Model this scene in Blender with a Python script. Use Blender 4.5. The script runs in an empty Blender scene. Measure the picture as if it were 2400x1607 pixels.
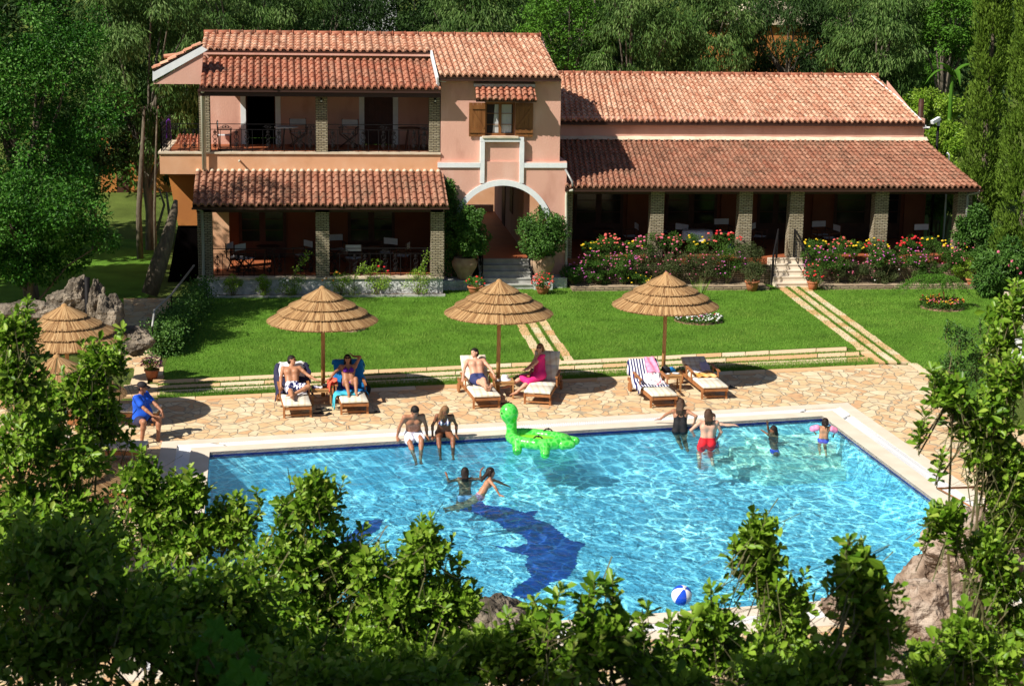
import bpy, math, random
import numpy as np
from mathutils import Matrix, Vector
random.seed(7); rng = np.random.default_rng(7)
scn = bpy.context.scene; COL = scn.collection
A = lambda *a: np.array(a, float)
# ------------------------------------------------------------------ camera
F_, H_ = 4000.0, 10.0
_y, _p, _r = np.radians([-6.549, 12.263, .846])
_B = np.array([[1,0,0],[0,0,-1],[0,1,0]], float)
_Ry = np.array([[math.cos(_y),0,math.sin(_y)],[0,1,0],[-math.sin(_y),0,math.cos(_y)]])
_Rx = np.array([[1,0,0],[0,math.cos(_p),-math.sin(_p)],[0,math.sin(_p),math.cos(_p)]])
_Rz = np.array([[math.cos(_r),-math.sin(_r),0],[math.sin(_r),math.cos(_r),0],[0,0,1]])
CM = _Rz @ _Rx @ _Ry @ _B
cd = bpy.data.cameras.new('camera'); cam = bpy.data.objects.new('camera', cd); COL.objects.link(cam)
cd.sensor_width = 36; cd.lens = F_/2400*36; cd.clip_end = 2000; cd.clip_start = .1
m = Matrix.Identity(4)
for i in range(3):
    m[i][0] = CM[0][i]; m[i][1] = -CM[1][i]; m[i][2] = -CM[2][i]
m[2][3] = H_
cam.matrix_world = m; scn.camera = cam
cd.dof.use_dof = True; cd.dof.focus_distance = 42; cd.dof.aperture_fstop = 7.0
def ray(x, y): return CM.T @ A((x-1200)/F_, (y-803.5)/F_, 1)
def G(x, y, z=0.0):                     # photo point -> place on a level plane
    d = ray(x, y); return A(0,0,H_) + d*(z-H_)/d[2]
def W(x, y, Y):                         # photo point -> place on the plane Y = const
    d = ray(x, y); return A(0,0,H_) + d*Y/d[1]
# ------------------------------------------------------------------ materials
MT = {}
def nd(nt, t, **k):
    n = nt.nodes.new(t)
    for a, b in k.items(): setattr(n, a, b)
    return n
def mat(name, col, rough=.7, col2=None, scale=4., detail=4., bump=0., bscale=None, spec=.3, metal=0., attr=False, trans=0., lo=.35, hi=.65, stretch=None, coat=0., emit=None):
    m = bpy.data.materials.new(name); m.use_nodes = True; MT[name] = m
    nt = m.node_tree; L = nt.links.new; b = nt.nodes['Principled BSDF']
    b.inputs['Roughness'].default_value = rough; b.inputs['Specular IOR Level'].default_value = spec
    b.inputs['Metallic'].default_value = metal; b.inputs['Coat Weight'].default_value = coat
    c4 = (*col, 1); b.inputs['Base Color'].default_value = c4
    tc = nd(nt, 'ShaderNodeTexCoord'); vec = tc.outputs['Object']
    if stretch:
        mp = nd(nt, 'ShaderNodeMapping'); mp.inputs['Scale'].default_value = stretch; L(vec, mp.inputs[0]); vec = mp.outputs[0]
    if col2 is not None:
        if attr:
            at = nd(nt, 'ShaderNodeAttribute', attribute_name='rnd'); src = at.outputs['Fac']; lo, hi = 0, 1
        else:
            nz = nd(nt, 'ShaderNodeTexNoise'); nz.inputs['Scale'].default_value = scale; nz.inputs['Detail'].default_value = detail
            L(vec, nz.inputs['Vector']); src = nz.outputs['Fac']
        cr = nd(nt, 'ShaderNodeValToRGB'); e = cr.color_ramp.elements
        cols = [col] + (list(col2) if isinstance(col2[0], (tuple, list)) else [col2])
        e[0].position = lo; e[0].color = c4; e[1].position = hi; e[1].color = (*cols[-1], 1)
        for i in range(1, len(cols)-1):
            x = e.new(lo+(hi-lo)*i/(len(cols)-1)); x.color = (*cols[i], 1)
        L(src, cr.inputs[0]); L(cr.outputs[0], b.inputs['Base Color'])
    if bump:
        n2 = nd(nt, 'ShaderNodeTexNoise'); n2.inputs['Scale'].default_value = bscale or scale*3; n2.inputs['Detail'].default_value = 4
        L(vec, n2.inputs['Vector']); bp = nd(nt, 'ShaderNodeBump'); bp.inputs['Strength'].default_value = 1
        bp.inputs['Distance'].default_value = bump; L(n2.outputs['Fac'], bp.inputs['Height']); L(bp.outputs[0], b.inputs['Normal'])
    if trans:
        tr = nd(nt, 'ShaderNodeBsdfTranslucent'); mx = nd(nt, 'ShaderNodeMixShader'); mx.inputs[0].default_value = trans
        if col2 is not None: L(cr.outputs[0], tr.inputs[0])
        else: tr.inputs[0].default_value = c4
        out = nt.nodes['Material Output']; L(b.outputs[0], mx.inputs[1]); L(tr.outputs[0], mx.inputs[2]); L(mx.outputs[0], out.inputs[0])
    return m
def M(n): return MT[n]
# ------------------------------------------------------------------ mesh builder
def nrm(v): v = np.asarray(v, float); return v/(np.linalg.norm(v)+1e-12)
class MB:
    def __init__(s): s.V = []; s.F = []; s.n = 0
    def add(s, V, F, mi=0, rnd=None):
        V = np.asarray(V, float).reshape(-1, 3)
        if not isinstance(F, list): F = [F]
        for f in F:
            f = np.asarray(f, int)
            if f.ndim == 1: f = f[None]
            r = np.full(len(f), .5) if rnd is None else np.broadcast_to(rnd, (len(f),))
            s.F.append((f+s.n, np.full(len(f), mi), r))
        s.V.append(V); s.n += len(V); return s
    def box(s, lo, hi, mi=0, rnd=None):
        x0,y0,z0 = lo; x1,y1,z1 = hi
        V = [(x0,y0,z0),(x1,y0,z0),(x1,y1,z0),(x0,y1,z0),(x0,y0,z1),(x1,y0,z1),(x1,y1,z1),(x0,y1,z1)]
        return s.add(V, [[[0,3,2,1],[4,5,6,7],[0,1,5,4],[1,2,6,5],[2,3,7,6],[3,0,4,7]]], mi, rnd)
    def bar(s, a, b, w, h=None, up=(0,0,1), mi=0, rnd=None):
        a = A(*a); b = A(*b); h = h or w; d = nrm(b-a); u = np.array(up, float)
        if abs(d@u) > .99: u = A(0,1,0)
        r = nrm(np.cross(d, u)); u = np.cross(r, d); V = []
        for p in (a, b):
            for i, j in ((-1,-1),(1,-1),(1,1),(-1,1)): V.append(p+r*i*w/2+u*j*h/2)
        return s.add(V, [[[0,1,2,3],[7,6,5,4],[0,4,5,1],[1,5,6,2],[2,6,7,3],[3,7,4,0]]], mi, rnd)
    def tube(s, P, R, n=8, mi=0, cap=True, rnd=None):
        P = [A(*p) for p in P]; R = np.broadcast_to(R, (len(P),)); V = []; u = None
        for i, p in enumerate(P):
            d = nrm(P[min(i+1, len(P)-1)]-P[max(i-1, 0)])
            if u is None: u = nrm(np.cross(d, A(0,0,1) if abs(d[2]) < .9 else A(1,0,0)))
            u = nrm(u-d*(u@d)); w = np.cross(d, u)
            for k in range(n):
                t = 2*math.pi*k/n; V.append(p+R[i]*(math.cos(t)*u+math.sin(t)*w))
        q = [[i*n+k, i*n+(k+1)%n, (i+1)*n+(k+1)%n, (i+1)*n+k] for i in range(len(P)-1) for k in range(n)]
        F = [np.array(q)]
        if cap: F += [np.array([list(range(n))[::-1]]), np.array([[(len(P)-1)*n+k for k in range(n)]])]
        return s.add(V, F, mi, rnd)
    def lathe(s, prof, c=(0,0,0), n=20, mi=0, rnd=None):
        c = A(*c); V = []
        for r, z in prof:
            for k in range(n):
                t = 2*math.pi*k/n; V.append(c+A(r*math.cos(t), r*math.sin(t), z))
        q = [[i*n+k, i*n+(k+1)%n, (i+1)*n+(k+1)%n, (i+1)*n+k] for i in range(len(prof)-1) for k in range(n)]
        return s.add(V, [np.array(q)], mi, rnd)
    def ball(s, c, r, n=8, mi=0, sc=(1,1,1), rnd=None):
        m_ = max(3, n//2); prof = [(math.sin(math.pi*i/m_), -math.cos(math.pi*i/m_)) for i in range(m_+1)]
        V = []; c = A(*c)
        for pr, pz in prof:
            for k in range(n):
                t = 2*math.pi*k/n; V.append(c+r*A(pr*math.cos(t)*sc[0], pr*math.sin(t)*sc[1], pz*sc[2]))
        q = [[i*n+k, i*n+(k+1)%n, (i+1)*n+(k+1)%n, (i+1)*n+k] for i in range(m_) for k in range(n)]
        return s.add(V, [np.array(q)], mi, rnd)
    def sheet(s, Pg, mi=0, rnd=None):           # grid of points (nu, nv, 3)
        Pg = np.asarray(Pg, float); nu, nv = Pg.shape[:2]; I = np.arange(nu*nv).reshape(nu, nv)
        q = np.stack([I[:-1,:-1], I[1:,:-1], I[1:,1:], I[:-1,1:]], -1).reshape(-1, 4)
        return s.add(Pg.reshape(-1,3), [q], mi, rnd)
    def prism(s, pts, y0, y1, mi=0):            # polygon in XZ extruded along Y
        n = len(pts); V = [(x, y0, z) for x, z in pts]+[(x, y1, z) for x, z in pts]
        F = [np.array([list(range(n))]), np.array([list(range(2*n-1, n-1, -1))]), np.array([[i, i+n, (i+1)%n+n, (i+1)%n] for i in range(n)])]
        return s.add(V, F, mi)
    def plate(s, pts, z0, z1, mi=0):            # polygon in XY extruded along Z
        n = len(pts); V = [(p[0], p[1], z0) for p in pts]+[(p[0], p[1], z1) for p in pts]
        F = [np.array([list(range(n))[::-1]]), np.array([list(range(n, 2*n))]), np.array([[i, (i+1)%n, (i+1)%n+n, i+n] for i in range(n)])]
        return s.add(V, F, mi)
    def build(s, name, mats, parent=None, smooth=False, org=None):
        me = bpy.data.meshes.new(name); V = np.concatenate(s.V)
        if org is None and parent is not None:
            org = A(*parent.location); pp = parent.parent
            while pp is not None: org = org+A(*pp.location); pp = pp.parent
        loc = A(0,0,0)
        if parent is None:
            loc = A((V[:,0].min()+V[:,0].max())/2, (V[:,1].min()+V[:,1].max())/2, V[:,2].min()) if org is None else A(*org)
            V = V-loc
        else: V = V-org
        idx = np.concatenate([f.ravel() for f, _, _ in s.F]); tot = np.concatenate([np.full(len(f), f.shape[1]) for f, _, _ in s.F])
        mi = np.concatenate([m for _, m, _ in s.F]); rn = np.concatenate([r for _, _, r in s.F])
        me.vertices.add(len(V)); me.vertices.foreach_set('co', V.astype(np.float32).ravel())
        me.loops.add(len(idx)); me.loops.foreach_set('vertex_index', idx.astype(np.int32))
        me.polygons.add(len(tot)); me.polygons.foreach_set('loop_start', (np.cumsum(tot)-tot).astype(np.int32))
        me.polygons.foreach_set('material_index', mi.astype(np.int32))
        me.polygons.foreach_set('use_smooth', np.full(len(tot), bool(smooth)))
        a = me.attributes.new('rnd', 'FLOAT', 'FACE'); a.data.foreach_set('value', rn.astype(np.float32))
        me.update(calc_edges=True)
        for m_ in (mats if isinstance(mats, (list, tuple)) else [mats]): me.materials.append(MT[m_] if isinstance(m_, str) else m_)
        o = bpy.data.objects.new(name, me); COL.objects.link(o); o.location = loc
        if parent is not None: o.parent = parent
        return o
def tag(o, label=None, cat=None, group=None, kind=None):
    for k, v in (('label', label), ('category', cat), ('group', group), ('kind', kind)):
        if v: o[k] = v
    return o
def thing(name, label, cat, loc=(0,0,0), rz=0, group=None):
    o = bpy.data.objects.new(name, None); COL.objects.link(o); o.location = [float(v) for v in loc]; o.rotation_euler.z = rz
    o.empty_display_size = .2
    return tag(o, label, cat, group)
KIDS = {}
def copy_tree(o, loc=None, rz=None, label=None, parent=None, scale=None):
    c = o.copy(); COL.objects.link(c)
    if parent is not None: c.parent = parent
    if loc is not None: c.location = [float(v) for v in loc]
    if rz is not None: c.rotation_euler.z = rz
    if scale is not None: c.scale = (scale,)*3 if np.isscalar(scale) else scale
    if label: c['label'] = label
    for ch in o.children: copy_tree(ch, parent=c)
    return c
Z3 = (0,0,0)
# ------------------------------------------------------------------ palette
mat('pink_plaster', (.55,.285,.215), .88, ((.66,.37,.285),(.68,.39,.30),(.73,.45,.36)), 1.7, detail=9, bump=.006, bscale=30, lo=.28, hi=.72, stretch=(1,1,.45))
mat('peach_plaster', (.58,.30,.16), .88, ((.67,.36,.20),(.69,.38,.22),(.73,.44,.27)), 1.7, detail=9, lo=.28, hi=.72, bump=.004, bscale=30)
mat('ochre_plaster', (.50,.20,.05), .85, (.42,.16,.045), 1.5, bump=.004, bscale=30)
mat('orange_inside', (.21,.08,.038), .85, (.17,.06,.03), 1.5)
mat('white_trim', (.70,.74,.76), .7, (.78,.81,.82), 5)
mat('grey_trim', (.34,.34,.31), .7, (.45,.45,.42), 5)
mat('rough_white', (.42,.44,.44), .9, (.62,.63,.61), 9, bump=.05, bscale=14)
mat('cap_stone', (.58,.47,.34), .8, (.70,.60,.46), 4)
mat('terracotta_floor', (.36,.11,.04), .6, (.28,.08,.035), 3)
mat('dark_wood', (.045,.016,.010), .55, (.07,.028,.016), 6)
mat('door_wood', (.05,.014,.008), .5, (.07,.02,.012), 5)
mat('shutter_wood', (.17,.065,.018), .5, (.24,.10,.03), 7, stretch=(1,1,.2))
mat('teak', (.30,.12,.045), .5, (.42,.18,.07), 9)
mat('light_wood', (.50,.28,.11), .6, (.40,.20,.08), 9)
mat('pole_wood', (.42,.21,.07), .6, (.55,.30,.12), 5, stretch=(6,6,1))
mat('iron', (.010,.009,.010), .6, spec=.12)
mat('grey_metal', (.30,.30,.29), .4, metal=.2)
mat('pipe_cream', (.62,.60,.50), .5, (.55,.53,.42), 3)
mat('glass_dark', (.010,.012,.014), .12, spec=.3)
mat('curtain', (.55,.57,.56), .9, (.42,.45,.46), 8, stretch=(8,1,.5))
mat('shade_black', (.004,.003,.003), 1., spec=0.)  # near-black colour painted for the shade inside openings
mat('canvas', (.55,.56,.58), .9, (.48,.49,.52), 6)
mat('mattress', (.66,.60,.48), .9)
mat('terracotta_pot', (.48,.17,.08), .75, (.36,.13,.06), 6)
mat('old_urn', (.30,.19,.12), .85, (.40,.28,.19), 5, bump=.01)
mat('bark', (.09,.07,.05), .9, (.16,.13,.09), 6, bump=.03, stretch=(2,2,.4))
mat('pale_bark', (.20,.17,.13), .9, (.09,.075,.055), 4, bump=.03, stretch=(2,2,.4))
mat('rock', (.13,.09,.065), .95, ((.29,.21,.155),(.36,.28,.22),(.44,.36,.29)), 3.2, detail=12, bump=.09, bscale=11, spec=.1)
mat('grey_rock', (.07,.058,.045), .95, ((.18,.15,.115),(.30,.25,.19)), 3.2, detail=12, bump=.09, bscale=11, spec=.1)
mat('soil', (.16,.085,.05), .95, ((.24,.14,.09),(.30,.20,.14)), 2, detail=9, bump=.05, bscale=6)
mat('white_cloth', (.78,.77,.78), .9); mat('navy_cloth', (.018,.014,.055), .9)
mat('thatch', (.16,.075,.028), .9, ((.38,.215,.09),(.54,.35,.17)), attr=True)
mat('thatch_dark', (.16,.09,.035), .95)
mat('gutter', (.05,.022,.016), .5)
# brick pillar material (thin split stone courses)
def stone_mat(name, c1, c2, mortar, sc=1., bh=.055, bw=.17):
    m = mat(name, c1, .9); nt = m.node_tree; b = nt.nodes['Principled BSDF']; L = nt.links.new
    tc = nd(nt, 'ShaderNodeTexCoord'); sp = nd(nt, 'ShaderNodeSeparateXYZ'); L(tc.outputs['Object'], sp.inputs[0])
    ad = nd(nt, 'ShaderNodeMath', operation='ADD'); L(sp.outputs[0], ad.inputs[0]); L(sp.outputs[1], ad.inputs[1])
    cb = nd(nt, 'ShaderNodeCombineXYZ'); L(ad.outputs[0], cb.inputs[0]); L(sp.outputs[2], cb.inputs[1])
    nz = nd(nt, 'ShaderNodeTexNoise'); nz.inputs['Scale'].default_value = 5; L(tc.outputs['Object'], nz.inputs[0])
    mx = nd(nt, 'ShaderNodeVectorMath', operation='MULTIPLY_ADD'); L(nz.outputs['Color'], mx.inputs[0]); mx.inputs[1].default_value = (.03,.03,0); L(cb.outputs[0], mx.inputs[2])
    br = nd(nt, 'ShaderNodeTexBrick'); L(mx.outputs[0], br.inputs[0]); br.inputs['Color1'].default_value = (*c1,1); br.inputs['Color2'].default_value = (*c2,1)
    br.inputs['Mortar'].default_value = (*mortar,1); br.inputs['Scale'].default_value = sc; br.inputs['Mortar Size'].default_value = .009
    br.inputs['Brick Width'].default_value = bw; br.inputs['Row Height'].default_value = bh; br.inputs['Bias'].default_value = -.1
    L(br.outputs['Color'], b.inputs['Base Color']); bp = nd(nt, 'ShaderNodeBump'); bp.inputs['Distance'].default_value = .03; bp.invert = True
    L(br.outputs['Fac'], bp.inputs['Height']); L(bp.outputs[0], b.inputs['Normal']); return m
stone_mat('split_stone', (.30,.25,.16), (.44,.38,.27), (.05,.04,.03))
stone_mat('wall_stone', (.30,.22,.14), (.42,.33,.22), (.06,.045,.03), bh=.07, bw=.3)
# roof tiles
def tile_mat(name, cols, stain):
    m = mat(name, cols[0], .8, cols[1:], attr=True); nt = m.node_tree; L = nt.links.new; b = nt.nodes['Principled BSDF']
    cr = [n for n in nt.nodes if n.type == 'VALTORGB'][0]
    tc = nd(nt, 'ShaderNodeTexCoord'); nz = nd(nt, 'ShaderNodeTexNoise'); nz.inputs['Scale'].default_value = 1.6; nz.inputs['Detail'].default_value = 7; L(tc.outputs['Object'], nz.inputs[0])
    n3 = nd(nt, 'ShaderNodeTexNoise'); n3.inputs['Scale'].default_value = 14; n3.inputs['Detail'].default_value = 3; L(tc.outputs['Object'], n3.inputs[0])
    am = nd(nt, 'ShaderNodeMath', operation='MULTIPLY'); L(nz.outputs[0], am.inputs[0]); L(n3.outputs[0], am.inputs[1])
    mr = nd(nt, 'ShaderNodeMapRange'); mr.inputs[1].default_value = .22; mr.inputs[2].default_value = .36; mr.inputs[4].default_value = stain; L(am.outputs[0], mr.inputs[0])
    mx = nd(nt, 'ShaderNodeMix', data_type='RGBA'); L(mr.outputs[0], mx.inputs[0]); L(cr.outputs[0], mx.inputs[6]); mx.inputs[7].default_value = (.17,.10,.065,1)
    L(mx.outputs[2], b.inputs['Base Color']); return m
tile_mat('pale_tiles', [(.46,.19,.11),(.56,.29,.185),(.63,.37,.245),(.69,.45,.315)], .42)
tile_mat('worn_tiles', [(.29,.11,.065),(.35,.16,.10),(.42,.215,.14)], .85)
tile_mat('red_tiles', [(.33,.105,.058),(.42,.16,.095),(.46,.22,.14)], .7)
# ------------------------------------------------------------------ setting materials
def crazy_mat():
    m = mat('crazy_paving', (.5,.3,.18), .75); nt = m.node_tree; L = nt.links.new; b = nt.nodes['Principled BSDF']
    tc = nd(nt, 'ShaderNodeTexCoord'); nz = nd(nt, 'ShaderNodeTexNoise'); nz.inputs['Scale'].default_value = 1.3; nz.inputs['Detail'].default_value = 2; L(tc.outputs['Object'], nz.inputs[0])
    wv = nd(nt, 'ShaderNodeVectorMath', operation='MULTIPLY_ADD'); L(nz.outputs['Color'], wv.inputs[0]); wv.inputs[1].default_value = (.5,.5,0); L(tc.outputs['Object'], wv.inputs[2])
    mp = nd(nt, 'ShaderNodeMapping'); mp.inputs['Scale'].default_value = (3.6,2.8,0); L(wv.outputs[0], mp.inputs[0])
    v1 = nd(nt, 'ShaderNodeTexVoronoi', feature='DISTANCE_TO_EDGE'); v1.inputs['Scale'].default_value = 1; L(mp.outputs[0], v1.inputs['Vector'])
    v2 = nd(nt, 'ShaderNodeTexVoronoi', feature='F1'); v2.inputs['Scale'].default_value = 1; L(mp.outputs[0], v2.inputs['Vector'])
    sp = nd(nt, 'ShaderNodeSeparateColor'); L(v2.outputs['Color'], sp.inputs[0])
    cr = nd(nt, 'ShaderNodeValToRGB'); e = cr.color_ramp.elements; e[0].color = (.60,.36,.19,1); e[1].color = (.72,.60,.40,1); e[0].position = 0; e[1].position = 1
    for p, c in ((.2,(.64,.42,.22,1)),(.45,(.66,.49,.28,1)),(.75,(.69,.54,.34,1))): x = e.new(p); x.color = c
    L(sp.outputs[0], cr.inputs[0])
    n2 = nd(nt, 'ShaderNodeTexNoise'); n2.inputs['Scale'].default_value = 6; n2.inputs['Detail'].default_value = 6; L(tc.outputs['Object'], n2.inputs[0])
    mul = nd(nt, 'ShaderNodeMix', data_type='RGBA', blend_type='OVERLAY'); mul.inputs[0].default_value = .4; L(cr.outputs[0], mul.inputs[6]); L(n2.outputs[0], mul.inputs[7])
    n3 = nd(nt, 'ShaderNodeTexNoise'); n3.inputs['Scale'].default_value = 9; L(tc.outputs['Object'], n3.inputs[0])
    ad = nd(nt, 'ShaderNodeMath', operation='MULTIPLY_ADD'); L(n3.outputs[0], ad.inputs[0]); ad.inputs[1].default_value = -.045; L(v1.outputs[0], ad.inputs[2])
    mr = nd(nt, 'ShaderNodeMapRange'); mr.inputs[1].default_value = 0.0; mr.inputs[2].default_value = .022; L(ad.outputs[0], mr.inputs[0])
    mx = nd(nt, 'ShaderNodeMix', data_type='RGBA'); L(mr.outputs[0], mx.inputs[0]); mx.inputs[6].default_value = (.40,.32,.22,1); L(mul.outputs[2], mx.inputs[7])
    L(mx.outputs[2], b.inputs['Base Color']); bp = nd(nt, 'ShaderNodeBump'); bp.inputs['Distance'].default_value = .012; L(mr.outputs[0], bp.inputs['Height']); L(bp.outputs[0], b.inputs['Normal'])
crazy_mat()
def grass_mat(name, c1, c2, c3):
    m = mat(name, c1, .9, (c2, c3), 130, detail=3, bump=.03, bscale=160, spec=.1, lo=.3, hi=.72); nt = m.node_tree; L = nt.links.new; b = nt.nodes['Principled BSDF']
    cr = [n for n in nt.nodes if n.type == 'VALTORGB'][0]; tc = [n for n in nt.nodes if n.type == 'TEX_COORD'][0]
    nz = nd(nt, 'ShaderNodeTexNoise'); nz.inputs['Scale'].default_value = .9; nz.inputs['Detail'].default_value = 6; L(tc.outputs['Object'], nz.inputs[0])
    mr = nd(nt, 'ShaderNodeMapRange'); mr.inputs[1].default_value = .3; mr.inputs[2].default_value = .7; mr.inputs[3].default_value = .7; mr.inputs[4].default_value = 1.35; L(nz.outputs[0], mr.inputs[0])
    mu = nd(nt, 'ShaderNodeVectorMath', operation='SCALE'); L(cr.outputs[0], mu.inputs[0]); L(mr.outputs[0], mu.inputs['Scale']); L(mu.outputs[0], b.inputs['Base Color'])
grass_mat('lawn_grass', (.055,.13,.010), (.115,.26,.024), (.20,.36,.055))
grass_mat('rough_grass', (.05,.09,.012), (.11,.16,.03), (.20,.21,.06))
mat('grass_blade', (.075,.20,.012), .7, ((.14,.29,.026),(.25,.38,.06)), attr=True, trans=.3)
mat('stone_slab', (.62,.36,.17), .8, ((.70,.49,.28),(.74,.60,.42)), attr=True)
mat('coping', (.68,.58,.46), .6, (.74,.65,.53), 2.5)
mat('grate_white', (.80,.80,.80), .5)
mat('blue_tile', (.010,.022,.16), .25)
mat('pale_marble', (.72,.74,.58), .5, (.82,.82,.68), 4)
# ------------------------------------------------------------------ ground and terrain
def ground_h(x, y):
    s = np.clip((22.4-0.13*(3-x)*0-y), 0, 99)*.43 - .0*x
    s = np.minimum(s, 8.2)
    far = np.clip(y-66, 0, 200)*.14+np.clip(y-95, 0, 200)*.12
    return s+far
xs = np.concatenate([[-400,-200,-90], np.linspace(-50, 60, 80), [100,220,400]]); ys = np.concatenate([[-60,-20,0], np.linspace(2, 30, 60), np.linspace(32, 62, 12), np.linspace(64, 200, 30), [300, 600, 1200]])
XX, YY = np.meshgrid(xs, ys, indexing='ij'); ZZ = ground_h(XX, YY)-.03
near = (YY < 24); ZZ = ZZ+near*(rng.normal(0, .07, XX.shape))*(ZZ > .2)
# the pool is dug into the ground
PT = [A(-2.34,35.06,0), A(11.55,37.26,0), A(12.15,26.1,0), A(-1.95,24.35,0)]      # water corners: far left, far right, near right, near left
def inset(poly, d):                                                              # grow (d>0) a clockwise-from-above polygon outwards
    out = []; n = len(poly)
    for i in range(n):
        p, a, b = poly[i], poly[i-1], poly[(i+1) % n]
        e1 = nrm(p-a); e2 = nrm(b-p); n1 = A(-e1[1], e1[0], 0); n2 = A(-e2[1], e2[0], 0)
        out.append(p+(n1+n2)*d/(1+n1@n2))
    return out
hole = inset(PT, 1.02)
mb = MB()
import bmesh
def inside(px, py, poly):
    r = np.ones(px.shape, bool); n = len(poly)
    for i in range(n):
        a, b = poly[i], poly[(i+1) % n]; r &= ((b[0]-a[0])*(py-a[1])-(b[1]-a[1])*(px-a[0])) < 0
    return r
# lower the terrain under the basin
ing = inside(XX, YY, inset(PT, 2.2)); ZZ = np.where(ing, -3.0, ZZ)
mb.sheet(np.stack([XX, YY, ZZ], -1)); tag(mb.build('ground', 'rough_grass', org=(0,0,0), smooth=False), kind='structure')
# soil bank under the shrubs
xs2 = np.linspace(-9, 16, 70); ys2 = np.linspace(3, 24.4, 60); X2, Y2 = np.meshgrid(xs2, ys2, indexing='ij')
Z2 = ground_h(X2, Y2)+.05+rng.normal(0, .05, X2.shape)*(Y2 < 22.3)-.3*(Y2 > 22.6)
mb = MB(); mb.sheet(np.stack([X2, Y2, Z2], -1)); tag(mb.build('hillside', 'soil', org=(0,0,0), smooth=True), kind='structure')
def flat(name, pts, z, m, t=.05):
    mb = MB(); mb.plate(pts, z-t, z); return tag(mb.build(name, m, org=(0,0,0)), kind='structure')
def ring(mb, outer, inner, z, mi=0, t=0.0):
    n = len(outer)
    for i in range(n):
        j = (i+1) % n; mb.add([(*outer[i][:2], z), (*outer[j][:2], z), (*inner[j][:2], z), (*inner[i][:2], z)], [[[0,1,2,3]]], mi)
        if t: mb.add([(*outer[i][:2], z-t), (*outer[j][:2], z-t), (*outer[j][:2], z), (*outer[i][:2], z)], [[[0,1,2,3]]], mi); mb.add([(*inner[i][:2], z-t), (*inner[j][:2], z-t), (*inner[j][:2], z), (*inner[i][:2], z)], [[[0,1,2,3]]], mi)
# patio: crazy paving with a pool-shaped opening
pL = G(374, 937); pR = G(2068, 856); pR2 = G(2420, 1080)
outerp = [A(-14,38.6,0), pL+A(0,.0,0), pR, G(2148,857), G(2286,953), A(pR2[0]+1.5,pR2[1]-1.0,0), A(18,22.3,0), A(-14,22.3,0)]
me = bpy.data.meshes.new('patio'); bm = bmesh.new()
def addloop(pts, z):
    vs = [bm.verts.new((p[0], p[1], z)) for p in pts]; return [bm.edges.new((vs[i], vs[(i+1) % len(vs)])) for i in range(len(vs))]
E = addloop(outerp, .02)+addloop(hole, .02); bmesh.ops.triangle_fill(bm, use_beauty=True, edges=E, normal=(0,0,1))
bm.to_mesh(me); bm.free(); me.materials.append(M('crazy_paving')); o = bpy.data.objects.new('patio', me); COL.objects.link(o); tag(o, kind='structure')
mb = MB()
g1 = inset(PT, .40); g2 = inset(PT, .70); ring(mb, inset(PT, 1.03), g2, .05, t=.06); ring(mb, g1, inset(PT, .0), .05, t=.07)
tag(mb.build('pool_coping', 'coping', org=(0,0,0)), kind='structure')
# overflow channel with a slatted white grate
mb = MB(); ring(mb, g2, g1, .0)
for i in range(4):
    a0, a1, b0, b1 = g2[i], g2[(i+1) % 4], g1[i], g1[(i+1) % 4]; L_ = np.linalg.norm(a1-a0); n = int(L_/.055)
    for k in range(n):
        t = (k+.5)/n
        p, q = a0+(a1-a0)*t, b0+(b1-b0)*t
        if min(np.linalg.norm(p-a0), np.linalg.norm(p-a1), np.linalg.norm(q-b0)+.3, np.linalg.norm(q-b1)+.3) < .9: continue
        mb.bar((*p[:2], .035), (*q[:2], .035), .036, .02)
    m0, m1 = (a0+b0)/2, (a1+b1)/2; dm = nrm(m1-m0)*.8; mb.bar((*(m0+dm)[:2], .044), (*(m1-dm)[:2], .044), .03, .02)
    c = a0; d = nrm(a1-a0); e = nrm(a0-g2[i-1])
    mb.plate([c, c+d*.7, b0+d*.7-d*.0, b0], .0, .046)
tag(mb.build('overflow_grate', 'grate_white', org=(0,0,0)), kind='structure')
# basin
def basin_mat():
    m = mat('pool_tiles', (.72,.90,.96), .5, (.58,.84,.95), .6); return m
basin_mat()
mb = MB(); zf = -1.0
mb.plate([p for p in inset(PT, .001)], zf-.1, zf)
for i in range(4):
    a, b = PT[i], PT[(i+1) % 4]
    mb.add([(*a[:2], zf), (*b[:2], zf), (*b[:2], -.07), (*a[:2], -.07)], [[[0,1,2,3]]])
    mb.add([(*a[:2], -.11), (*b[:2], -.11), (*b[:2], .046), (*a[:2], .046)], [[[0,1,2,3]]], 1)
# entry steps in the far right corner
u = nrm(PT[0]-PT[1]); v = nrm(PT[2]-PT[1])
for k, (ln, dp) in enumerate(((2.7,1.7),(2.3,1.35),(1.9,1.0))):
    c = PT[1]+u*.01+v*.01; mb.plate([c+A(0,0,0), c+v*dp, c+v*dp+u*(ln-.8), c+u*ln+v*.5, c+u*ln], zf, -.75+.2*k, mi=2)
tag(mb.build('pool_basin', ['pool_tiles','blue_tile','pale_marble'], org=(0,0,0)), kind='structure')
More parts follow.
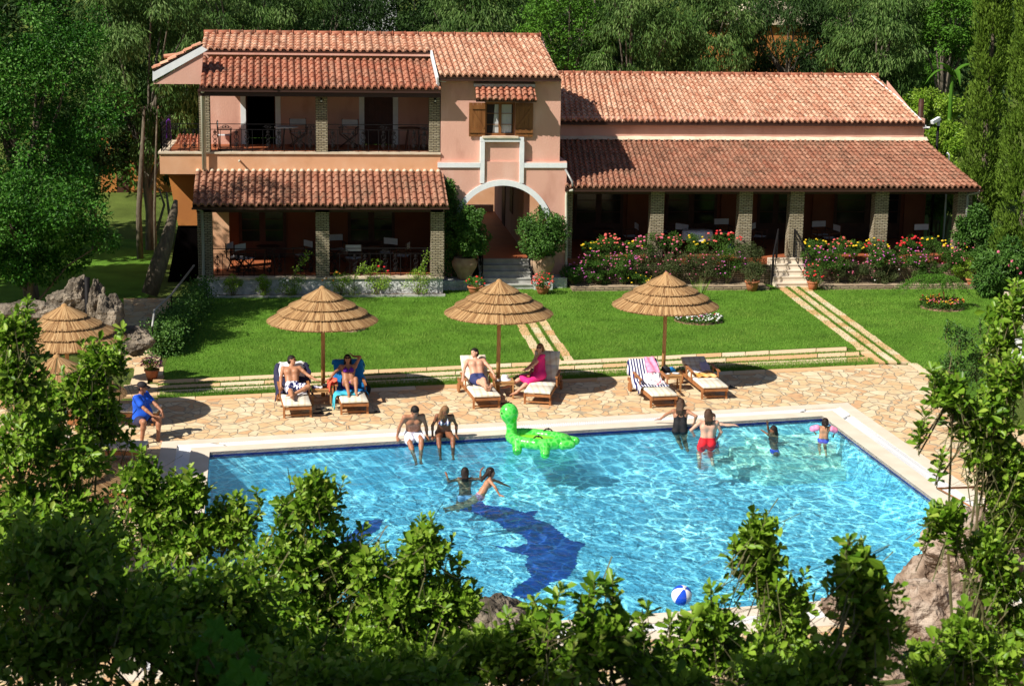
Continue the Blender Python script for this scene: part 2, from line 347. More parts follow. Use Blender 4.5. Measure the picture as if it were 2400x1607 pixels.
# blue dolphin mosaics on the pool floor
def mosaic(pts, label):
    P = [G(x*1.0248, y*1.0248, zf+.006)[:2] for x, y in pts]; Q = []
    for i in range(len(P)):
        a, b = P[i], P[(i+1) % len(P)]; n = max(2, int(np.linalg.norm(b-a)/.05))
        for k in range(n): Q.append(a+(b-a)*k/n+(rng.normal(0, .016, 2)+.02*np.sin(np.array([k*2.1+i, k*1.7])) if k else 0))
    bm = bmesh.new(); f = bm.faces.new([bm.verts.new((*q, zf+.006)) for q in Q]); bmesh.ops.triangulate(bm, faces=[f])
    me = bpy.data.meshes.new('m'); bm.to_mesh(me); bm.free(); me.materials.append(M('mosaic_blue'))
    c = np.mean(Q, 0); me.transform(Matrix.Translation((-c[0], -c[1], -zf))); o = bpy.data.objects.new('floor_mosaic', me); COL.objects.link(o); o.location = (c[0], c[1], zf)
    tag(o, label, 'mosaic')
mat('mosaic_blue', (.004,.03,.28), .5, ((.006,.04,.32),(.008,.05,.36),(.20,.50,.80)), 4.5, detail=8, lo=.35, hi=.82)
mosaic([(1012,1166),(1050,1158),(1068,1140),(1095,1138),(1110,1155),(1165,1160),(1200,1172),(1232,1166),(1218,1184),(1262,1200),(1300,1232),(1340,1243),(1322,1262),(1318,1290),(1296,1322),(1262,1330),(1240,1345),(1210,1368),(1168,1362),(1182,1338),(1215,1318),(1200,1290),(1208,1270),(1170,1262),(1132,1248),(1180,1250),(1206,1240),(1196,1222),(1160,1212),(1140,1195),(1085,1172),(1050,1166)], 'dark blue dolphin mosaic in the middle of the pool floor, tail under the swimming girls')
mosaic([(760,1330),(772,1275),(778,1240),(812,1212),(838,1190),(876,1186),(868,1208),(830,1232),(822,1248),(862,1256),(900,1280),(935,1292),(870,1303),(822,1300),(800,1330)], 'dark blue dolphin mosaic half hidden behind the left pool side shrubs')
# water
def water_mat():
    m = bpy.data.materials.new('pool_water'); m.use_nodes = True; MT['pool_water'] = m; nt = m.node_tree; L = nt.links.new; nt.nodes.clear()
    out = nd(nt, 'ShaderNodeOutputMaterial'); tc = nd(nt, 'ShaderNodeTexCoord')
    def noise(sc, det, vec, dist=0.):
        n = nd(nt, 'ShaderNodeTexNoise'); n.inputs['Scale'].default_value = sc; n.inputs['Detail'].default_value = det; n.inputs['Distortion'].default_value = dist; L(vec, n.inputs['Vector']); return n
    def math_(op, a, b, c=None):
        n = nd(nt, 'ShaderNodeMath', operation=op)
        for i, v in enumerate((a, b, c)):
            if v is None: continue
            if isinstance(v, (int, float)): n.inputs[i].default_value = v
            else: L(v, n.inputs[i])
        return n.outputs[0]
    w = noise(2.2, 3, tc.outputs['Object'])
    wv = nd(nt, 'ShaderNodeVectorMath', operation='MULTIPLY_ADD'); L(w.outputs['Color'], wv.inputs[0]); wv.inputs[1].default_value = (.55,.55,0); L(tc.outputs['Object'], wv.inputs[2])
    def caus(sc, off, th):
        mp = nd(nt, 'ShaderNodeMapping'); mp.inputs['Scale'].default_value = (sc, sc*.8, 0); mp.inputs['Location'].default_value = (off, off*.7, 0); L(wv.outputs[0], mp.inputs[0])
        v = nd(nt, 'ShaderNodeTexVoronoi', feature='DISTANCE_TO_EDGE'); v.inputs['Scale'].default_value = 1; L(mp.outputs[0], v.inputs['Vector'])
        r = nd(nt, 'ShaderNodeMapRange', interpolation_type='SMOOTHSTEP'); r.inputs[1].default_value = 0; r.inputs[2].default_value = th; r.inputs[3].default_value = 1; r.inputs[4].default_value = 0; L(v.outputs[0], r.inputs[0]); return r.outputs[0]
    c = math_('ADD', math_('MULTIPLY', caus(2.1, 0, .085), 1.0), math_('MULTIPLY', caus(4.0, 7.3, .11), .45))  # bright caustic lines painted into the surface tint, not focused by waves
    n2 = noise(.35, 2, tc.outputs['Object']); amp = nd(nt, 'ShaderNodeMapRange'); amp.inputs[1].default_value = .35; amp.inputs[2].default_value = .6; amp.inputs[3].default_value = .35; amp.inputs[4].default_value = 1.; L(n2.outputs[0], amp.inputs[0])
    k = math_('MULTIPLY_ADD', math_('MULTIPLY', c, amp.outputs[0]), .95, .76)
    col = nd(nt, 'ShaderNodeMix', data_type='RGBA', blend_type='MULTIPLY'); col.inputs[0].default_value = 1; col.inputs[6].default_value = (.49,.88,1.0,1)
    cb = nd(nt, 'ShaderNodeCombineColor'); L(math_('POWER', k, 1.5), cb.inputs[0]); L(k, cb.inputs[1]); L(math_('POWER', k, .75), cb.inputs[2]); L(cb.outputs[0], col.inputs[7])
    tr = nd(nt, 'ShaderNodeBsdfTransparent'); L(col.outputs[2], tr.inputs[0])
    gl = nd(nt, 'ShaderNodeBsdfGlossy'); gl.inputs['Roughness'].default_value = .04
    b1 = noise(2.6, 4, tc.outputs['Object'], .6); b2 = noise(9, 3, tc.outputs['Object'], .4)
    bp = nd(nt, 'ShaderNodeBump'); bp.inputs['Distance'].default_value = .03; L(math_('MULTIPLY_ADD', b2.outputs[0], .3, b1.outputs[0]), bp.inputs['Height']); L(bp.outputs[0], gl.inputs['Normal'])
    fr = nd(nt, 'ShaderNodeFresnel'); fr.inputs['IOR'].default_value = 1.33; L(bp.outputs[0], fr.inputs['Normal'])
    mx = nd(nt, 'ShaderNodeMixShader'); L(fr.outputs[0], mx.inputs[0]); L(tr.outputs[0], mx.inputs[1]); L(gl.outputs[0], mx.inputs[2]); L(mx.outputs[0], out.inputs[0])
    pv = nd(nt, 'ShaderNodeVolumePrincipled'); pv.inputs['Color'].default_value = (.55,.95,1,1); pv.inputs['Density'].default_value = .06; L(pv.outputs[0], out.inputs['Volume'])
water_mat()
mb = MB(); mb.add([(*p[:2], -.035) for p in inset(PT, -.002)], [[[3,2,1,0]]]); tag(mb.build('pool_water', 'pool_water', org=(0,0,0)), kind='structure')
# ------------------------------------------------------------------ lawns and stone paths
lawnpts = [G(371,893), G(1985,812), G(2130,857)+A(.2,-.1,0), G(2270,955), A(26,44.5,0), A(26,60,0), A(-3.2,60,0), G(479,698)+A(-.3,0,0)]
LAWN = lawnpts
mb = MB(); mb.plate([p for p in lawnpts[::-1]], -.02, .012); 
b0, b1 = G(374,922), G(374,936); e0, e1 = G(2040,841), G(2062,855)
mb.plate([b1, e1, e0, b0][::-1][::-1], -.02, .011); tag(mb.build('lawn', 'lawn_grass', org=(0,0,0)), kind='structure')
mb = MB()
def strip(a, b, wd0, wd1, z=.03, seg=1.1):
    """stone slabs end to end between photo lines a (start edge pair) and b (end edge pair)"""
    (p0, p1), (q0, q1) = a, b; L_ = np.linalg.norm(q0-p0); t = 0
    while t < L_:
        l = min(rng.uniform(.6, 1.5)*seg, L_-t); t0, t1 = t/L_, (t+l-.02)/L_; j = rng.uniform(-.025, .025, 4)
        c = [p0+(q0-p0)*t0, p0+(q0-p0)*t1, p1+(q1-p1)*t1, p1+(q1-p1)*t0]; w = nrm(p1-p0)
        c = [c[0]+w*j[0], c[1]+w*j[1], c[2]+w*j[2], c[3]+w*j[3]]
        s_ = MB(); n = 4
        V = [(x[0], x[1], -.02) for x in c]+[(x[0], x[1], z+j[0]*.1) for x in c]
        mb.add(V, [[[4,5,6,7],[0,1,5,4],[1,2,6,5],[2,3,7,6],[3,0,4,7]]], 0, rng.uniform(0,1)); t += l
    return
for (yl0, yl1, yr0, yr1) in ((893.5,903,815,824),(906,915,826,837),(918,928,838,850)):
    strip((G(371,yl0), G(371,yl1)), (G(1985 if yl0 < 900 else 2015 if yl0 < 910 else 2035, yr0-(.0)), G(1985 if yl0 < 900 else 2015 if yl0 < 910 else 2035, yr1)), 0, 0)
def lerp(a, b, t): return a+(b-a)*t
def path(c0, c1, d0, d1):
    """three slab rows: c0->c1 near edge points (left,right) at the top end, d0,d1 at the bottom end"""
    for s0, s1 in ((0,.27),(.36,.63),(.72,1)):
        strip((lerp(c0,c1,s0), lerp(c0,c1,s1)), (lerp(d0,d1,s0), lerp(d0,d1,s1)), 0, 0, seg=.8)
path(G(1168,690), G(1235,690), G(1262,850), G(1345,846))
path(G(1814,669), G(1885,669), G(2052,852), G(2135,852))
strip((G(318,862), G(349,862)), (G(306,905), G(345,905)), 0, 0); strip((G(360,862), G(384,862)), (G(360,895), G(384,895)), 0, 0)
strip((G(290,905), G(290,917)), (G(372,902), G(372,914)), 0, 0); strip((G(290,920), G(290,932)), (G(372,917), G(372,929)), 0, 0)
strip((G(2130,853), G(2147,853)), (G(2262,950), G(2285,950)), 0, 0)
strip((G(371,936), G(371,944)), (G(2062,856), G(2062,863)), 0, 0, z=.034)
tag(mb.build('stone_path', 'stone_slab', org=(0,0,0)), kind='structure')
# left side: dark patio walk and side lawn lie on the ground sheet
flat('path', [G(290,700), G(400,700), G(372,862), G(290,862)][::-1], .014, 'crazy_paving')
mb = MB(); mb.plate([A(-30,46,0), A(-5.2,46,0), A(-5.6,75,0), A(-30,75,0)][::1], -.02, .01); tag(mb.build('side_lawn', 'lawn_grass', org=(0,0,0)), kind='structure')
# grass blades on the lawns (nobody could count them)
def blades(n, name):
    P = []; lp = LAWN
    x = rng.uniform(-6, 26, n*3); y = rng.uniform(40, 58, n*3); ok = np.zeros(len(x), bool)
    poly = [p for p in lp][::-1]
    def inp(x, y, poly):
        r = np.zeros(x.shape, bool); j = len(poly)-1
        for i in range(len(poly)):
            xi, yi = poly[i][:2]; xj, yj = poly[j][:2]
            r ^= ((yi > y) != (yj > y)) & (x < (xj-xi)*(y-yi)/(yj-yi+1e-12)+xi); j = i
        return r
    ok = inp(x, y, poly); a = b0; 
    x, y = x[ok][:n], y[ok][:n]
    # the narrow band between slabs and patio, and the joints
    m = n//5; t = rng.uniform(0, 1, m); s = rng.uniform(0, 1, m); pb = (b1+(e1-b1)*t[:,None])*(1-s[:,None])+(b0+(e0-b0)*t[:,None])*s[:,None]
    jx = []
    for yl, yr in ((904.5,825),(916.5,837.5),(930,851)):
        q0, q1 = G(371,yl), G(2020,yr); t2 = rng.uniform(0,1,m//3); jx.append(q0+(q1-q0)*t2[:,None]+rng.normal(0,.05,(m//3,3)))
    for (c0,c1,d0,d1) in ((G(1168,690),G(1235,690),G(1262,850),G(1345,846)),(G(1814,669),G(1885,669),G(2052,852),G(2135,852))):
        for s_ in (.315,.675):
            t2 = rng.uniform(0,1,m//5); q0, q1 = lerp(c0,c1,s_), lerp(d0,d1,s_); jx.append(q0+(q1-q0)*t2[:,None]+rng.normal(0,.025,(m//5,3)))
    J = np.concatenate(jx); x = np.concatenate([x, pb[:,0], J[:,0]]); y = np.concatenate([y, pb[:,1], J[:,1]]); k = len(x)
    th = rng.uniform(0, 6.28, k); h = rng.uniform(.03, .075, k); w = .008; B = np.stack([x, y, np.full(k, .01)], -1); d = np.stack([np.cos(th), np.sin(th), np.zeros(k)], -1)
    l = rng.normal(0, .02, (k,2)); T = B+np.stack([l[:,0], l[:,1], h], -1)
    V = np.stack([B-d*w, B+d*w, T], 1).reshape(-1,3); F = np.arange(3*k).reshape(k,3)
    mb = MB(); pv = np.sin(x*1.3+2*np.sin(y*.9))*np.sin(y*1.1+1.5*np.sin(x*.7)); mb.add(V, [F], 0, np.clip(rng.uniform(0,1,k)*.55+.25+.28*pv,0,1)); tag(mb.build(name, 'grass_blade', org=(0,0,0)), 'short mown grass blades over the lawns and between the slabs', 'grass', kind='stuff')
blades(170000, 'grass')
# ------------------------------------------------------------------ the villa
def roof(mb, EL, ER, TL, TR, nc, nr, hb=.075, lip=.042, mi=0, thick=True):
    """barrel tiled slope: EL/ER eave corners, TL/TR top corners"""
    EL, ER, TL, TR = [A(*p) for p in (EL, ER, TL, TR)]
    N = nrm(np.cross(ER-EL, TL-EL)); N = N if N[2] > 0 else -N
    uu = np.array([0,.08,.2,.35,.5,.62,.7,.85,1.]); hh = np.array([.35,.75,.97,1,.85,.45,.08,0,.1])*hb
    nu = len(uu); k = np.arange(nc); I = []
    col_v = rng.uniform(0, 1, nc)
    for r in range(nr):
        s0 = r/nr; s1 = min(1.0, (r+1)/nr+.01)
        rows = []
        for s, dz in ((s0, lip), (s1, 0.)):
            a = EL+(TL-EL)*s; b = ER+(TR-ER)*s
            t = ((k[:,None]+uu[None])/nc).ravel(); P = a+(b-a)*t[:,None]+N*((np.tile(hh, nc)+dz)[:,None])+N*np.repeat(rng.normal(0,.007,nc),nu)[:,None]+(TL-EL)/nr*np.repeat(rng.normal(0,.03,nc),nu)[:,None]*(dz>0); rows.append(P)
        lipv = rows[0]-N*(lip+.012)
        V = np.concatenate([lipv, rows[0], rows[1]]); n = nc*nu
        base = (k[:,None]*nu+np.arange(nu-1)[None]).ravel()
        q1 = np.stack([base, base+1, base+1+n, base+n], -1); q2 = q1+n
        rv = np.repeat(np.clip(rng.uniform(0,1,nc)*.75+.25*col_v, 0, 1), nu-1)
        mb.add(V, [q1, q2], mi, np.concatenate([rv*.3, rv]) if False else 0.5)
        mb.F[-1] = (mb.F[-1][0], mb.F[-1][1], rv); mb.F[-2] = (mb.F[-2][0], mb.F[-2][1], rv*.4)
    if thick:
        d = N*(-.06); mb.add([EL+d, ER+d, TR+d, TL+d, EL-N*.005, ER-N*.005, TR, TL], [[[0,1,2,3],[0,4,5,1],[1,5,6,2],[3,7,4,0]]], 1)
def ridge(mb, a, b, r=.10, seg=.42):
    a, b = A(*a), A(*b); n = max(1, int(np.linalg.norm(b-a)/seg))
    for i in range(n):
        p, q = a+(b-a)*i/n, a+(b-a)*((i+1.08)/n); mb.tube([p, q], [r*.86, r], 10, rnd=rng.uniform(0,.4))
        mb.tube([q-(b-a)*.08/n, q], [r*1.14, r*1.14], 10, rnd=.1)
Yf, Ys, Yw, Yt = 52.95, 54.6, 57.2, 54.62
villa = thing('villa', 'pink plastered villa with red tiled roofs, brick pillared verandas and an arched entrance tower', 'building', (4,56,0))
def vp(name, mb, mats, smooth=False, parent=None): return mb.build(name, mats, parent or villa, smooth)
def X(px, py, Y): return W(px, py, Y)[0]
def Zz(px, py, Y): return W(px, py, Y)[2]
xTL, xTR = X(1033,300,Yt), X(1313,300,Yt)
xBL, xBR = X(1025,450,Yt), X(1326,450,Yt)
xL = X(463,600,Yf); xLs = X(463,380,Ys)
z_fl = .58; z_slab = 4.30; z_slb = Zz(500,392,Ys)
# --- ground-floor veranda base
mb = MB(); xb1 = X(1038,660,Yf)
mb.box((xL, Yf, -.05), (xb1, 57.1, z_fl-.06)); vp('base_wall', mb, 'rough_white')
mb = MB(); mb.box((xL-.03, Yf-.05, z_fl-.058), (xb1+.03, Yf+.32, z_fl)); vp('base_cap', mb, 'cap_stone')
mb = MB(); mb.box((xL+.05, Yf+.322, z_fl-.05), (xb1, 57.1, z_fl-.012)); vp('veranda_floor', mb, 'terracotta_floor')
mb = MB(); mb.box((X(479,698,52.6)-.2, 52.55, 0), (X(1040,692,52.6)+.05, 52.72, .07)); vp('kerb', mb, 'grey_trim')
mb = MB(); mb.box((X(479,698,52.6)-.2, 52.722, 0), (X(1040,692,52.6)+.05, Yf-.003, .045)); vp('flower_strip', mb, 'soil')
# --- lower pillars
zp = 2.86
for a, b in ((463,497),(740,772),(1010,1041)):
    mb = MB(); x0, x1 = X(a,560,Yf), X(b,560,Yf); mb.box((x0, Yf+.02, z_fl if a > 470 else -.04), (x1, Yf+.46, zp)); vp('pillar', mb, 'split_stone')
# lower roof
Ye = 52.55; zE = Zz(750,484,Ye); Yr = 54.57; zR = Zz(750,404,Yr)
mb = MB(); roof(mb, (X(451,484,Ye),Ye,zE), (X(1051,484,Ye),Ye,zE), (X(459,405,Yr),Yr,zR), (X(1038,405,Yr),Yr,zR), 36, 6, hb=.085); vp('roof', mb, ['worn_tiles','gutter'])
mb = MB()
for k in range(36): 
    t = (k+.35)/36; mb.ball((lerp(X(459,405,Yr), X(1038,405,Yr), t), Yr-.03, zR+.05), .10, 8, sc=(.75,1,.7))
vp('mortar_edge', mb, 'cap_stone', True)
mb = MB(); mb.box((X(451,484,Ye)-.03, Ye+.02, zE-.10), (X(1051,484,Ye)+.03, Ye+.12, zE-.045)); mb.box((xL, Yf+.02, 2.62), (xb1, Yf+.4, 2.86)); vp('beam', mb, 'gutter')
# --- balcony slab and fascia
xSL = X(374,368,Ys)
mb = MB(); mb.box((xSL, Ys, z_slb-.22), (xTL-.005, Yw, z_slab-.05)); vp('balcony_slab', mb, 'peach_plaster')
mb = MB(); mb.box((xSL-.04, Ys-.05, z_slab-.048), (xTL-.006, Ys+.25, z_slab+.012)); mb.box((xSL-.04, Ys+.251, z_slab-.048), (xSL+.25, Yw+1.2, z_slab+.012)); vp('slab_cap', mb, 'cap_stone')
mb = MB(); mb.box((xSL+.251, Ys+.251, z_slab-.045), (xTL-.006, Yw, z_slab)); vp('balcony_floor', mb, 'terracotta_floor')
mb = MB(); mb.box((xLs, Ys+.06, zR-.3), (xTL-.006, Ys+.3, z_slb-.221)); vp('wall', mb, 'peach_plaster')
# side wall left (ochre) : seen past the corner
q = [W(392,392,55.6), W(463,392,55.6), W(463,528,55.6), W(418,528,55.6)]
mb = MB(); mb.prism([(p[0], p[2]) for p in q], 55.55, 58.5); vp('side_wall', mb, 'ochre_plaster'); q = [W(417,529,55.6), W(463,529,55.6), W(463,705,55.6), W(385,705,55.6)]; mb = MB(); mb.prism([(p[0], p[2]) for p in q], 55.6, 58.4); vp('recess_shade', mb, 'shade_black')  # solid black block stands in for the shade below the ochre wall
# --- upper pillars
zpu = Zz(750,218,Ys); Ye2 = 54.1; zE2 = Zz(750,208,Ye2)
for a, b in ((467,492),(740,767.5),(1006,1031)):
    mb = MB(); x0, x1 = X(a,290,Ys+.03), X(b,290,Ys+.03); mb.box((x0, Ys+.03, z_slab+.013), (x1, Ys+.42, zpu+.06)); vp('pillar', mb, 'split_stone')
mb = MB(); mb.box((X(467,215,Ys), Ys+.05, zpu-.02), (xTL-.01, Ys+.25, zpu+.22)); mb.box((X(464,206,Ye2), Ye2+.105, zE2-.26), (X(1034,210,Ye2), Ye2+.16, zE2-.055)); vp('beam', mb, 'gutter')
# upper porch roof
Ye2 = 54.1; zE2 = Zz(750,208,Ye2); Yr2 = 56.95; zR2 = Zz(750,139,Yr2)
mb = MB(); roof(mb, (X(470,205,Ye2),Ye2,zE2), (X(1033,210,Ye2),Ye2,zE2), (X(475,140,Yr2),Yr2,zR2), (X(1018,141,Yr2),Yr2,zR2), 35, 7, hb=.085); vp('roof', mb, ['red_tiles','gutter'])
mb = MB(); mb.box((X(463,206,Ye2), Ye2+.02, zE2-.12), (X(1034,210,Ye2), Ye2+.10, zE2-.05)); vp('gutter', mb, 'gutter')
# --- upper back wall with doors
zt = Zz(750,115,Yw)
d1a, d1b = X(576.7,300,Yw), X(646,300,Yw); d2a, d2b = X(853.8,300,Yw), X(921,300,Yw); zdt = Zz(700,222,Yw); xWl = X(470,300,Yw)
mb = MB()
for a, b in ((xWl, d1a), (d1b, d2a), (d2b, xTL+.3)): mb.box((a, Yw, z_slab-.05), (b, Yw+.3, zt))
for a, b in ((d1a, d1b), (d2a, d2b)): mb.box((a, Yw, zdt), (b, Yw+.3, zt))
mb.box((xWl, Yw+.01, -.05), (xWl+.3, 61.5, zt)); vp('wall', mb, 'pink_plaster')
for k, (a, b) in enumerate(((d1a, d1b), (d2a, d2b))):
    mb = MB(); w = .17
    mb.box((a-w, Yw-.03, z_slab), (a, Yw+.1, zdt+.003)); mb.box((b, Yw-.03, z_slab), (b+w, Yw+.1, zdt+.003)); mb.box((a-w, Yw-.03, zdt+.004), (b+w, Yw-.002, zdt+w)); fr = vp('door_frame', mb, 'white_trim')
    mb = MB()
    if k == 1:
        mb.box((a, Yw+.08, z_slab), (b, Yw+.12, zdt-.002))
        for i in range(7): mb.box((a+.05+i*(b-a-.1)/7, Yw+.06, z_slab+.1), (a+.03+(i+1)*(b-a-.1)/7, Yw+.079, zdt-.1))
        vp('door', mb, 'door_wood')
    else:
        mb.box((a, Yw+.31, z_slab), (a+.04, Yw+.9, zdt)); vp('door', mb, 'door_wood'); mb = MB(); mb.box((b-.04, Yw+.31, z_slab), (b, Yw+.9, zdt)); vp('door', mb, 'door_wood')
        mb = MB(); mb.box((a-1.2, Yw+2.2, z_slab), (b+1.2, Yw+2.3, zdt+.3)); mb.box((a-1.2, Yw+.31, zdt+.1), (b+1.2, Yw+2.2, zdt+.2)); mb.box((a-1.3, Yw+.31, z_slab), (a-1.2, Yw+2.2, zdt+.3)); mb.box((b+1.2, Yw+.31, z_slab), (b+1.3, Yw+2.2, zdt+.3)); mb.box((a-1.2, Yw+.31, z_slab-.1), (b+1.2, Yw+2.2, z_slab-.01)); vp('room', mb, 'shade_black')
# --- main roof over the left block + tower roof
Yrg = 59.3; zrg = Zz(1263,88,Yrg); zrgL = zrg
YeM = 56.75; zeM = Zz(750,120,YeM)
mb = MB(); xt = X(1015,122,YeM); roof(mb, (X(471,116,YeM),YeM,zeM), (xt,YeM,zeM), (X(480,84,Yrg),Yrg,zrg), (X(1004,88,Yrg),Yrg,zrg), 32, 6)
YeT = 54.25; zeT = Zz(1170,181,YeT)
roof(mb, (X(1031,180,YeT),YeT,zeT), (X(1314,184,YeT),YeT,zeT), (X(1000,90,Yrg),Yrg,zrg+.01), (X(1263.7,92,Yrg),Yrg,zrg+.01), 20, 11, hb=.085)
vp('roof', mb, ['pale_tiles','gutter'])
mb = MB(); ridge(mb, (X(478,80,Yrg),Yrg,zrg+.05), (X(1265,90,Yrg),Yrg,zrg+.06)); vp('ridge_tiles', mb, 'red_tiles', True)
mb = MB(); roof(mb, (X(1265,90,Yrg),Yrg+4.6,zrg-1.5), (X(478,80,Yrg),Yrg+4.6,zrg-1.5), (X(1265,90,Yrg),Yrg+.02,zrg), (X(478,80,Yrg),Yrg+.02,zrg), 40, 12); vp('roof', mb, ['pale_tiles','gutter'])
mb = MB(); mb.box((X(471,118,YeM), YeM+.02, zeM-.14), (xt, YeM+.12, zeM-.055)); mb.box((X(471,118,YeM)+.1, YeM+.12, zt-.15), (xt, Yw-.003, zeM-.02)); vp('eave_moulding', mb, 'pink_plaster')
mb = MB(); mb.box((X(1031,183,YeT)-.02, YeT+.02, zeT-.13), (X(1315,186,YeT)+.02, YeT+.11, zeT-.045)); vp('gutter', mb, 'gutter')
# white sloping verge between porch roof and tower roof
mb = MB(); a, b = A(X(1015,124,YeM),YeM,zeM+.02), A(X(1030,183,YeT),YeT,zeT-.02); mb.bar(a-A(.06,0,.06), b-A(.06,0,.10), .06, .2); vp('verge_board', mb, 'white_trim')
# --- left gable (pink, white verge), sloping side roof
Yg = 55.2; g = lambda x, y: (W(x,y,Yg)[0], W(x,y,Yg)[2])
mb = MB(); mb.prism([g(359,197), g(471,197.5), g(476,122), g(470,124)], Yg, Yg+.22); vp('gable_wall', mb, 'pink_plaster')
mb = MB(); mb.prism([g(358,190), g(358,167), g(470,107), g(487,117), g(474,125)], Yg-.05, Yg-.003); vp('verge_board', mb, 'white_trim')
mb = MB(); p = [W(358,165,Yg-.05), W(470,105,Yg-.05)]; roof(mb, (p[0][0],Yg+.75,p[0][2]), (p[0][0],Yg-.05,p[0][2]), (p[1][0],Yg+.75,p[1][2]), (p[1][0],Yg-.05,p[1][2]), 4, 6); ridge(mb, A(p[0][0]+.3,Yg+.6,p[0][2]+.40), A(p[0][0]+.8,Yg+.6,p[0][2]+.45), .08, .5); vp('roof', mb, ['pale_tiles','gutter'])
mb = MB(); roof(mb, (X(400,360,58.2),58.2,Zz(400,352,58.2)), (X(470,360,58.2),58.2,Zz(400,352,58.2)), (X(420,330,60.5),60.5,Zz(430,318,60.5)), (X(472,330,60.5),60.5,Zz(430,318,60.5)), 6, 5); vp('roof', mb, ['red_tiles','gutter'])
# --- tower walls with arch
zl = Zz(1200,378,Yt)          # ledge between upper and lower wall
cx = X(1177,480,Yt); R1 = 1.48; R2 = 1.66; zsp = Zz(1177,420.5,Yt)-R2; zw0, zw1 = Zz(1170,318,Yt), Zz(1170,240,Yt); xw0, xw1 = X(1137,280,Yt), X(1207,280,Yt)
ztt = Zz(1170,187,Yt)
mb = MB()
mb.box((xTL, Yt, zl), (xw0, Yt+.3, ztt)); mb.box((xw1, Yt, zl), (xTR, Yt+.3, ztt)); mb.box((xw0, Yt, zl), (xw1, Yt+.3, zw0)); mb.box((xw0, Yt, zw1), (xw1, Yt+.3, ztt))
mb.box((xTR-.3, Yt+.3, zl-1), (xTR, 61.5, ztt)); mb.box((xTL, Yt+.3, 2.5), (xTL+.3, Yw+2, ztt))
zg = ztt+(zrg-zeT)*.97; mb.add([(xTR,Yt,ztt),(xTR,Yrg,ztt),(xTR,Yrg,zrg-.1),(xTR-.2,Yt,ztt),(xTR-.2,Yrg,ztt),(xTR-.2,Yrg,zrg-.1)], [[[0,1,2],[5,4,3]],[[0,2,5,3]]])
vp('wall', mb, 'pink_plaster')
def archwall(mb, x0, x1, zb, zt_, y0, y1, r, mi=0):
    n = 24; T = [math.pi-math.pi*i/n for i in range(n+1)]; arc = [(cx+r*math.cos(t), zsp+r*math.sin(t)) for t in T]
    mb.prism([(x0,zb),(cx-r,zb),(cx-r,zsp),(x0,zsp)], y0, y1, mi); mb.prism([(cx+r,zb),(x1,zb),(x1,zsp),(cx+r,zsp)], y0, y1, mi)
    for i in range(n):
        a, b = arc[i], arc[i+1]; xa = lerp(x0, x1, i/n); xb = lerp(x0, x1, (i+1)/n)
        mb.prism([a, b, (xb, zt_), (xa, zt_)], y0, y1, mi)
    mb.add([(x0,y0,zsp),(cx-r,y0,zsp),(x0,y0,zt_)], [[[0,1,2]]], mi); mb.add([(x1,y0,zsp),(cx+r,y0,zsp),(x1,y0,zt_)], [[[0,2,1]]], mi)
mb = MB(); archwall(mb, xBL, xBR, -.05, zl, Yt-.12, Yt+.3, R1+.02)
mb.box((xBR-.3, Yt+.3, -.05), (xBR, 59, zl)); vp('wall', mb, 'pink_plaster')
mb = MB(); n = 36
V = []
for i in range(n+1):
    t = math.pi*i/n
    for r in (R1, R2):
        for y in (Yt-.17, Yt-.02): V.append((cx+r*math.cos(t), y, zsp+r*math.sin(t)))
q = []
for i in range(n):
    a, b = 4*i, 4*i+4; q += [[a,b,b+2,a+2],[a+2,b+2,b+3,a+3],[a+1,a+3,b+3,b+1],[a,a+1,b+1,b]]
mb.add(V, [q]); vp('arch_trim', mb, 'white_trim')
def bz(px0, px1, py0, py1, y0, y1):
    a = W((px0+px1)/2, py0, Yt); b = W((px0+px1)/2, py1, Yt); return (X(px0,(py0+py1)/2,Yt), y0, b[2]), (X(px1,(py0+py1)/2,Yt), y1, a[2])
for q_ in ((1025,1124,380.5,391.5),(1227,1327,381,392)): mb = MB(); mb.box(*bz(*q_,Yt-.17,Yt-.115)); vp('string_course', mb, 'white_trim')
mb = MB(); mb.box(*bz(1124.5,1134.5,331.5,428,Yt-.175,Yt+.01)); mb.box(*bz(1216.5,1226.6,331.5,428,Yt-.175,Yt+.01)); mb.box(*bz(1124.5,1226.6,321,331.3,Yt-.175,Yt+.01)); vp('panel_frame', mb, 'white_trim')
mb = MB(); mb.box(*bz(1134.6,1216.4,331.6,378,Yt-.06,Yt-.004)); vp('panel', mb, 'pink_plaster')
# window
win = MB(); zi0, zi1 = zw0, zw1
for a, b in ((xw0, xw0+.06), ((xw0+xw1)/2-.04, (xw0+xw1)/2+.05), (xw1-.06, xw1)): win.box((a, Yt+.06, zi0), (b, Yt+.12, zi1))
win.box((xw0+.061, Yt+.062, zi0), (xw1-.061, Yt+.118, zi0+.07)); win.box((xw0+.061, Yt+.062, zi1-.07), (xw1-.061, Yt+.118, zi1))
for z in (.33,.66):
    for a, b in ((xw0+.06, (xw0+xw1)/2-.04), ((xw0+xw1)/2+.05, xw1-.06)): win.box((a, Yt+.08, lerp(zi0,zi1,z)-.01), (b, Yt+.10, lerp(zi0,zi1,z)+.01))
wf = vp('window', win, 'shutter_wood')
mb = MB(); mb.box((xw0+.03, Yt+.13, zi0+.02), (xw1-.03, Yt+.14, zi1-.02)); vp('pane', mb, 'glass_dark', parent=wf)
mb = MB(); cxs = np.linspace(xw0+.32, xw0+.5, 10); mb.sheet([[(x+ (1-t)*-.06, Yt+.125-.003*(i%2), lerp(zi0+.08,zi1-.08,t)) for t in (0,.5,1)] for i, x in enumerate(cxs)])
cxs = np.linspace((xw0+xw1)/2+.06, xw1-.1, 24); mb.sheet([[(x, Yt+.125-.004*(i%2), lerp(zi0+.08,zi1-.08,t)) for t in (0,.5,1)] for i, x in enumerate(cxs)]); vp('curtain', mb, 'curtain', parent=wf)
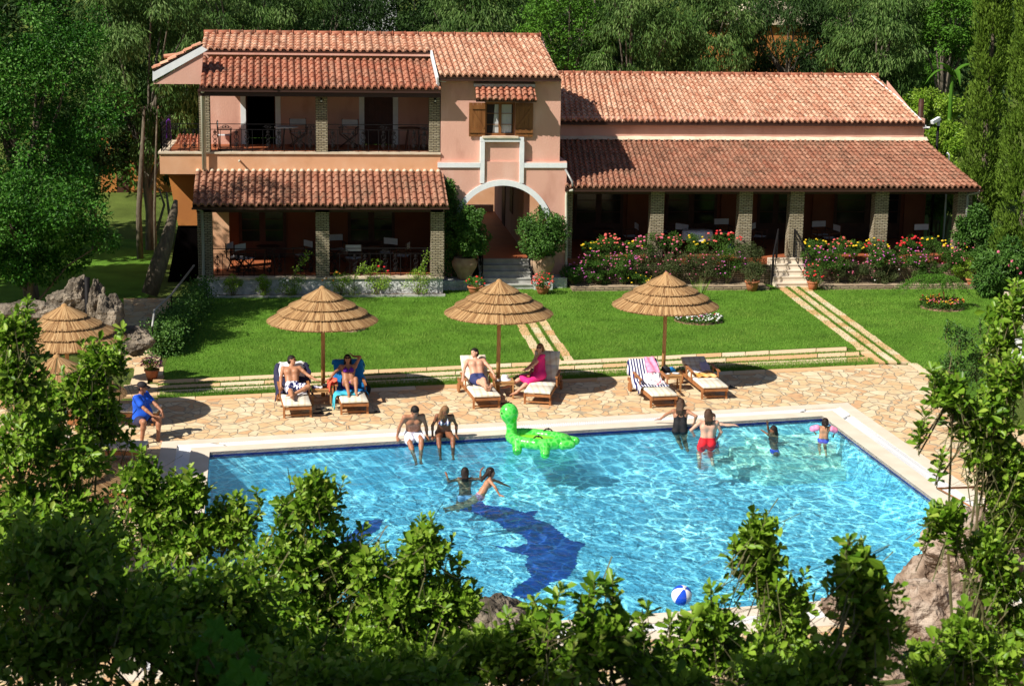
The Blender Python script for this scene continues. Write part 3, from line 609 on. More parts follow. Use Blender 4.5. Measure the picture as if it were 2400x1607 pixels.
mb = MB(); mb.box((xw0-.1, Yt-.22, zw0-.06), (xw1+.1, Yt+.1, zw0-.004)); vp('sill', mb, 'cap_stone', parent=wf)
for s, (pa, pb) in ((1,(1098.5,1137)),(-1,(1207,1249))):
    mb = MB(); x0, x1 = X(pa,280,Yt), X(pb,280,Yt); za, zb = Zz(1170,320,Yt), Zz(1170,241,Yt); n = 4; w = (x1-x0)/n
    for i in range(n): mb.box((x0+i*w+.004, Yt-.075, za), (x0+(i+1)*w-.004, Yt-.045, zb))
    for z in (za+.12, zb-.2): mb.box((x0+.01, Yt-.105, z), (x1-.01, Yt-.076, z+.12))
    mb.bar((x0+.06 if s > 0 else x1-.06, Yt-.09, zb-.2), (x1-.06 if s > 0 else x0+.06, Yt-.09, za+.25), .09, .026, up=(0,1,0)); vp('shutter', mb, 'shutter_wood')
# awning roof over the window
Ya = Yt-.62; mb = MB(); zaw = Zz(1170,236,Ya)
roof(mb, (X(1116,238,Ya),Ya,zaw), (X(1258,238,Ya),Ya,zaw), (X(1113,206,Yt-.02),Yt-.14,Zz(1170,205,Yt-.1)), (X(1251,206,Yt-.02),Yt-.14,Zz(1170,205,Yt-.1)), 10, 3); aw = vp('awning', mb, ['red_tiles','gutter'])
mb = MB(); mb.box(*bz(1109,1253,196,203,Yt-.2,Yt-.003)); mb.box(*bz(1125,1226,186,192,Yt-.08,Yt-.003)); vp('awning_ledge', mb, 'grey_trim', parent=aw)
mb = MB(); mb.box(*bz(1110,1253,192.5,195.5,Yt-.24,Yt-.003)); vp('flashing', mb, 'gutter', parent=aw)
# archway passage: floor, side walls, steps
zpf = Zz(1180,605,54.9)
mb = MB(); mb.box((xBL+.3, 54.9, zpf-.3), (xBR-.3, 66, zpf)); vp('passage_floor', mb, 'terracotta_floor')
mb = MB(); mb.box((cx-R1-.1, Yt+.32, zpf-.6), (cx-R1-.02, 57, zsp+R1+.4)); mb.box((cx+R1*.62, Yt+1.8, zpf), (cx+R1*.62+.2, 66, zsp+R1+.4)); mb.box((cx+R1+.02, Yt+.32, zpf-.6), (cx+R1+.1, Yt+1.8, zsp+R1+.4)); mb.box((cx-R1-.1, Yt+.32, zsp+R1+.1), (cx+R1+.1, 59, zsp+R1+.4)); vp('passage_wall', mb, 'pink_plaster')
mb = MB(); mb.box((cx-3, 66, zpf-.2), (cx+R1*.6, 66.2, zpf+.25)); vp('passage_kerb', mb, 'cap_stone'); mb = MB(); mb.box((cx-.35, 67.5, -.1), (cx+5, 67.8, 4.5)); vp('rear_wall', mb, 'peach_plaster')
mb = MB(); mb.box((cx+R1*.60, 59.5, zpf+.8), (cx+R1*.615, 60.4, zpf+2.4)); vp('passage_window', mb, 'dark_wood'); mb = MB(); mb.box((cx+R1*.60, 62, zpf), (cx+R1*.615, 63, zpf+2.1)); vp('passage_door', mb, 'dark_wood')
xs0, xs1 = X(1124,640,54.2), X(1246,640,54.2); mb = MB(); ns = 5
for i in range(ns): mb.box((xs0, 53.75+i*.24, -.03), (xs1, 54.95, zpf*(i+1)/ns-.004))
for i in range(ns): mb.box((xs0-.02, 53.72+i*.24, zpf*(i+1)/ns-.035), (xs1+.02, 53.748+i*.24, zpf*(i+1)/ns))
vp('steps', mb, 'grey_trim')
mb = MB(); mb.box((xs1+.02, 53.9, -.03), (xBR, Yt-.125, .35)); vp('plinth', mb, 'rough_white'); mb = MB(); mb.box((xb1+.02, 53.6, -.03), (xs0-.03, Yt-.125, .32)); vp('plinth', mb, 'rough_white')
# --- iron railings
def railing(a, b, h=.88, gap=.95, name='railing', orn=True, parent=None, top=.02):
    a, b = A(*a), A(*b); L_ = np.linalg.norm((b-a)[:2]); d = (b-a)/L_; mb = MB(); up = A(0,0,1)
    mb.bar(a+up*h, b+up*h, .04, .02); mb.bar(a+up*(h-.17), b+up*(h-.17), .018); mb.bar(a+up*.06, b+up*.06, .02)
    n = max(2, int(round(L_/.33)))
    for i in range(n+1):
        p = a+(b-a)*i/n; mb.bar(p, p+up*(h-.17 if 0 < i < n else h), .018 if 0 < i < n else .03)
    if orn:
        for i in range(n):
            c = a+(b-a)*(i+.5)/n
            if i % 3 != 1:
                for zc, r in ((.2,.07),(.34,.055),(.48,.075),(.62,.05)):
                    mb.tube([c+d*r*math.cos(t)+up*(zc+r*math.sin(t)) for t in np.linspace(0, 6.28, 9)], .011, 4, cap=False)
                mb.bar(c+up*.06, c+up*(h-.17), .014); mb.ball(c+up*.20, .05, 6); mb.ball(c+up*.62, .035, 6)
            if i % 4 == 1: mb.tube([c+d*.11*math.cos(t)+up*(h-.085+.05*math.sin(t)) for t in np.linspace(0, 6.28, 9)], .010, 4, cap=False); mb.bar(c-d*.17+up*(h-.085), c+d*.17+up*(h-.085), .014); mb.ball(c+up*(h-.085), .03, 6)
    return mb.build(name, 'iron', parent or villa)
yr = Ys+.10
railing((X(492,340,yr),yr,z_slab), (X(740,340,yr),yr,z_slab), name='balcony_railing'); railing((X(768,340,yr),yr,z_slab), (X(1006,340,yr),yr,z_slab), name='balcony_railing')
railing((X(378,340,yr),yr,z_slab), (X(466,340,yr),yr,z_slab), name='balcony_railing'); railing((X(378,340,yr),yr,z_slab), (X(378,340,yr),Yw+1,z_slab), name='balcony_railing')
yr = Yf+.16
railing((X(497,600,yr),yr,z_fl), (X(740,600,yr),yr,z_fl), name='veranda_railing'); railing((X(772,600,yr),yr,z_fl), (X(1010,600,yr),yr,z_fl), name='veranda_railing')
for xs in (xs0+.06, xs1-.04): railing((xs, 53.75, .1), (xs, 54.95, zpf), h=.85, name='stair_railing', orn=True)
# --- ground floor rear wall, left block
Yb = 57.0
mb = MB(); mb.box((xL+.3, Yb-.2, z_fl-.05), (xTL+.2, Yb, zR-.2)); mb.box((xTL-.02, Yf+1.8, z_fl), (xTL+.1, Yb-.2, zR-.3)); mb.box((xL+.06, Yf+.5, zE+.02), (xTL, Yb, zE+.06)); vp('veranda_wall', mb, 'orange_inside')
def french(a, b, z0, z1, Y, parent=villa, panes=True):
    mb = MB(); mb.box((a, Y-.05, z0), (b, Y-.004, z1)); d = mb.build('french_door', 'dark_wood', parent)
    if panes:
        mb = MB(); n = 2
        for i in range(n):
            w = (b-a)/n; mb.box((a+i*w+.1, Y-.062, z0+.55), (a+(i+1)*w-.1, Y-.051, z1-.15))
        g_ = mb.build('pane', 'glass_dark', d)
        mb = MB()
        for i in range(n):
            w = (b-a)/n
            for k in (1,2,3): z = lerp(z0+.55, z1-.15, k/4); mb.box((a+i*w+.1, Y-.068, z-.012), (a+(i+1)*w-.1, Y-.063, z+.012))
        mb.build('glazing_bar', 'door_wood', d)
for a, b in ((560,670),(815,925)): french(X(a,520,Yb-.2), X(b,520,Yb-.2), z_fl, 2.75, Yb-.2)
mb = MB(); y_ = Yf+.5; mb.box((xL+.1, Yf+1.6, z_fl), (xL+.9, Yf+1.68, zR-.3)); vp('veranda_wall', mb, 'peach_plaster')
# --- right wing
YE, YP, YB, YW = 54.3, 54.75, 58.7, 59.2
zE3 = Zz(1800,441,YE); zT3 = Zz(1750,331,YW-.05)
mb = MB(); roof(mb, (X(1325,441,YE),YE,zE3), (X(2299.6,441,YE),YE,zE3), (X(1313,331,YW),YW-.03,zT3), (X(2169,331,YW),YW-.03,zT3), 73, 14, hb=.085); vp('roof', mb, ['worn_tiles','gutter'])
mb = MB(); mb.box((X(1325,441,YE), YE+.02, zE3-.12), (X(2306,441,YE), YE+.10, zE3-.05)); mb.box((X(1330,441,YP), YP+.05, zE3-.26), (X(2282,441,YP), YP+.35, zE3-.05)); vp('gutter', mb, 'gutter')
YE4 = 59.0; zE4 = Zz(1750,287,YE4); YR4 = 63.6; zR4 = Zz(1700,178,YR4)
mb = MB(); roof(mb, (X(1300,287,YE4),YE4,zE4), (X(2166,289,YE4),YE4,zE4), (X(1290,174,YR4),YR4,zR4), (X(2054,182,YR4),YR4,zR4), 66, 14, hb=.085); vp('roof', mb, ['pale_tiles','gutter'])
mb = MB(); roof(mb, (X(2054,182,YR4),YR4+4.5,zR4-1.3), (X(1290,174,YR4),YR4+4.5,zR4-1.3), (X(2054,182,YR4),YR4+.02,zR4), (X(1290,174,YR4),YR4+.02,zR4), 50, 12); vp('roof', mb, ['pale_tiles','gutter'])
mb = MB(); ridge(mb, (X(1290,170,YR4),YR4,zR4+.05), (X(2056,180,YR4),YR4,zR4+.05)); vp('ridge_tiles', mb, 'red_tiles', True)
mb = MB(); mb.box((X(1300,290,YE4), YE4+.02, zE4-.12), (X(2168,291,YE4), YE4+.10, zE4-.05)); vp('gutter', mb, 'gutter')
xWR = X(2166,310,YW)
mb = MB(); mb.box((xTR, YW, -.05), (xWR, YW+.3, zE4+.15)); mb.box((xWR-.3, YW+.3, -.05), (xWR, 67, zE4-.1)); mb.add([(xWR,YW,zE4-.1),(xWR,YR4,zE4-.1),(xWR,YR4,zR4-.12),(xWR-.2,YW,zE4-.1),(xWR-.2,YR4,zE4-.1),(xWR-.2,YR4,zR4-.12)], [[[0,1,2],[5,4,3]]]); vp('wall', mb, 'pink_plaster')
mb = MB(); n = 60; xs_ = np.linspace(xTR, X(2172,325,YW), n); mb.sheet([[(x, YW-.01, zT3+.16+.01*math.sin(i)), (x, YW-.10, zT3+.09), (x, YW-.22, zT3+.045+.02*(i%2))] for i, x in enumerate(xs_)]); vp('mortar_edge', mb, 'cap_stone', True)
mb = MB(); a, b = A(X(2040,178,YR4),YR4,zR4+.07), A(X(2160,284,YE4),YE4,zE4+.10); mb.tube([a, lerp(a,b,.5)+A(.06,0,.02), b], .022, 6); vp('roof_cable', mb, 'grate_white')
# floor, pillars, back wall
zr = Zz(1860,603,54.7)
mb = MB(); mb.box((xBR+.02, YP-.02, -.05), (X(2300,590,YP), YW-.01, zr-.02)); vp('veranda_floor', mb, 'terracotta_floor')
for a, b in ((1328,1342),(1525,1556),(1732,1763),(1851.5,1884),(2050,2082),(2243,2277)):
    mb = MB(); mb.box((X(a,500,YP), YP, zr-.02), (X(b,500,YP), YP+.42, zE3-.06)); vp('pillar', mb, 'split_stone')
xo = X(2160,480,YW)
for a, b in ((1470,1522),(1690,1728),(1905,1945),(2120,2162)):
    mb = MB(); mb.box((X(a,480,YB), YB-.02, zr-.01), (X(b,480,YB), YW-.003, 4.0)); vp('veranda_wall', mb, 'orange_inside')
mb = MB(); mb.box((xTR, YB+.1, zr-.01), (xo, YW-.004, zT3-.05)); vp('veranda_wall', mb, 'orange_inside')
for a, b in ((1345,1460),(1560,1680),(1775,1860),(1955,2110)): french(X(a,480,YB+.1), X(b,480,YB+.1), zr, 3.2, YB+.1)
# steps to the right veranda
sx0, sx1 = X(1814,640,54.1), X(1890,640,54.1); tx1 = X(1856,600,54.7); tx0 = X(1800,600,54.7); mb = MB(); ns = 5
for i in range(ns):
    t = i/(ns-1); mb.box((sx0-.02*i, 53.72+i*.22, -.03), (sx1-.0*i, YP-.03, zr*(i+1)/ns-.004)); mb.box((sx0-.03, 53.70+i*.22, zr*(i+1)/ns-.04), (sx1+.02, 53.718+i*.22, zr*(i+1)/ns))
vp('steps', mb, 'coping')
railing((X(1808,668,53.7), 53.7, .08), (X(1821,603,54.72), 54.72, zr), h=.95, name='stair_railing'); railing((X(1896,667,53.7), 53.7, .08), (X(1859,603,54.72), 54.72, zr), h=.95, name='stair_railing')
# planter wall in front of the right veranda
mb = MB()
for a, b in ((xBR+.1, sx0-.05), (sx1+.05, X(2290,600,54.2))):
    mb.box((a, 54.35, -.05), (b, YP-.04, .62)); 
vp('planter_wall', mb, 'wall_stone')
mb = MB()
for a, b in ((xBR+.1, sx0-.35), (sx1+.35, X(2290,600,54.2)+.3)): mb.box((a, 53.3, -.05), (b, 53.45, .12)); mb.box((a, 53.451, -.05), (b, 54.345, .10))
vp('flower_bed_kerb', mb, 'wall_stone')
# pipes, lamps, cameras
def pipe(pts, r=.045, m='pipe_cream'):
    mb = MB(); mb.tube(pts, r, 10); return vp('downpipe', mb, m, True)
pipe([W(474.5,212,Ye2+.05), W(475,222,Ys-.16), W(479,398,Ys-.16)], .07)
pipe([W(459,488,Ye+.05), W(473,495,Yf-.06), W(476,560,Yf-.06), W(477.5,680,Yf-.06), W(474,690,Yf-.1), W(474,700,Yf-.15)], .048, 'grey_metal')
pipe([W(1325,397,Yt-.15), W(1341,426,YE+.02), W(1342,437,YE-.02)], .035, 'grey_metal')
pipe([W(1343,446,YE), W(1329,447,Yt-.22), W(1327,460,Yt-.19), W(1327,628,Yt-.19), W(1333,646,Yt-.25)], .045)
pipe([W(2296,446,YE+.05), W(2290,452,YE+.1), W(2271,455,YP-.08), W(2268,460,YP-.08), W(2263,565,YP-.08)], .045, 'grey_metal')
pipe([W(561.5,376,Ys), W(561.5,376,Ys)-A(0,.25,0)], .03)
for px in (752, 1019):
    mb = MB(); p = W(px+1,236,Ys-.02); mb.box(p-A(.03,.03,.08), p+A(.03,.02,.08)); l = vp('wall_lamp', mb, 'iron'); mb = MB(); mb.ball(p-A(0,.05,.01), .035); vp('lamp_glass', mb, 'grate_white', True, l)
mb = MB(); p = W(1026,190,YeT+.2); mb.ball(p-A(0,.1,.08), .07); mb.tube([p-A(0,.1,.15), p-A(.05,.2,.2)], .045, 8); mb.bar(p, p+A(.25,0,-.03), .02); vp('wall_camera', mb, 'white_trim')
mb = MB(); p = W(2166,297,YW-.1); mb.box(p-A(.05,.06,.05), p+A(.05,.05,.06)); mb.tube([p+A(.05,-.1,-.02), p+A(.16,-.14,-.02)], .03, 8); vp('wall_lamp', mb, 'white_trim')
# ------------------------------------------------------------------ vegetation
def leafmat(name, c, tr=.2, rough=.55, spec=.3):
    mat(name, c[0], rough, c[1:], attr=True, trans=min(tr,.28), spec=spec*.5)
leafmat('gum_leaf', [(.020,.055,.010),(.050,.110,.020),(.105,.19,.042),(.23,.33,.11)])
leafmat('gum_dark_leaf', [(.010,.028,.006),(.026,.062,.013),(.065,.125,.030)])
leafmat('broad_leaf', [(.007,.038,.003),(.018,.085,.005),(.055,.18,.012),(.22,.40,.10)], spec=.4)
leafmat('bright_leaf', [(.04,.10,.010),(.075,.19,.018),(.12,.28,.03)])
leafmat('cypress_leaf', [(.05,.10,.012),(.11,.19,.02),(.18,.28,.04)])
leafmat('shrub_leaf', [(.04,.115,.006),(.10,.22,.012),(.19,.34,.025),(.30,.44,.06),(.42,.42,.09)], tr=.35, rough=.38, spec=.5)
leafmat('light_shrub_leaf', [(.07,.17,.010),(.16,.30,.02),(.26,.41,.04),(.36,.48,.08)], tr=.35, rough=.4, spec=.5)
leafmat('potted_leaf', [(.03,.085,.012),(.065,.16,.022),(.13,.25,.045)], spec=.6)
leafmat('flower_leaf', [(.03,.075,.012),(.06,.14,.018),(.09,.17,.03)])
leafmat('purple_leaf', [(.04,.055,.02),(.07,.10,.03),(.10,.10,.045)])
leafmat('vine_leaf', [(.025,.10,.008),(.05,.17,.012),(.09,.26,.02)], tr=.45, rough=.6)
mat('twig', (.13,.10,.05), .8, (.10,.12,.04), 8)
for n_, c_ in (('pink_petal',(.75,.16,.28)),('red_petal',(.70,.03,.04)),('yellow_petal',(.85,.58,.03)),('white_petal',(.80,.80,.76)),('magenta_petal',(.60,.13,.48)),('orange_petal',(.80,.30,.04)),('coral_petal',(.75,.14,.12))): mat(n_, c_, .7)
def unit(n): v = rng.normal(0, 1, (n,3)); return v/np.linalg.norm(v, axis=1)[:,None]
def nz(v): return v/(np.linalg.norm(v, axis=-1, keepdims=True)+1e-9)
def leaves(mb, P, D, N, L, Wd, rnd, obov=False, mi=0, fold=.25):
    n = len(P); D = nz(D); S = nz(np.cross(D, N)); N = np.cross(S, D); L = np.broadcast_to(L, (n,))[:,None]; Wd = np.broadcast_to(Wd, (n,))[:,None]
    if not obov:
        V = np.stack([P, P+D*L*.5+S*Wd/2+N*Wd*fold, P+D*L, P+D*L*.5-S*Wd/2+N*Wd*fold], 1); F = np.arange(4*n).reshape(n,4); mb.add(V.reshape(-1,3), [F], mi, rnd)
    else:
        V = np.stack([P, P+D*L*.35+S*Wd*.33+N*Wd*.12, P+D*L*.75+S*Wd*.5+N*Wd*.18, P+D*L-N*L*.08, P+D*L*.75-S*Wd*.5+N*Wd*.18, P+D*L*.35-S*Wd*.33+N*Wd*.12], 1)
        b = np.arange(n)[:,None]*6; mb.add(V.reshape(-1,3), [np.concatenate([b+[[0,1,2,3]], b+[[0,3,4,5]]])], mi, np.concatenate([rnd, rnd]))
def crown(mb, C, R, n, ls, kind='broad', hole=.35, clumps=60, csz=.28):
    """leaf clumps through an ellipsoid C,R ; n leaves"""
    C, R = A(*C), A(*R); cc = unit(clumps)*(rng.uniform(hole, 1, clumps)**.6)[:,None]*R; cr = rng.uniform(.6, 1.4, clumps)*csz*min(R[0], R[2])
    w = cr**2; k = rng.choice(clumps, n, p=w/w.sum()); u_ = unit(n); rr = rng.uniform(.35, 1, n)**.5
    P = C+cc[k]+u_*(cr[k]*rr)[:,None]*A(1,1,.75); out = nz(u_+.5*nz(cc[k]))
    cb = rng.uniform(0, 1, clumps)[k]; rnd = np.clip(rng.uniform(0,1,n)*.55+cb*.45, 0, 1)
    if kind == 'gum':
        P[:,2] -= rng.uniform(0,.35,n)*cr[k]; D = nz(out*.45+A(0,0,-1)+rng.normal(0,.3,(n,3))); N = nz(rng.normal(0,1,(n,3))+out*.6); leaves(mb, P, D, N, rng.uniform(.7,1.3,n)*ls, ls*.26, rnd)
    elif kind == 'cypress':
        D = nz(out*.5+A(0,0,1)+rng.normal(0,.25,(n,3))); leaves(mb, P, D, nz(out+rng.normal(0,.5,(n,3))), rng.uniform(.7,1.3,n)*ls, ls*.45, rnd)
    else:
        D = nz(out*.6+rng.normal(0,.7,(n,3))+A(0,0,-.25)); N = nz(out*.5+A(0,0,.7)+rng.normal(0,.5,(n,3))); leaves(mb, P, D, N, rng.uniform(.7,1.3,n)*ls, ls*(.62 if kind == 'broad' else .4), rnd)
    return C+cc
def limbtree(root, base, cc, r0, m, nl=14, name='trunk'):
    mb = MB(); C = cc.mean(0); top = C*.6+A(*base)*.4; top[2] = lerp(base[2], C[2], .75)
    P = [lerp(A(*base), top, t)+rng.normal(0,.04,3)*(t > 0)*r0*6 for t in (0,.25,.5,.75,1)]; mb.tube(P, np.linspace(r0, r0*.5, 5), 8)
    for i in rng.choice(len(cc), min(nl, len(cc)), replace=False):
        s = lerp(A(*base), top, rng.uniform(.4,1)); e = cc[i]; q = lerp(s, e, .5)+A(0,0,.1*np.linalg.norm(e-s)); mb.tube([s, q, e], [r0*.35, r0*.22, r0*.06], 5, cap=False)
    return mb.build(name, m, root, True)
def tree(name, label, cat, px, py, rx, ry, Y, kind, lm, n, ls, r0=.18, bark='pale_bark', group=None, dy=0., base_px=None, clumps=60, csz=.28, hole=.35, depth=None):
    C = W(px, py, Y); s = Y/4000; R = (rx*s, depth or rx*s*.9, ry*s); bx = C[0] if base_px is None else X(base_px, py, Y); gz = float(ground_h(np.array(bx), np.array(Y)))
    root = thing(name, label, cat, (bx, Y, gz), group=group); mb = MB(); cc = crown(mb, C, R, n, ls, kind, clumps=clumps, csz=csz, hole=hole); mb.build('crown', lm, root)
    limbtree(root, (bx, Y, gz), cc, r0, bark); return root
BG = 'trees standing behind the villa'
# big broadleaf at the left
tree('poplar_tree', 'large broadleaf tree with glossy bright green leaves filling the left edge of the photo', 'tree', 60, 270, 235, 350, 49, 'broad', 'broad_leaf', 46000, .105, .25, 'bark', clumps=150, csz=.2, hole=.2)
tree('poplar_tree', 'smaller broadleaf tree over the rock wall, in front of the side lawn at the left', 'tree', 60, 530, 200, 130, 45.5, 'broad', 'broad_leaf', 20000, .10, .12, 'bark', clumps=90, hole=.2)
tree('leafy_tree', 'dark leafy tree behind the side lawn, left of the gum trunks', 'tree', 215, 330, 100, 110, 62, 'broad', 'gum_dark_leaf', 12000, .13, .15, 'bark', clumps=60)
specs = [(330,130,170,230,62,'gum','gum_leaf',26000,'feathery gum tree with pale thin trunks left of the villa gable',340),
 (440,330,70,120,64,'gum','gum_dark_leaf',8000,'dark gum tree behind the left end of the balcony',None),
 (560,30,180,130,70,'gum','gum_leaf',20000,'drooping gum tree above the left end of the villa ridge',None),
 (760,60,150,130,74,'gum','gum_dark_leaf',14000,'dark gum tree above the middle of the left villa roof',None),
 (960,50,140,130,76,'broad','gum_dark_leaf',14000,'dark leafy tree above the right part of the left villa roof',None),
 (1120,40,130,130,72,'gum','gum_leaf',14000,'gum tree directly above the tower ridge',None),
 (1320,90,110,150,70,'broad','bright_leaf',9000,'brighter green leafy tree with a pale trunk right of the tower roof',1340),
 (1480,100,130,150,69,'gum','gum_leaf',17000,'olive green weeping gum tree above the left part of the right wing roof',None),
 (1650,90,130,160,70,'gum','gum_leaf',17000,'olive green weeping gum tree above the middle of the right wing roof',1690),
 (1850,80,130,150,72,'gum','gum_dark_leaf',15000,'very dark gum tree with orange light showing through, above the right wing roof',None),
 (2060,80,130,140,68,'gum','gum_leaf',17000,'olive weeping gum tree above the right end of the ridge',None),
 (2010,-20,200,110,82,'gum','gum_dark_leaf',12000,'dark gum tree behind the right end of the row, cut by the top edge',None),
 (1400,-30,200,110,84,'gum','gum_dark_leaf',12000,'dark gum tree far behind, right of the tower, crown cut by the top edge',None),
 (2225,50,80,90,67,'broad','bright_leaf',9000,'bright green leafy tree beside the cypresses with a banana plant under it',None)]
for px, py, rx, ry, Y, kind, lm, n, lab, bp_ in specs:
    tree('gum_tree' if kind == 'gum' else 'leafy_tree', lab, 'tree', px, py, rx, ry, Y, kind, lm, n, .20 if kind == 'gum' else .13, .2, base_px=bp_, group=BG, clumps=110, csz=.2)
# far wood behind the row
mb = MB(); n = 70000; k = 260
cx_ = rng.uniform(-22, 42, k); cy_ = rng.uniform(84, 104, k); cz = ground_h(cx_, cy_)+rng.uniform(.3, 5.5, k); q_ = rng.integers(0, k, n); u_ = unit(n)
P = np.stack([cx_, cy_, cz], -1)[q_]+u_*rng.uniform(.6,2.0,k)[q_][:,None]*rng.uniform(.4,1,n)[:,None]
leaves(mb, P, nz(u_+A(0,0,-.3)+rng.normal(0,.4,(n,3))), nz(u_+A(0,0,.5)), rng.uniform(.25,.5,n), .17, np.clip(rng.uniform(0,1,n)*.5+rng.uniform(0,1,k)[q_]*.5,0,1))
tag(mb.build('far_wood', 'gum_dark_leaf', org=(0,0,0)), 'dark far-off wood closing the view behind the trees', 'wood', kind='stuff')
# a wall of undergrowth right behind the villa
mb = MB(); n = 40000; k = 200
cx_ = rng.uniform(-9, 24, k); cy_ = rng.uniform(70, 80, k); cz = ground_h(cx_, cy_)+rng.uniform(.1, 2.6, k); q_ = rng.integers(0, k, n); u_ = unit(n)
P = np.stack([cx_, cy_, cz], -1)[q_]+u_*rng.uniform(.5,1.3,k)[q_][:,None]*rng.uniform(.4,1,n)[:,None]
leaves(mb, P, nz(u_+rng.normal(0,.5,(n,3))), nz(u_+A(0,0,.6)), rng.uniform(.12,.28,n), .10, np.clip(rng.uniform(0,1,n)*.5+rng.uniform(0,1,k)[q_]*.5,0,1))
tag(mb.build('undergrowth', 'flower_leaf', org=(0,0,0)), 'tangled undergrowth between the tree trunks behind the villa', 'undergrowth', kind='stuff')
# cypresses
for px, y0, y1, hw, Y, n, lab in ((2290,-90,600,52,57,26000,'slender cypress touching the right wing roof, the left one of the two cypresses'),(2385,-60,690,70,53,34000,'broad cypress at the right edge of the photo')):
    a, b = W(px, y1, Y), W(px, y0, Y); s = Y/4000; root = thing('cypress_tree', lab, 'cypress', (a[0], Y, 0), group='cypresses at the right edge'); mb = MB(); h = b[2]-0
    k = 260; t = rng.uniform(0,1,k); rad = hw*s*(1-.35*t)*np.minimum(1, (1-t)*8)*np.minimum(1, .4+t*5); th = rng.uniform(0,6.28,k)
    cc = np.stack([a[0]+rad*.8*np.cos(th), Y+rad*.8*np.sin(th), .2+t*h], -1); q_ = rng.integers(0,k,n); u_ = unit(n); out = nz(cc[q_]-np.stack([np.full(n,a[0]),np.full(n,Y),cc[q_][:,2]],-1))
    P = cc[q_]+u_*A(1,1,1.5)*rng.uniform(.1,.32,k)[q_][:,None]; leaves(mb, P, nz(out*.5+A(0,0,1)+rng.normal(0,.3,(n,3))), nz(out+rng.normal(0,.5,(n,3))), rng.uniform(.10,.2,n), .06, np.clip(rng.uniform(0,1,n)*.5+rng.uniform(0,1,k)[q_]*.5,0,1))
    mb.build('crown', 'cypress_leaf', root); mb = MB(); mb.tube([(a[0],Y,0),(a[0],Y,h*.9)], [.18,.04], 8); mb.build('trunk', 'bark', root)
# bushes on the slope at the right
def bush(name, label, cat, px, py, rx, ry, Y, lm, n, ls, group=None, kind='small', z0=None, clumps=40, csz=.35, stem=.03, depth=None):
    C = W(px, py, Y); s = Y/4000; R = (rx*s, depth or rx*s, ry*s); gz = float(ground_h(np.array(C[0]), np.array(Y))) if z0 is None else z0
    root = thing(name, label, cat, (C[0], Y, gz), group=group); mb = MB(); cc = crown(mb, C, R, n, ls, kind, clumps=clumps, csz=csz, hole=.2); mb.build('foliage', lm, root)
    mb = MB()
    for i in rng.choice(len(cc), 9, replace=False): mb.tube([(C[0]+rng.normal(0,.04), Y+rng.normal(0,.04), gz), lerp(A(C[0],Y,gz), cc[i], .5)+rng.normal(0,.03,3), cc[i]], [stem, stem*.7, stem*.3], 5, cap=False)
    mb.build('stem', 'twig', root, True); return root
for px, py, rx, ry, Y, lm, lab in ((2200,250,75,40,66,'light_shrub_leaf','round green bush on the slope right of the ridge end'),(2150,215,45,40,70,'bright_leaf','small light green bush by the bare soil patch'),(2225,330,65,45,63,'light_shrub_leaf','low grassy bush under the camera pole'),(2260,420,50,60,60,'light_shrub_leaf','pale green bush between the right wing eave and the cypress'),(2170,170,60,35,72,'bright_leaf','dark green bush behind the ridge end'),(2205,470,50,35,61,'potted_leaf','dark bush seen through the last veranda bay')):
    bush('green_bush', lab, 'bush', px, py, rx, ry, Y, lm, 4500, .14, group='bushes on the slope at the right')
for px, py, rx, ry, Y, lab in ((2290,560,48,75,54.4,'upright oleander bush beside the last brick pillar'),(2350,640,60,70,52,'oleander bush with a few pink flowers at the right edge')):
    r_ = bush('oleander_bush', lab, 'bush', px, py, rx, ry, Y, 'potted_leaf', 7000, .16, group='oleanders beside the right wing', kind='small')
    if px > 2300:
        mb = MB()
        for x_, y_ in ((2372,612),(2384,628),(2366,622),(2392,640),(2340,590)): mb.ball(W(x_,y_,51.2), .05, 6)
        mb.build('blossom', 'pink_petal', r_)
# banana plant
C = W(2232,180,63); gz = float(ground_h(np.array(C[0]), np.array(63.))); root = thing('banana_plant', 'banana plant with long arching leaves above the green slope', 'plant', (C[0],63,gz)); mb = MB(); mb.tube([(C[0],63,gz),C], [.12,.07], 8); mb.build('stem', 'bright_leaf', root)
for i in range(7):
    t = i*.9+.3; d = A(math.cos(t), math.sin(t)*.6, 0); L_ = 1.5; mb = MB(); rows = []
    for j in range(7):
        u_ = j/6; c = C+d*L_*u_*.7+A(0,0,1.2*u_-1.3*u_*u_*(1.2 if i % 2 else .6)); w = .2*math.sin(math.pi*min(1,u_*.9+.1)); s_ = A(-d[1], d[0], 0); rows.append([c-s_*w+A(0,0,.04), c, c+s_*w+A(0,0,.04)])
    mb.sheet(rows); mb.build('leaf', 'bright_leaf', root, True)
# ---- flowering shrubs
def flowers(mb, P, r, mi=0):
    for p in P: mb.ball(p, r*rng.uniform(.7,1.25), 6, mi, sc=(1,1,.6))
def flower_shrub(label, px, py, rx, ry, Y, cols, nf, lm='flower_leaf', n=1500, ls=.06, fr=.03, top=True, group=None, z0=.05, name='flowering_shrub', cat='flowers'):
    r_ = bush(name, label, cat, px, py, rx, ry, Y, lm, n, ls, group=group, z0=z0, clumps=26, stem=.012, depth=min(.35, rx*Y/4000)); C = W(px,py,Y); s = Y/4000
    nf0 = nf
    for c in cols:
        nf = max(4, nf0//2) if c == 'yellow_petal' else nf0
        mb = MB(); u_ = unit(nf*3)
        u_ = u_[(u_[:,2] > (.1 if top else -.6)) & (u_[:,1] < .5)][:nf]; P = C+u_*A(rx*s, min(.38,rx*s*1.1), ry*s)*rng.uniform(.8,1.2,len(u_))[:,None]; flowers(mb, P, fr); mb.build('blossom', c, r_)
GF = 'flowering plants along the veranda planter'
Yp = 54.55
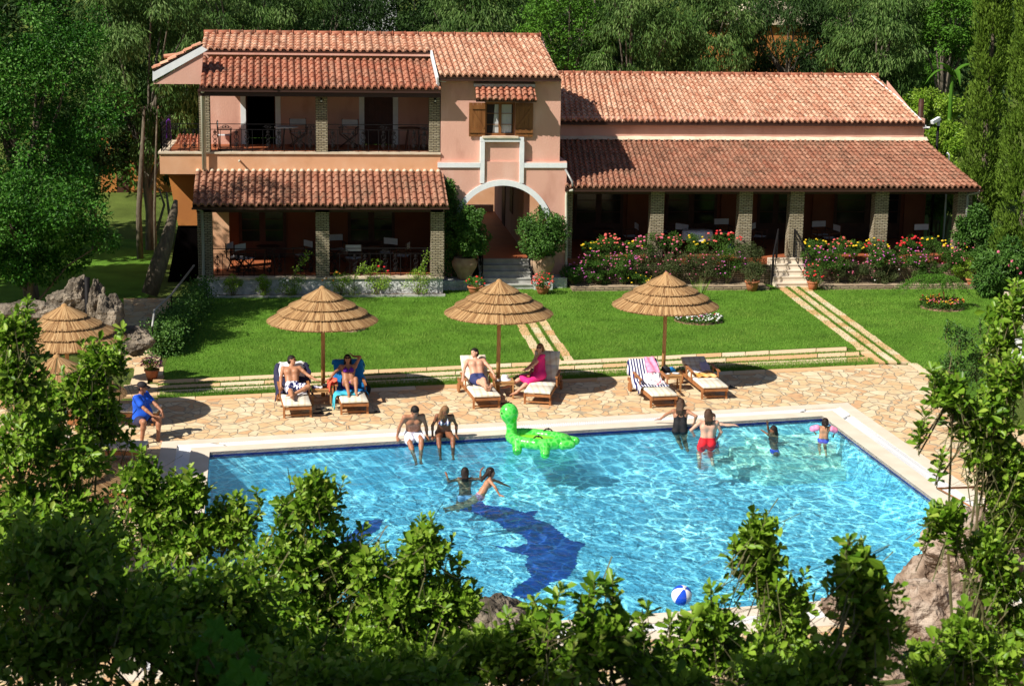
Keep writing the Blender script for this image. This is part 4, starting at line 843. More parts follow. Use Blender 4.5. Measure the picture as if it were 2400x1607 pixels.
for px, py, rx, ry, cols, lab in (
 (1385,568,22,14,['yellow_petal'],'small yellow zinnia clump nearest the entrance tower'),
 (1428,562,28,24,['coral_petal'],'salmon zinnia clump second from the tower'),
 (1480,572,30,16,['yellow_petal','pink_petal'],'mixed yellow and pink zinnias before the second pillar'),
 (1520,556,32,24,['pink_petal'],'tall pink zinnias at the foot of the second pillar'),
 (1570,560,28,26,['coral_petal','pink_petal'],'pink zinnias right of the second pillar'),
 (1628,562,30,24,['yellow_petal'],'dense bright yellow zinnias in the middle bay'),
 (1692,560,44,30,['red_petal','coral_petal'],'tall red zinnias left of the third pillar'),
 (1910,566,28,18,['yellow_petal'],'yellow zinnias just right of the stairs'),
 (1965,566,26,22,['coral_petal'],'coral zinnias between yellow clumps right of the stairs'),
 (2002,570,20,18,['yellow_petal'],'small yellow zinnias before the fifth pillar'),
 (2055,568,34,20,['yellow_petal','red_petal'],'yellow and red zinnias at the foot of the fifth pillar'),
 (2132,564,26,22,['red_petal'],'red zinnias in the last bay'),
 (2190,562,36,22,['yellow_petal'],'large yellow zinnia clump in the last bay'),
 (2245,572,34,18,['yellow_petal','pink_petal'],'yellow and pink zinnias at the last pillar')):
    flower_shrub(lab, px, py+12, rx*1.05, ry, Yp, cols, 17//len(cols)+4, group=GF, z0=.55, fr=.045)
Yb_ = 54.0
for px, py, rx, ry, cols, lm, lab in (
 (1345,632,22,22,['magenta_petal'],'potted_leaf','dark low shrub with few mauve flowers beside the tower pipe'),
 (1400,605,40,24,['magenta_petal','pink_petal'],'flower_leaf','mauve flowering shrub left end of the bed'),
 (1410,640,44,18,['magenta_petal'],'flower_leaf','low shrub with tiny mauve flowers at the left end of the bed'),
 (1462,608,34,30,['magenta_petal','pink_petal'],'flower_leaf','mauve and pink shrub with sunlit flowers, second in the bed'),
 (1490,642,36,16,['yellow_petal'],'flower_leaf','yellow speckled low shrub behind the umbrella top'),
 (1530,612,42,36,['pink_petal'],'purple_leaf','dense dusky shrub with small pink flowers below the second pillar'),
 (1590,615,42,38,['pink_petal'],'purple_leaf','dense dusky shrub in the middle of the bed'),
 (1650,618,42,36,['pink_petal'],'purple_leaf','dusky shrub beneath the yellow zinnias'),
 (1705,615,40,36,['magenta_petal'],'flower_leaf','green shrub beneath the red zinnias'),
 (1762,598,32,40,[],'purple_leaf','rounded dusky shrub with no flowers growing by the left stair rail'),
 (1918,602,34,30,['pink_petal','magenta_petal'],'flower_leaf','pink and mauve shrub beside the right stair rail'),
 (1965,600,34,28,['magenta_petal'],'flower_leaf','strong mauve shrub with hanging flowers right of the stairs'),
 (2000,628,46,26,['pink_petal'],'purple_leaf','dusky shrub low in the bed right of the stairs'),
 (2065,600,36,24,['pink_petal','magenta_petal'],'flower_leaf','pink flowering shrub below the fifth pillar'),
 (2075,634,40,24,['white_petal'],'purple_leaf','low dusky shrub with one or two white roses'),
 (2135,598,42,22,['magenta_petal','pink_petal'],'flower_leaf','spreading pink shrub over the planter wall in the last bay'),
 (2180,628,40,22,[],'flower_leaf','plain green low plant at the right end of the bed'),
 (2235,598,36,24,['pink_petal'],'flower_leaf','pale pink shrub by the last pillar'),
 (2262,618,30,28,[],'light_shrub_leaf','feathery plant in a round pot at the far right of the bed')):
    flower_shrub(lab, px, py+6, rx*1.15, ry*1.0, Yb_, cols, 4 if cols == ['white_petal'] else 22, lm=lm, n=3400, ls=.055, fr=.028, top=False, group=GF)
# roses along the left veranda
GR = 'rose bushes along the left veranda wall'
for px, py, rx, ry, cols, lab in ((545,665,22,22,[],'thin low rose bush nearest the left downpipe'),(617,660,18,28,[],'small rose bush left of the first umbrella'),(680,670,32,30,['white_petal'],'rose bush with a pale flower left of the middle pillar'),(800,665,44,32,['orange_petal'],'spreading rose bush behind the first umbrella top'),(882,650,34,40,['red_petal'],'taller rose bush with red flowers between the pillars'),(978,655,34,38,[],'leafy rose bush left of the right pillar')):
    flower_shrub(lab, px, py, rx, ry, 52.65, cols, 5, lm='light_shrub_leaf', n=1100, ls=.06, fr=.04, group=GR, name='rose_bush', cat='rose bush')
for px0, py0, px1, py1, lab in ((690,640,725,592,'long arching rose shoot left of the middle pillar'),(830,655,856,618,'arching rose shoot behind the first umbrella'),(985,640,1004,588,'arching rose shoot against the right pillar')):
    a = W(px0,py0,52.6); b = W(px1,py1,52.6); root = thing('rose_shoot', lab, 'plant', (a[0],52.6,.05), group='rose shoots'); mb = MB(); mb.tube([(a[0],52.6,.05), a, lerp(a,b,.5)+A(-.05,0,.05), b], .012, 5); mb.build('stem', 'twig', root)
    mb = MB(); n = 140; t = rng.uniform(0,1,n); P = a+(b-a)*t[:,None]+rng.normal(0,.06,(n,3)); leaves(mb, P, unit(n), unit(n)+A(0,0,.5), .06, .04, rng.uniform(0,1,n)); mb.build('foliage', 'light_shrub_leaf', root)
# climber on the tower corner
root = thing('climbing_plant', 'climbing plant growing up the corner between veranda roof and tower', 'plant', (*W(1062,560,54.3)[:2], 0)); mb = MB(); n = 4200; t = rng.uniform(0,1,n)
py_ = lerp(640, 425, t); px_ = lerp(1062, 1054, t); P = np.array([W(x,y,54.3) for x, y in zip(px_, py_)])+rng.normal(0,1,(n,3))*np.stack([.20*(1-t)+.06]*3,-1)*A(1,.6,1); leaves(mb, P, unit(n)+A(0,0,-.4), unit(n)+A(0,-.8,.5), .08, .055, rng.uniform(0,1,n)); mb.build('foliage', 'potted_leaf', root)
mb = MB(); mb.tube([(W(1062,560,54.35)[0],54.35,0), W(1062,560,54.35), W(1055,430,54.4)], [.03,.02,.01], 6); mb.build('stem', 'bark', root)
# pots
def pot(label, px, py, Y, r, h, m='terracotta_pot', urn=False, z0=0., name='flower_pot'):
    c = W(px, py, Y); c[2] = z0; root = thing(name, label, 'pot', c); mb = MB()
    if urn: prof = [(0,0),(r*.42,0),(r*.5,.03),(r*.62,h*.25),(r*.95,h*.6),(r,h*.78),(r*.8,h*.93),(r*.82,h),(r*.7,h),(r*.68,h*.9),(0,h*.88)]
    else: prof = [(0,0),(r*.62,0),(r*.9,h*.8),(r*.9,h*.81),(r,h*.82),(r,h),(r*.88,h),(r*.85,h*.9),(0,h*.88)]
    mb.lathe(prof, c, 24); mb.build('body', m, root, True)
    return root, c
def potplant(root, label, c, z, rx, rz, lm, n, ls, cols=(), nf=20, fr=.035, name='potted_plant', cat='plant', kind='small', clumps=30, csz=.35):
    p = thing(name, label, cat, (c[0], c[1], z)); mb = MB(); cc = crown(mb, (c[0], c[1], z+rz*.9), (rx, rx, rz), n, ls, kind, clumps=clumps, hole=.15, csz=csz); mb.build('foliage', lm, p)
    mb = MB()
    for i in range(5): mb.tube([(c[0],c[1],z-.05), cc[i]], [.02,.006], 5); 
    mb.build('stem', 'twig', p)
    for k in cols:
        mb = MB(); u_ = unit(nf*3); u_ = u_[u_[:,2] > -.3][:nf]; flowers(mb, A(c[0],c[1],z+rz*.9)+u_*A(rx,rx,rz)*1.02, fr); mb.build('blossom', k, p)
r_, c = pot('huge round terracotta urn in the shade left of the entrance steps', 1089, 600, 53.9, .42, .72, 'old_urn', True, .32); 
mb = MB(); mb.box(c-A(.3,.3,.31), c+A(.3,.3,-.002)); tag(mb.build('urn_base', 'rough_white'), 'pale rough stone base under the left urn', 'base')
potplant(r_, 'big leafy tree growing from the urn left of the entrance steps', A(*c)+A(.05,0,0), c[2]+.68, .72, .98, 'potted_leaf', 9000, .085, name='potted_tree', cat='tree', kind='broad', clumps=80, csz=.25)
r_, c = pot('tall stone grey urn right of the entrance steps with striped shadows', 1272, 600, 53.9, .40, .85, 'old_urn', True, .25)
mb = MB(); mb.box(c-A(.3,.3,.24), c+A(.3,.3,-.002)); tag(mb.build('urn_base', 'rough_white'), 'pale rough stone base under the right urn', 'base')
potplant(r_, 'rounded leafy tree growing from the urn right of the entrance steps', A(*c), c[2]+.85, .82, .80, 'potted_leaf', 9000, .085, name='potted_tree', cat='tree', kind='broad', clumps=80, csz=.25)
r_, c = pot('small terracotta pot left of the bottom entrance step', 1114, 690, 52.9, .26, .28); potplant(r_, 'red geranium in the pot left of the entrance steps', c, .27, .30, .16, 'bright_leaf', 700, .06, ['red_petal'], 9)
r_, c = pot('terracotta pot hidden by flowers right of the bottom entrance step', 1272, 690, 52.9, .24, .25); potplant(r_, 'mound of red geraniums right of the entrance steps', c, .2, .36, .26, 'flower_leaf', 900, .06, ['red_petal','coral_petal'], 26)
r_, c = pot('wide terracotta pot left of the right wing stairs', 1763, 660, 53.2, .24, .34)
potplant(r_, 'bushy dusky plant in the pot left of the right wing stairs', c, .32, .36, .32, 'purple_leaf', 1600, .06)
r_, c = pot('terracotta pot right of the right wing stairs', 1906, 655, 53.3, .2, .3); potplant(r_, 'red flowering plant in the pot right of the right wing stairs', c, .3, .34, .3, 'flower_leaf', 900, .06, ['red_petal','coral_petal'], 12)
r_, c = pot('round terracotta pot at the far right end of the flower bed', 2285, 640, 53.6, .28, .3); 
r_, c = pot('terracotta pot standing at the corner of the lawn near the thatched umbrella', 356, 872, 41.9, .19, .26); potplant(r_, 'pink petunias in the pot at the lawn corner', c, .24, .26, .17, 'light_shrub_leaf', 900, .05, ['pink_petal','magenta_petal'], 26, .028)
# round beds on the lawn
def bed(label, px, py, r, cols, n=2400, h=.2):
    c = G(px, py); root = thing('flower_bed', label, 'flower bed', c); mb = MB(); mb.lathe([(0,.05),(r*.9,.05),(r,.012)], c, 28); mb.build('bed_soil', 'soil', root)
    mb = MB(); t = rng.uniform(0,6.28,n); q = np.sqrt(rng.uniform(0,1,n))*r; P = c+np.stack([q*np.cos(t), q*np.sin(t), rng.uniform(.03,h,n)], -1); leaves(mb, P, unit(n)+A(0,0,.8), unit(n)+A(0,0,.5), .07, .035, rng.uniform(0,1,n)); mb.build('foliage', 'flower_leaf', root)
    for k, nf in cols:
        mb = MB(); t = rng.uniform(0,6.28,nf); q = np.sqrt(rng.uniform(0,1,nf))*r; flowers(mb, c+np.stack([q*np.cos(t), q*np.sin(t), rng.uniform(h*.8,h*1.3,nf)], -1), .03); mb.build('blossom', k, root)
    return c
bed('round bed of red, pink and yellow zinnias around a small weeping tree', 2208, 722, .68, [('yellow_petal',28),('red_petal',26),('coral_petal',30),('pink_petal',26),('orange_petal',18)], h=.26)
bed('round bed of white and red busy flowers behind the third umbrella', 1637, 752, .72, [('white_petal',150),('magenta_petal',12),('red_petal',18)], h=.14)
bed('round dark green bed half hidden behind the first umbrella', 820, 772, .45, [], 1200, .12)
# weeping sapling
c = G(2213, 722); root = thing('weeping_tree', 'small weeping tree with a thin red brown trunk in the zinnia bed', 'tree', c); mb = MB(); tp = W(2207,655,c[1]); mb.tube([c, lerp(c,tp,.5)+A(.02,0,0), tp], [.035,.03,.02], 7); mb.build('trunk', 'teak', root, True)
mb = MB(); nb = 80; n = 8000
th = rng.uniform(0,6.28,nb); rr = rng.uniform(.4,1.5,nb); k = rng.integers(0,nb,n); t = rng.uniform(0,1,n); P = tp+np.stack([rr[k]*t*np.cos(th[k])-.45*t, rr[k]*.6*t*np.sin(th[k]), .22*np.sin(t*2.2)-(.75*rr[k]/1.5)*t**2.2], -1)+rng.normal(0,.02,(n,3))
leaves(mb, P, nz(rng.normal(0,.5,(n,3))+A(0,0,-.6)), unit(n)+A(0,0,.4), .065, .02, rng.uniform(0,1,n)); mb.build('crown', 'bright_leaf', root)
mb = MB(); r2 = rng.integers(0,nb,24)
for i in r2: mb.tube([tp+A(rr[i]*s_*math.cos(th[i])-.45*s_, rr[i]*.6*s_*math.sin(th[i]), .22*math.sin(s_*2.2)-(.75*rr[i]/1.5)*s_**2.2) for s_ in (0,.3,.6,1)], [.012,.008,.005,.003], 4, cap=False)
mb.build('branch', 'twig', root)
# tuft of grass near third umbrella and hedge on the left stair rail
c = G(1640,705); root = thing('ornamental_grass', 'thin tuft of long grass blades behind the third umbrella', 'plant', c); mb = MB(); n = 70; th = rng.uniform(0,6.28,n); l = rng.uniform(.5,.9,n); leaves(mb, np.tile(c,(n,1)), nz(np.stack([np.cos(th)*.5, np.sin(th)*.5, np.ones(n)],-1)), unit(n), l, .014, rng.uniform(0,1,n)); mb.build('blade', 'light_shrub_leaf', root)
pts = [W(455,622,51.5), W(402,690,47.5), W(362,727,45.3), W(357,765,44.5)]
root = thing('handrail', 'grey handrail sloping down beside the ivy at the left of the lawn', 'handrail', (*pts[2][:2],0)); mb = MB(); mb.tube(pts, .03, 8); mb.build('rail', 'grey_metal', root, True); mb = MB()
for p in pts[1:]: mb.tube([(p[0],p[1],0), p], .018, 6)
mb.build('post', 'iron', root)
root = thing('ivy_hedge', 'dark ivy hedge covering the stair wall left of the lawn', 'hedge', (*pts[1][:2],0)); mb = MB(); n = 15000; t = rng.uniform(0,1,n)**.8; seg = np.minimum((t*3).astype(int),2); f_ = t*3-seg; Q = np.array(pts); B_ = Q[seg]*(1-f_[:,None])+Q[seg+1]*f_[:,None]; hgt = rng.uniform(0,1,n); P = B_*A(1,1,0)+np.stack([rng.normal(.28,.20,n), rng.normal(0,.15,n), hgt*(B_[:,2]*.8)],-1)
leaves(mb, P, unit(n)+A(0,0,-.5), unit(n)+A(0,-.8,.6), .075, .05, rng.uniform(0,1,n)); mb.build('foliage', 'potted_leaf', root)
mb = MB(); mb.tube([p*A(1,1,.5)+A(.25,0,0) for p in pts[:3]], .02, 5); mb.build('stem', 'twig', root)
# ------------------------------------------------------------------ foreground shrubs on the bank
def twigs(mb, sm, P, D, nl=13, ll=.074, tw=.18):
    """leafy shoots: P shoot tips (n,3), D directions"""
    n = len(P); D = nz(D); u_ = nz(np.cross(D, A(0.3,.2,1))); v_ = np.cross(D, u_)
    for k in range(nl):
        t = k/(nl-1); ang = 2.4*k; el = lerp(1.5, .5, t); b = P-D*(tw*(1-t))[...,None] if np.ndim(tw) else P-D*tw*(1-t)
        a_ = ang+rng.uniform(-.5,.5,n); dr = nz(D*math.cos(el)+(u_*np.cos(a_)[:,None]+v_*np.sin(a_)[:,None])*math.sin(el)+rng.normal(0,.15,(n,3))); nn = nz(D*.8+A(-.25,-.35,.4)+rng.normal(0,.4,(n,3)))
        L_ = ll*rng.uniform(.55,1.3,n)*lerp(1,.65,t**3); leaves(mb, b, dr, nn, L_, L_*.50, np.clip(rng.beta(2,2.6,n)*.9+.12*t, 0, 1), obov=True)
    V = np.stack([P-D*tw*2.2-u_*.004, P-D*tw*2.2+u_*.004, P+u_*.002, P-u_*.002], 1).reshape(-1,3); sm.add(V, [np.arange(4*n).reshape(n,4)])
def fshrub(label, lobes, Y, lm='shrub_leaf', dens=1., ll=.074, tips=(), group='pittosporum shrubs on the bank'):
    b = W(lobes[-1][0], lobes[-1][1]+lobes[-1][3], Y); gz = float(ground_h(np.array(b[0]), np.array(b[1]))); base = A(b[0], b[1], min(gz, b[2])); root = thing('leafy_shrub', label, 'shrub', base, group=group)
    mb, sm = MB(), MB(); s = Y/4000
    for (px, py, rx, ry) in lobes:
        C = W(px, py, Y); R = A(rx*s, rx*s*.9, ry*s); n = int(max(30, 1250*dens*(R[0]*R[2]+.02)/(ll/.066)**2)); u_ = unit(n); u_[:,2] = np.where(u_[:,2] < -.5, -u_[:,2], u_[:,2]); r_ = rng.uniform(.3,1,n)**.45
        P = C+u_*R*(r_*rng.choice([.85,1,1.25],n,p=[.3,.5,.2]))[:,None]+rng.normal(0,.03,(n,3)); D = nz(u_*1.0+A(0,-.15,.35)+rng.normal(0,.5,(n,3))); twigs(mb, sm, P, D, ll=ll)
        sm.tube([base, lerp(base, C, .5)+rng.normal(0,.05,3), C-A(0,0,R[2]*.3)], [.014,.010,.006], 5, cap=False)
        for i in range(7): sm.tube([C-A(0,0,R[2]*.5), lerp(C, P[i], .5)+rng.normal(0,.02,3), P[i]], [.007,.005,.003], 4, cap=False)
    for (px, py, l) in tips:
        p = W(px, py, Y); D0 = nz(A(rng.normal(0,.12), rng.normal(0,.15), 1)); n = max(3, int(l/.06)); P = np.array([p-D0*i*.055+rng.normal(0,.008,3) for i in range(n)]); twigs(mb, sm, P, np.tile(D0,(n,1))+rng.normal(0,.12,(n,3)), nl=8, ll=ll*1.05, tw=.05)
        q0 = min((W(a_[0],a_[1],Y) for a_ in lobes), key=lambda v_: np.linalg.norm(v_-p)); sm.tube([p, p-D0*l, lerp(p-D0*l, q0, .8)], [.003,.006,.008], 5, cap=False)
    mb.build('foliage', lm, root, True); sm.build('stem', 'twig', root); return root
fshrub('tall sunlit shrub rising to a point over the left part of the pool', [(735,1200,85,90),(690,1320,125,95),(800,1330,75,85),(650,1460,180,110),(780,1470,130,110)], 10.6, tips=[(735,1108,.35),(660,1180,.25),(850,1245,.2)])
fshrub('sunlit shrub with yellowing leaves standing left of the grey boulder', [(1000,1300,75,80),(950,1400,120,80),(1060,1420,75,80),(980,1500,170,90),(870,1340,50,45)], 10.2, 'light_shrub_leaf', tips=[(1010,1212,.3),(1075,1300,.2),(860,1300,.2)])
fshrub('sunlit shrub covering the near left corner of the pool', [(440,1160,60,60),(370,1190,90,60),(540,1240,70,70),(420,1270,120,80),(330,1130,60,55)], 11.5, tips=[(445,1092,.3),(560,1160,.3),(330,1050,.3),(600,1150,.2)])
fshrub('shrub low in front of the left shrubs, deep in shade', [(520,1400,150,100),(380,1420,140,100),(560,1540,190,100),(740,1560,160,90)], 9.6, dens=.8)
fshrub('dark shaded shrub in the bottom left corner', [(140,1350,190,150),(300,1480,190,130),(90,1540,170,120),(480,1570,150,80),(600,1590,150,60)], 8.6, dens=.8)
fshrub('broad shaded shrub farther down the bank at the lower left', [(100,1330,190,120),(120,1480,220,120),(380,1480,170,90)], 13.5, dens=.7)
fshrub('dark tall shrub along the left edge in front of the thatched umbrellas', [(40,900,70,90),(50,1050,110,110),(170,1090,80,60),(110,1220,170,120),(230,1290,120,100),(40,780,50,60)], 11.8, dens=.9, tips=[(65,700,.4),(20,760,.3)])
fshrub('sunlit shoots of a shrub in front of the second thatched umbrella', [(240,850,50,50),(190,930,70,55),(240,1000,50,60),(110,960,60,60)], 12.4, tips=[(285,770,.35),(225,820,.25),(180,860,.25),(150,870,.2)])
fshrub('shrub in front of the grey boulder at the bottom centre', [(1180,1520,110,60),(1080,1570,130,70),(1270,1480,60,50),(1280,1570,120,60),(930,1580,120,60)], 9.4, 'light_shrub_leaf', tips=[(1255,1410,.2),(1190,1440,.2)])
fshrub('dark green shrub with upright shoots before the near pool edge', [(1420,1480,60,50),(1370,1540,90,60),(1500,1560,90,60)], 7.6, tips=[(1437,1352,.45),(1318,1370,.3),(1360,1400,.3),(1505,1425,.25),(1395,1360,.3)], dens=.8)
fshrub('sunlit shrub with pale leaves right of the beach ball', [(1660,1470,70,60),(1730,1540,120,70),(1590,1560,70,50)], 8.4, 'light_shrub_leaf', tips=[(1665,1378,.3),(1575,1445,.25),(1720,1450,.2)])
fshrub('slim sunlit shrub rising over the right half of the pool', [(1772,1260,36,45),(1785,1340,50,60),(1830,1420,80,70),(1850,1520,110,80)], 9.2, 'light_shrub_leaf', tips=[(1765,1196,.4),(1720,1265,.2),(1800,1230,.25)])
fshrub('dark shaded shrub with an upright leader left of the large boulder', [(2010,1330,26,40),(2030,1400,60,50),(2050,1480,90,70),(1980,1560,130,60)], 7.4, tips=[(1992,1262,.35),(1960,1340,.2)], dens=.75)
fshrub('big sunlit shrub spreading in from the right edge over the paving', [(2235,920,50,50),(2310,980,70,70),(2350,1070,60,60),(2385,1150,60,110),(2360,900,60,80),(2375,1240,55,80),(2315,1060,45,45),(2350,1150,50,60),(2355,1230,50,60),(2290,990,45,40)], 10.8, tips=[(2190,860,.3),(2170,970,.25),(2160,1000,.2),(2210,1060,.25)])
fshrub('shrub with drooping shoots over the near right pool edge', [(2310,1290,50,45),(2350,1370,70,80),(2225,1205,22,22),(2375,1480,60,90)], 9.8, tips=[(2190,1185,.3),(2245,1250,.2)])
fshrub('low shrub filling the bottom edge left of the centre', [(720,1590,110,60),(880,1600,110,50),(1020,1600,90,40)], 8.0, dens=.8)
fshrub('low shrub filling the bottom edge between the pale shrub and the dark one', [(1600,1610,90,40),(1800,1600,110,45),(1930,1610,80,40)], 7.4, 'light_shrub_leaf', dens=.8)
fshrub('low shrub in front of the large boulder at the bottom right', [(2200,1570,120,50),(2330,1550,100,70),(2250,1480,30,30)], 8.0, 'light_shrub_leaf', tips=[(2260,1420,.25)])
fshrub('shrub at the upper right edge above the paving border', [(2375,740,40,60),(2350,810,50,60)], 12.5, tips=[(2385,660,.3)], dens=.8)
fshrub('airy small leaved shrub on the right lawn edge', [(2250,790,45,40),(2290,870,60,55),(2230,860,30,40),(2330,960,60,50)], 26, 'potted_leaf', dens=.35, ll=.06, group='shrubs on the right lawn', tips=[(2222,752,.3),(2298,748,.3)])
# vine with big leaves
root = thing('grape_vine', 'grape vine with large translucent leaves in the bottom left corner', 'vine', W(560,1600,5.5)-A(0,0,.5)); mb = MB(); sm = MB()
def vleaf(c, r, n_, rot, rnd):
    n_ = nrm(n_); u_ = nrm(np.cross(n_, A(0,1,.2))); v_ = np.cross(n_, u_); P = []
    for i in range(40):
        t = 2*math.pi*i/40; rr = r*(.84+.15*math.cos(5*t)+.05*math.sin(22*t)); P.append(c+(u_*math.cos(t+rot)+v_*math.sin(t+rot))*rr+n_*.12*rr*math.cos(5*t))
    mb.add([c]+P, [[[0, i+1, (i+1) % 40+1] for i in range(40)]], 0, rnd)
for px, py, r in ((505,1472,.05),(545,1500,.045),(498,1560,.04),(560,1570,.05),(602,1596,.05),(530,1600,.04),(470,1520,.035),(590,1540,.035)):
    c = W(px, py, 5.6+rng.uniform(-.3,.3)); vleaf(c, r, A(rng.normal(0,.4), -1, rng.uniform(.3,1.2)), rng.uniform(1,2.2), rng.uniform(0,1)); sm.tube([c, c+A(rng.normal(0,.03), .06, -.12), c+A(rng.normal(0,.1), .35, -.5)], [.003,.004,.006], 4, cap=False)
tag(mb.build('foliage', 'vine_leaf', root)); sm.build('stem', 'twig', root)
# unseen tree added left of the viewpoint to shade the lower left of the bank
root = thing('added_shade_tree', 'tall dense tree added unseen beside the viewpoint, shading the bank', 'tree', (-9.5,3.0,8.1)); mb = MB()
cc = crown(mb, (-7.8,4.4,12.4), (2.5,1.5,1.8), 30000, .2, 'broad', clumps=90, csz=.35, hole=.0); crown(mb, (-5.9,2.6,12.4), (2.4,1.7,1.5), 20000, .2, 'broad', clumps=70, csz=.35, hole=.1); crown(mb, (-9.2,8.0,12.3), (1.3,2.0,1.7), 18000, .2, 'broad', clumps=50, csz=.35, hole=.1); crown(mb, (-2.8,1.2,12.8), (1.8,1.5,1.0), 10000, .13, 'broad', clumps=50, csz=.35, hole=.1)
crown(mb, (-4.7,4.2,12.2), (.75,.6,.7), 5000, .16, 'broad', clumps=16, csz=.5, hole=.0); crown(mb, (-3.0,4.1,12.2), (.7,.6,.6), 4500, .16, 'broad', clumps=16, csz=.5, hole=.0)  # small loose crowns added to shade single shrubs
mb.build('crown', 'broad_leaf', root); limbtree(root, (-9.5,3.0,8.1), cc, .22, 'bark')
# rocks
def rock(label, C, R, m='rock', seed=0, name='boulder', sub=5):
    bm = bmesh.new(); bmesh.ops.create_icosphere(bm, subdivisions=sub, radius=1); r_ = np.random.default_rng(seed)
    K = unit(7) if False else nz(r_.normal(0,1,(9,3))); 
    from mathutils import noise as mn
    off = Vector(r_.uniform(-50,50,3))
    for v in bm.verts:
        p = np.array(v.co); d = 1.0
        for k in K: d = min(d, .78/max(.35, p@k+.0)) if p@k > .78 else d
        q = Vector(p)*1.6+off; h = 1+.24*mn.noise(q)+.14*mn.noise(q*2.7)+.07*abs(mn.noise(q*6))+.04*mn.noise(q*13)
        v.co = Vector(p*d*h*A(*R))
    me = bpy.data.meshes.new(name); bm.to_mesh(me); bm.free(); me.materials.append(M(m)); o = bpy.data.objects.new(name, me); COL.objects.link(o); o.location = C; tag(o, label, 'rock', 'boulders'); return o
rock('large sunlit brown boulder at the near right corner of the pool', W(2225,1470,21.2)+A(.1,.6,-.25), (.85,.7,.85), seed=3)
rock('pointed brown boulder tip behind the large boulder', W(2165,1385,23)+A(.15,.3,-.1), (.45,.4,.5), seed=5)
rock('brown boulder half hidden at the far right near the pool rail', W(2300,1290,22.5), (.8,.6,.6), seed=9)
rock('grey rounded boulder at the near pool edge, bottom centre', W(1175,1470,21.0)+A(-.1,.3,-.15), (.62,.6,.50), 'grey_rock', seed=11)
rock('small brown rock left of the large boulder at the pool edge', W(1975,1425,23), (.35,.3,.2), seed=12)
rock('brown boulder buried in the bank below the large boulder', W(2080,1560,19.5)+A(0,0,-.2), (1.0,.8,.55), seed=14)
for px, py, Y, R, lab, sd_ in ((70,690,39.5,(.95,.45,.30),'long pale rock at the left edge behind the thatched umbrella',21),(150,665,41,(.5,.4,.36),'pale ridged rock left of the black post',22),(180,655,41,(.42,.4,.55),'sunlit upright rock touching the black post',23),(225,670,40.5,(.22,.3,.6),'narrow pale rock right of the black post',24),(255,710,40,(.4,.4,.65),'grey shaded rock right of the thatched umbrella',25),(310,755,40,(.5,.4,.4),'low dark rock beside the ivy hedge',26)):
    rock(lab, W(px, py+6, Y)+A(0,0,-.40), R, 'grey_rock', seed=sd_)
mb = MB(); p = W(206,760,40.6); q = W(204,650,40.6); mb.tube([(p[0],p[1],-.0), p, q], .065, 10); tag(mb.build('black_post', 'iron', smooth=True), 'black round post standing among the rocks at the left', 'post')
# leaning trunk by the villa corner
root = thing('leaning_tree', 'leaning grey tree trunk beside the left corner of the villa', 'tree', W(352,760,50)*A(1,1,0)); mb = MB(); mb.tube([W(350,690,50), W(372,620,50.2), W(392,560,50.4), W(408,495,50.8), W(412,470,51)], [.24,.26,.20,.12,.06], 10); mb.build('trunk', 'bark', root, True)
mb = MB(); mb.tube([W(368,540,52), W(385,480,52), W(372,440,52)], [.05,.04,.02], 6); mb.tube([W(400,530,52), W(390,450,52)], [.06,.03], 6); mb.build('branch', 'pale_bark', root, True)
for px0, px1, Y, r, lab in ((325,338,60,.10,'thick dark trunk with peeling bark on the side lawn'),(362,368,60,.05,'thin pale trunk just left of the balcony end')):
    root = thing('bare_trunk', lab, 'tree', W(px0,500,Y)*A(1,1,0)); mb = MB(); mb.tube([W(px0,500,Y)*A(1,1,0), W(px0,500,Y), W((px0+px1)/2,380,Y), W(px1,250,Y+.5)], [r*1.2,r,r*.8,r*.4], 9); mb.build('trunk', 'bark', root, True)

# low pale garden wall at the right of the lawn
mb = MB(); q_ = [G(2308,650), G(2345,680), G(2390,735), G(2420,800)]
for i in range(3): mb.bar(q_[i]+A(0,0,.12), q_[i+1]+A(0,0,.12), .3, .28)
tag(mb.build('garden_wall', 'cap_stone'), 'low pale garden wall curving at the right side of the lawn', 'wall')
root = thing('side_building', 'ochre outbuilding with a dark doorway beyond the side lawn', 'building', (X(270,400,72),72,0)); mb = MB(); mb.box((X(235,400,72),72,0), (X(400,400,72),75,Zz(270,300,72))); mb.build('wall','ochre_plaster',root); mb = MB(); roof(mb, (X(230,300,72),71.6,Zz(270,302,72)), (X(405,300,72),71.6,Zz(270,302,72)), (X(230,300,72),75,Zz(270,262,72)), (X(405,300,72),75,Zz(270,262,72)), 14, 8); mb.build('roof',['worn_tiles','gutter'],root)
mb = MB(); mb.box((X(272,400,71.9),71.95,0), (X(300,400,71.9),71.99,Zz(280,340,72))); mb.build('door','dark_wood',root)

# unseen trees added left of the frame to shade the side lawn
for x, y, z, r, lab in ((-14.5,44,7.5,3.0,'dense tree added outside the left edge as shade, nearest of three'),(-15,51,8,3.2,'dense tree added outside the left edge as shade, middle of three'),(-15.5,59,8,3.4,'dense tree added outside the left edge as shade, farthest of three')):
    root = thing('added_shade_tree', lab, 'tree', (x,y,0), group='shade trees added outside the frame on the left'); mb = MB(); cc = crown(mb, (x,y,z), (r,r,2.6), 12000, .34, 'broad', clumps=60, csz=.35, hole=.1); mb.build('crown', 'broad_leaf', root); limbtree(root, (x,y,0), cc, .25, 'bark')
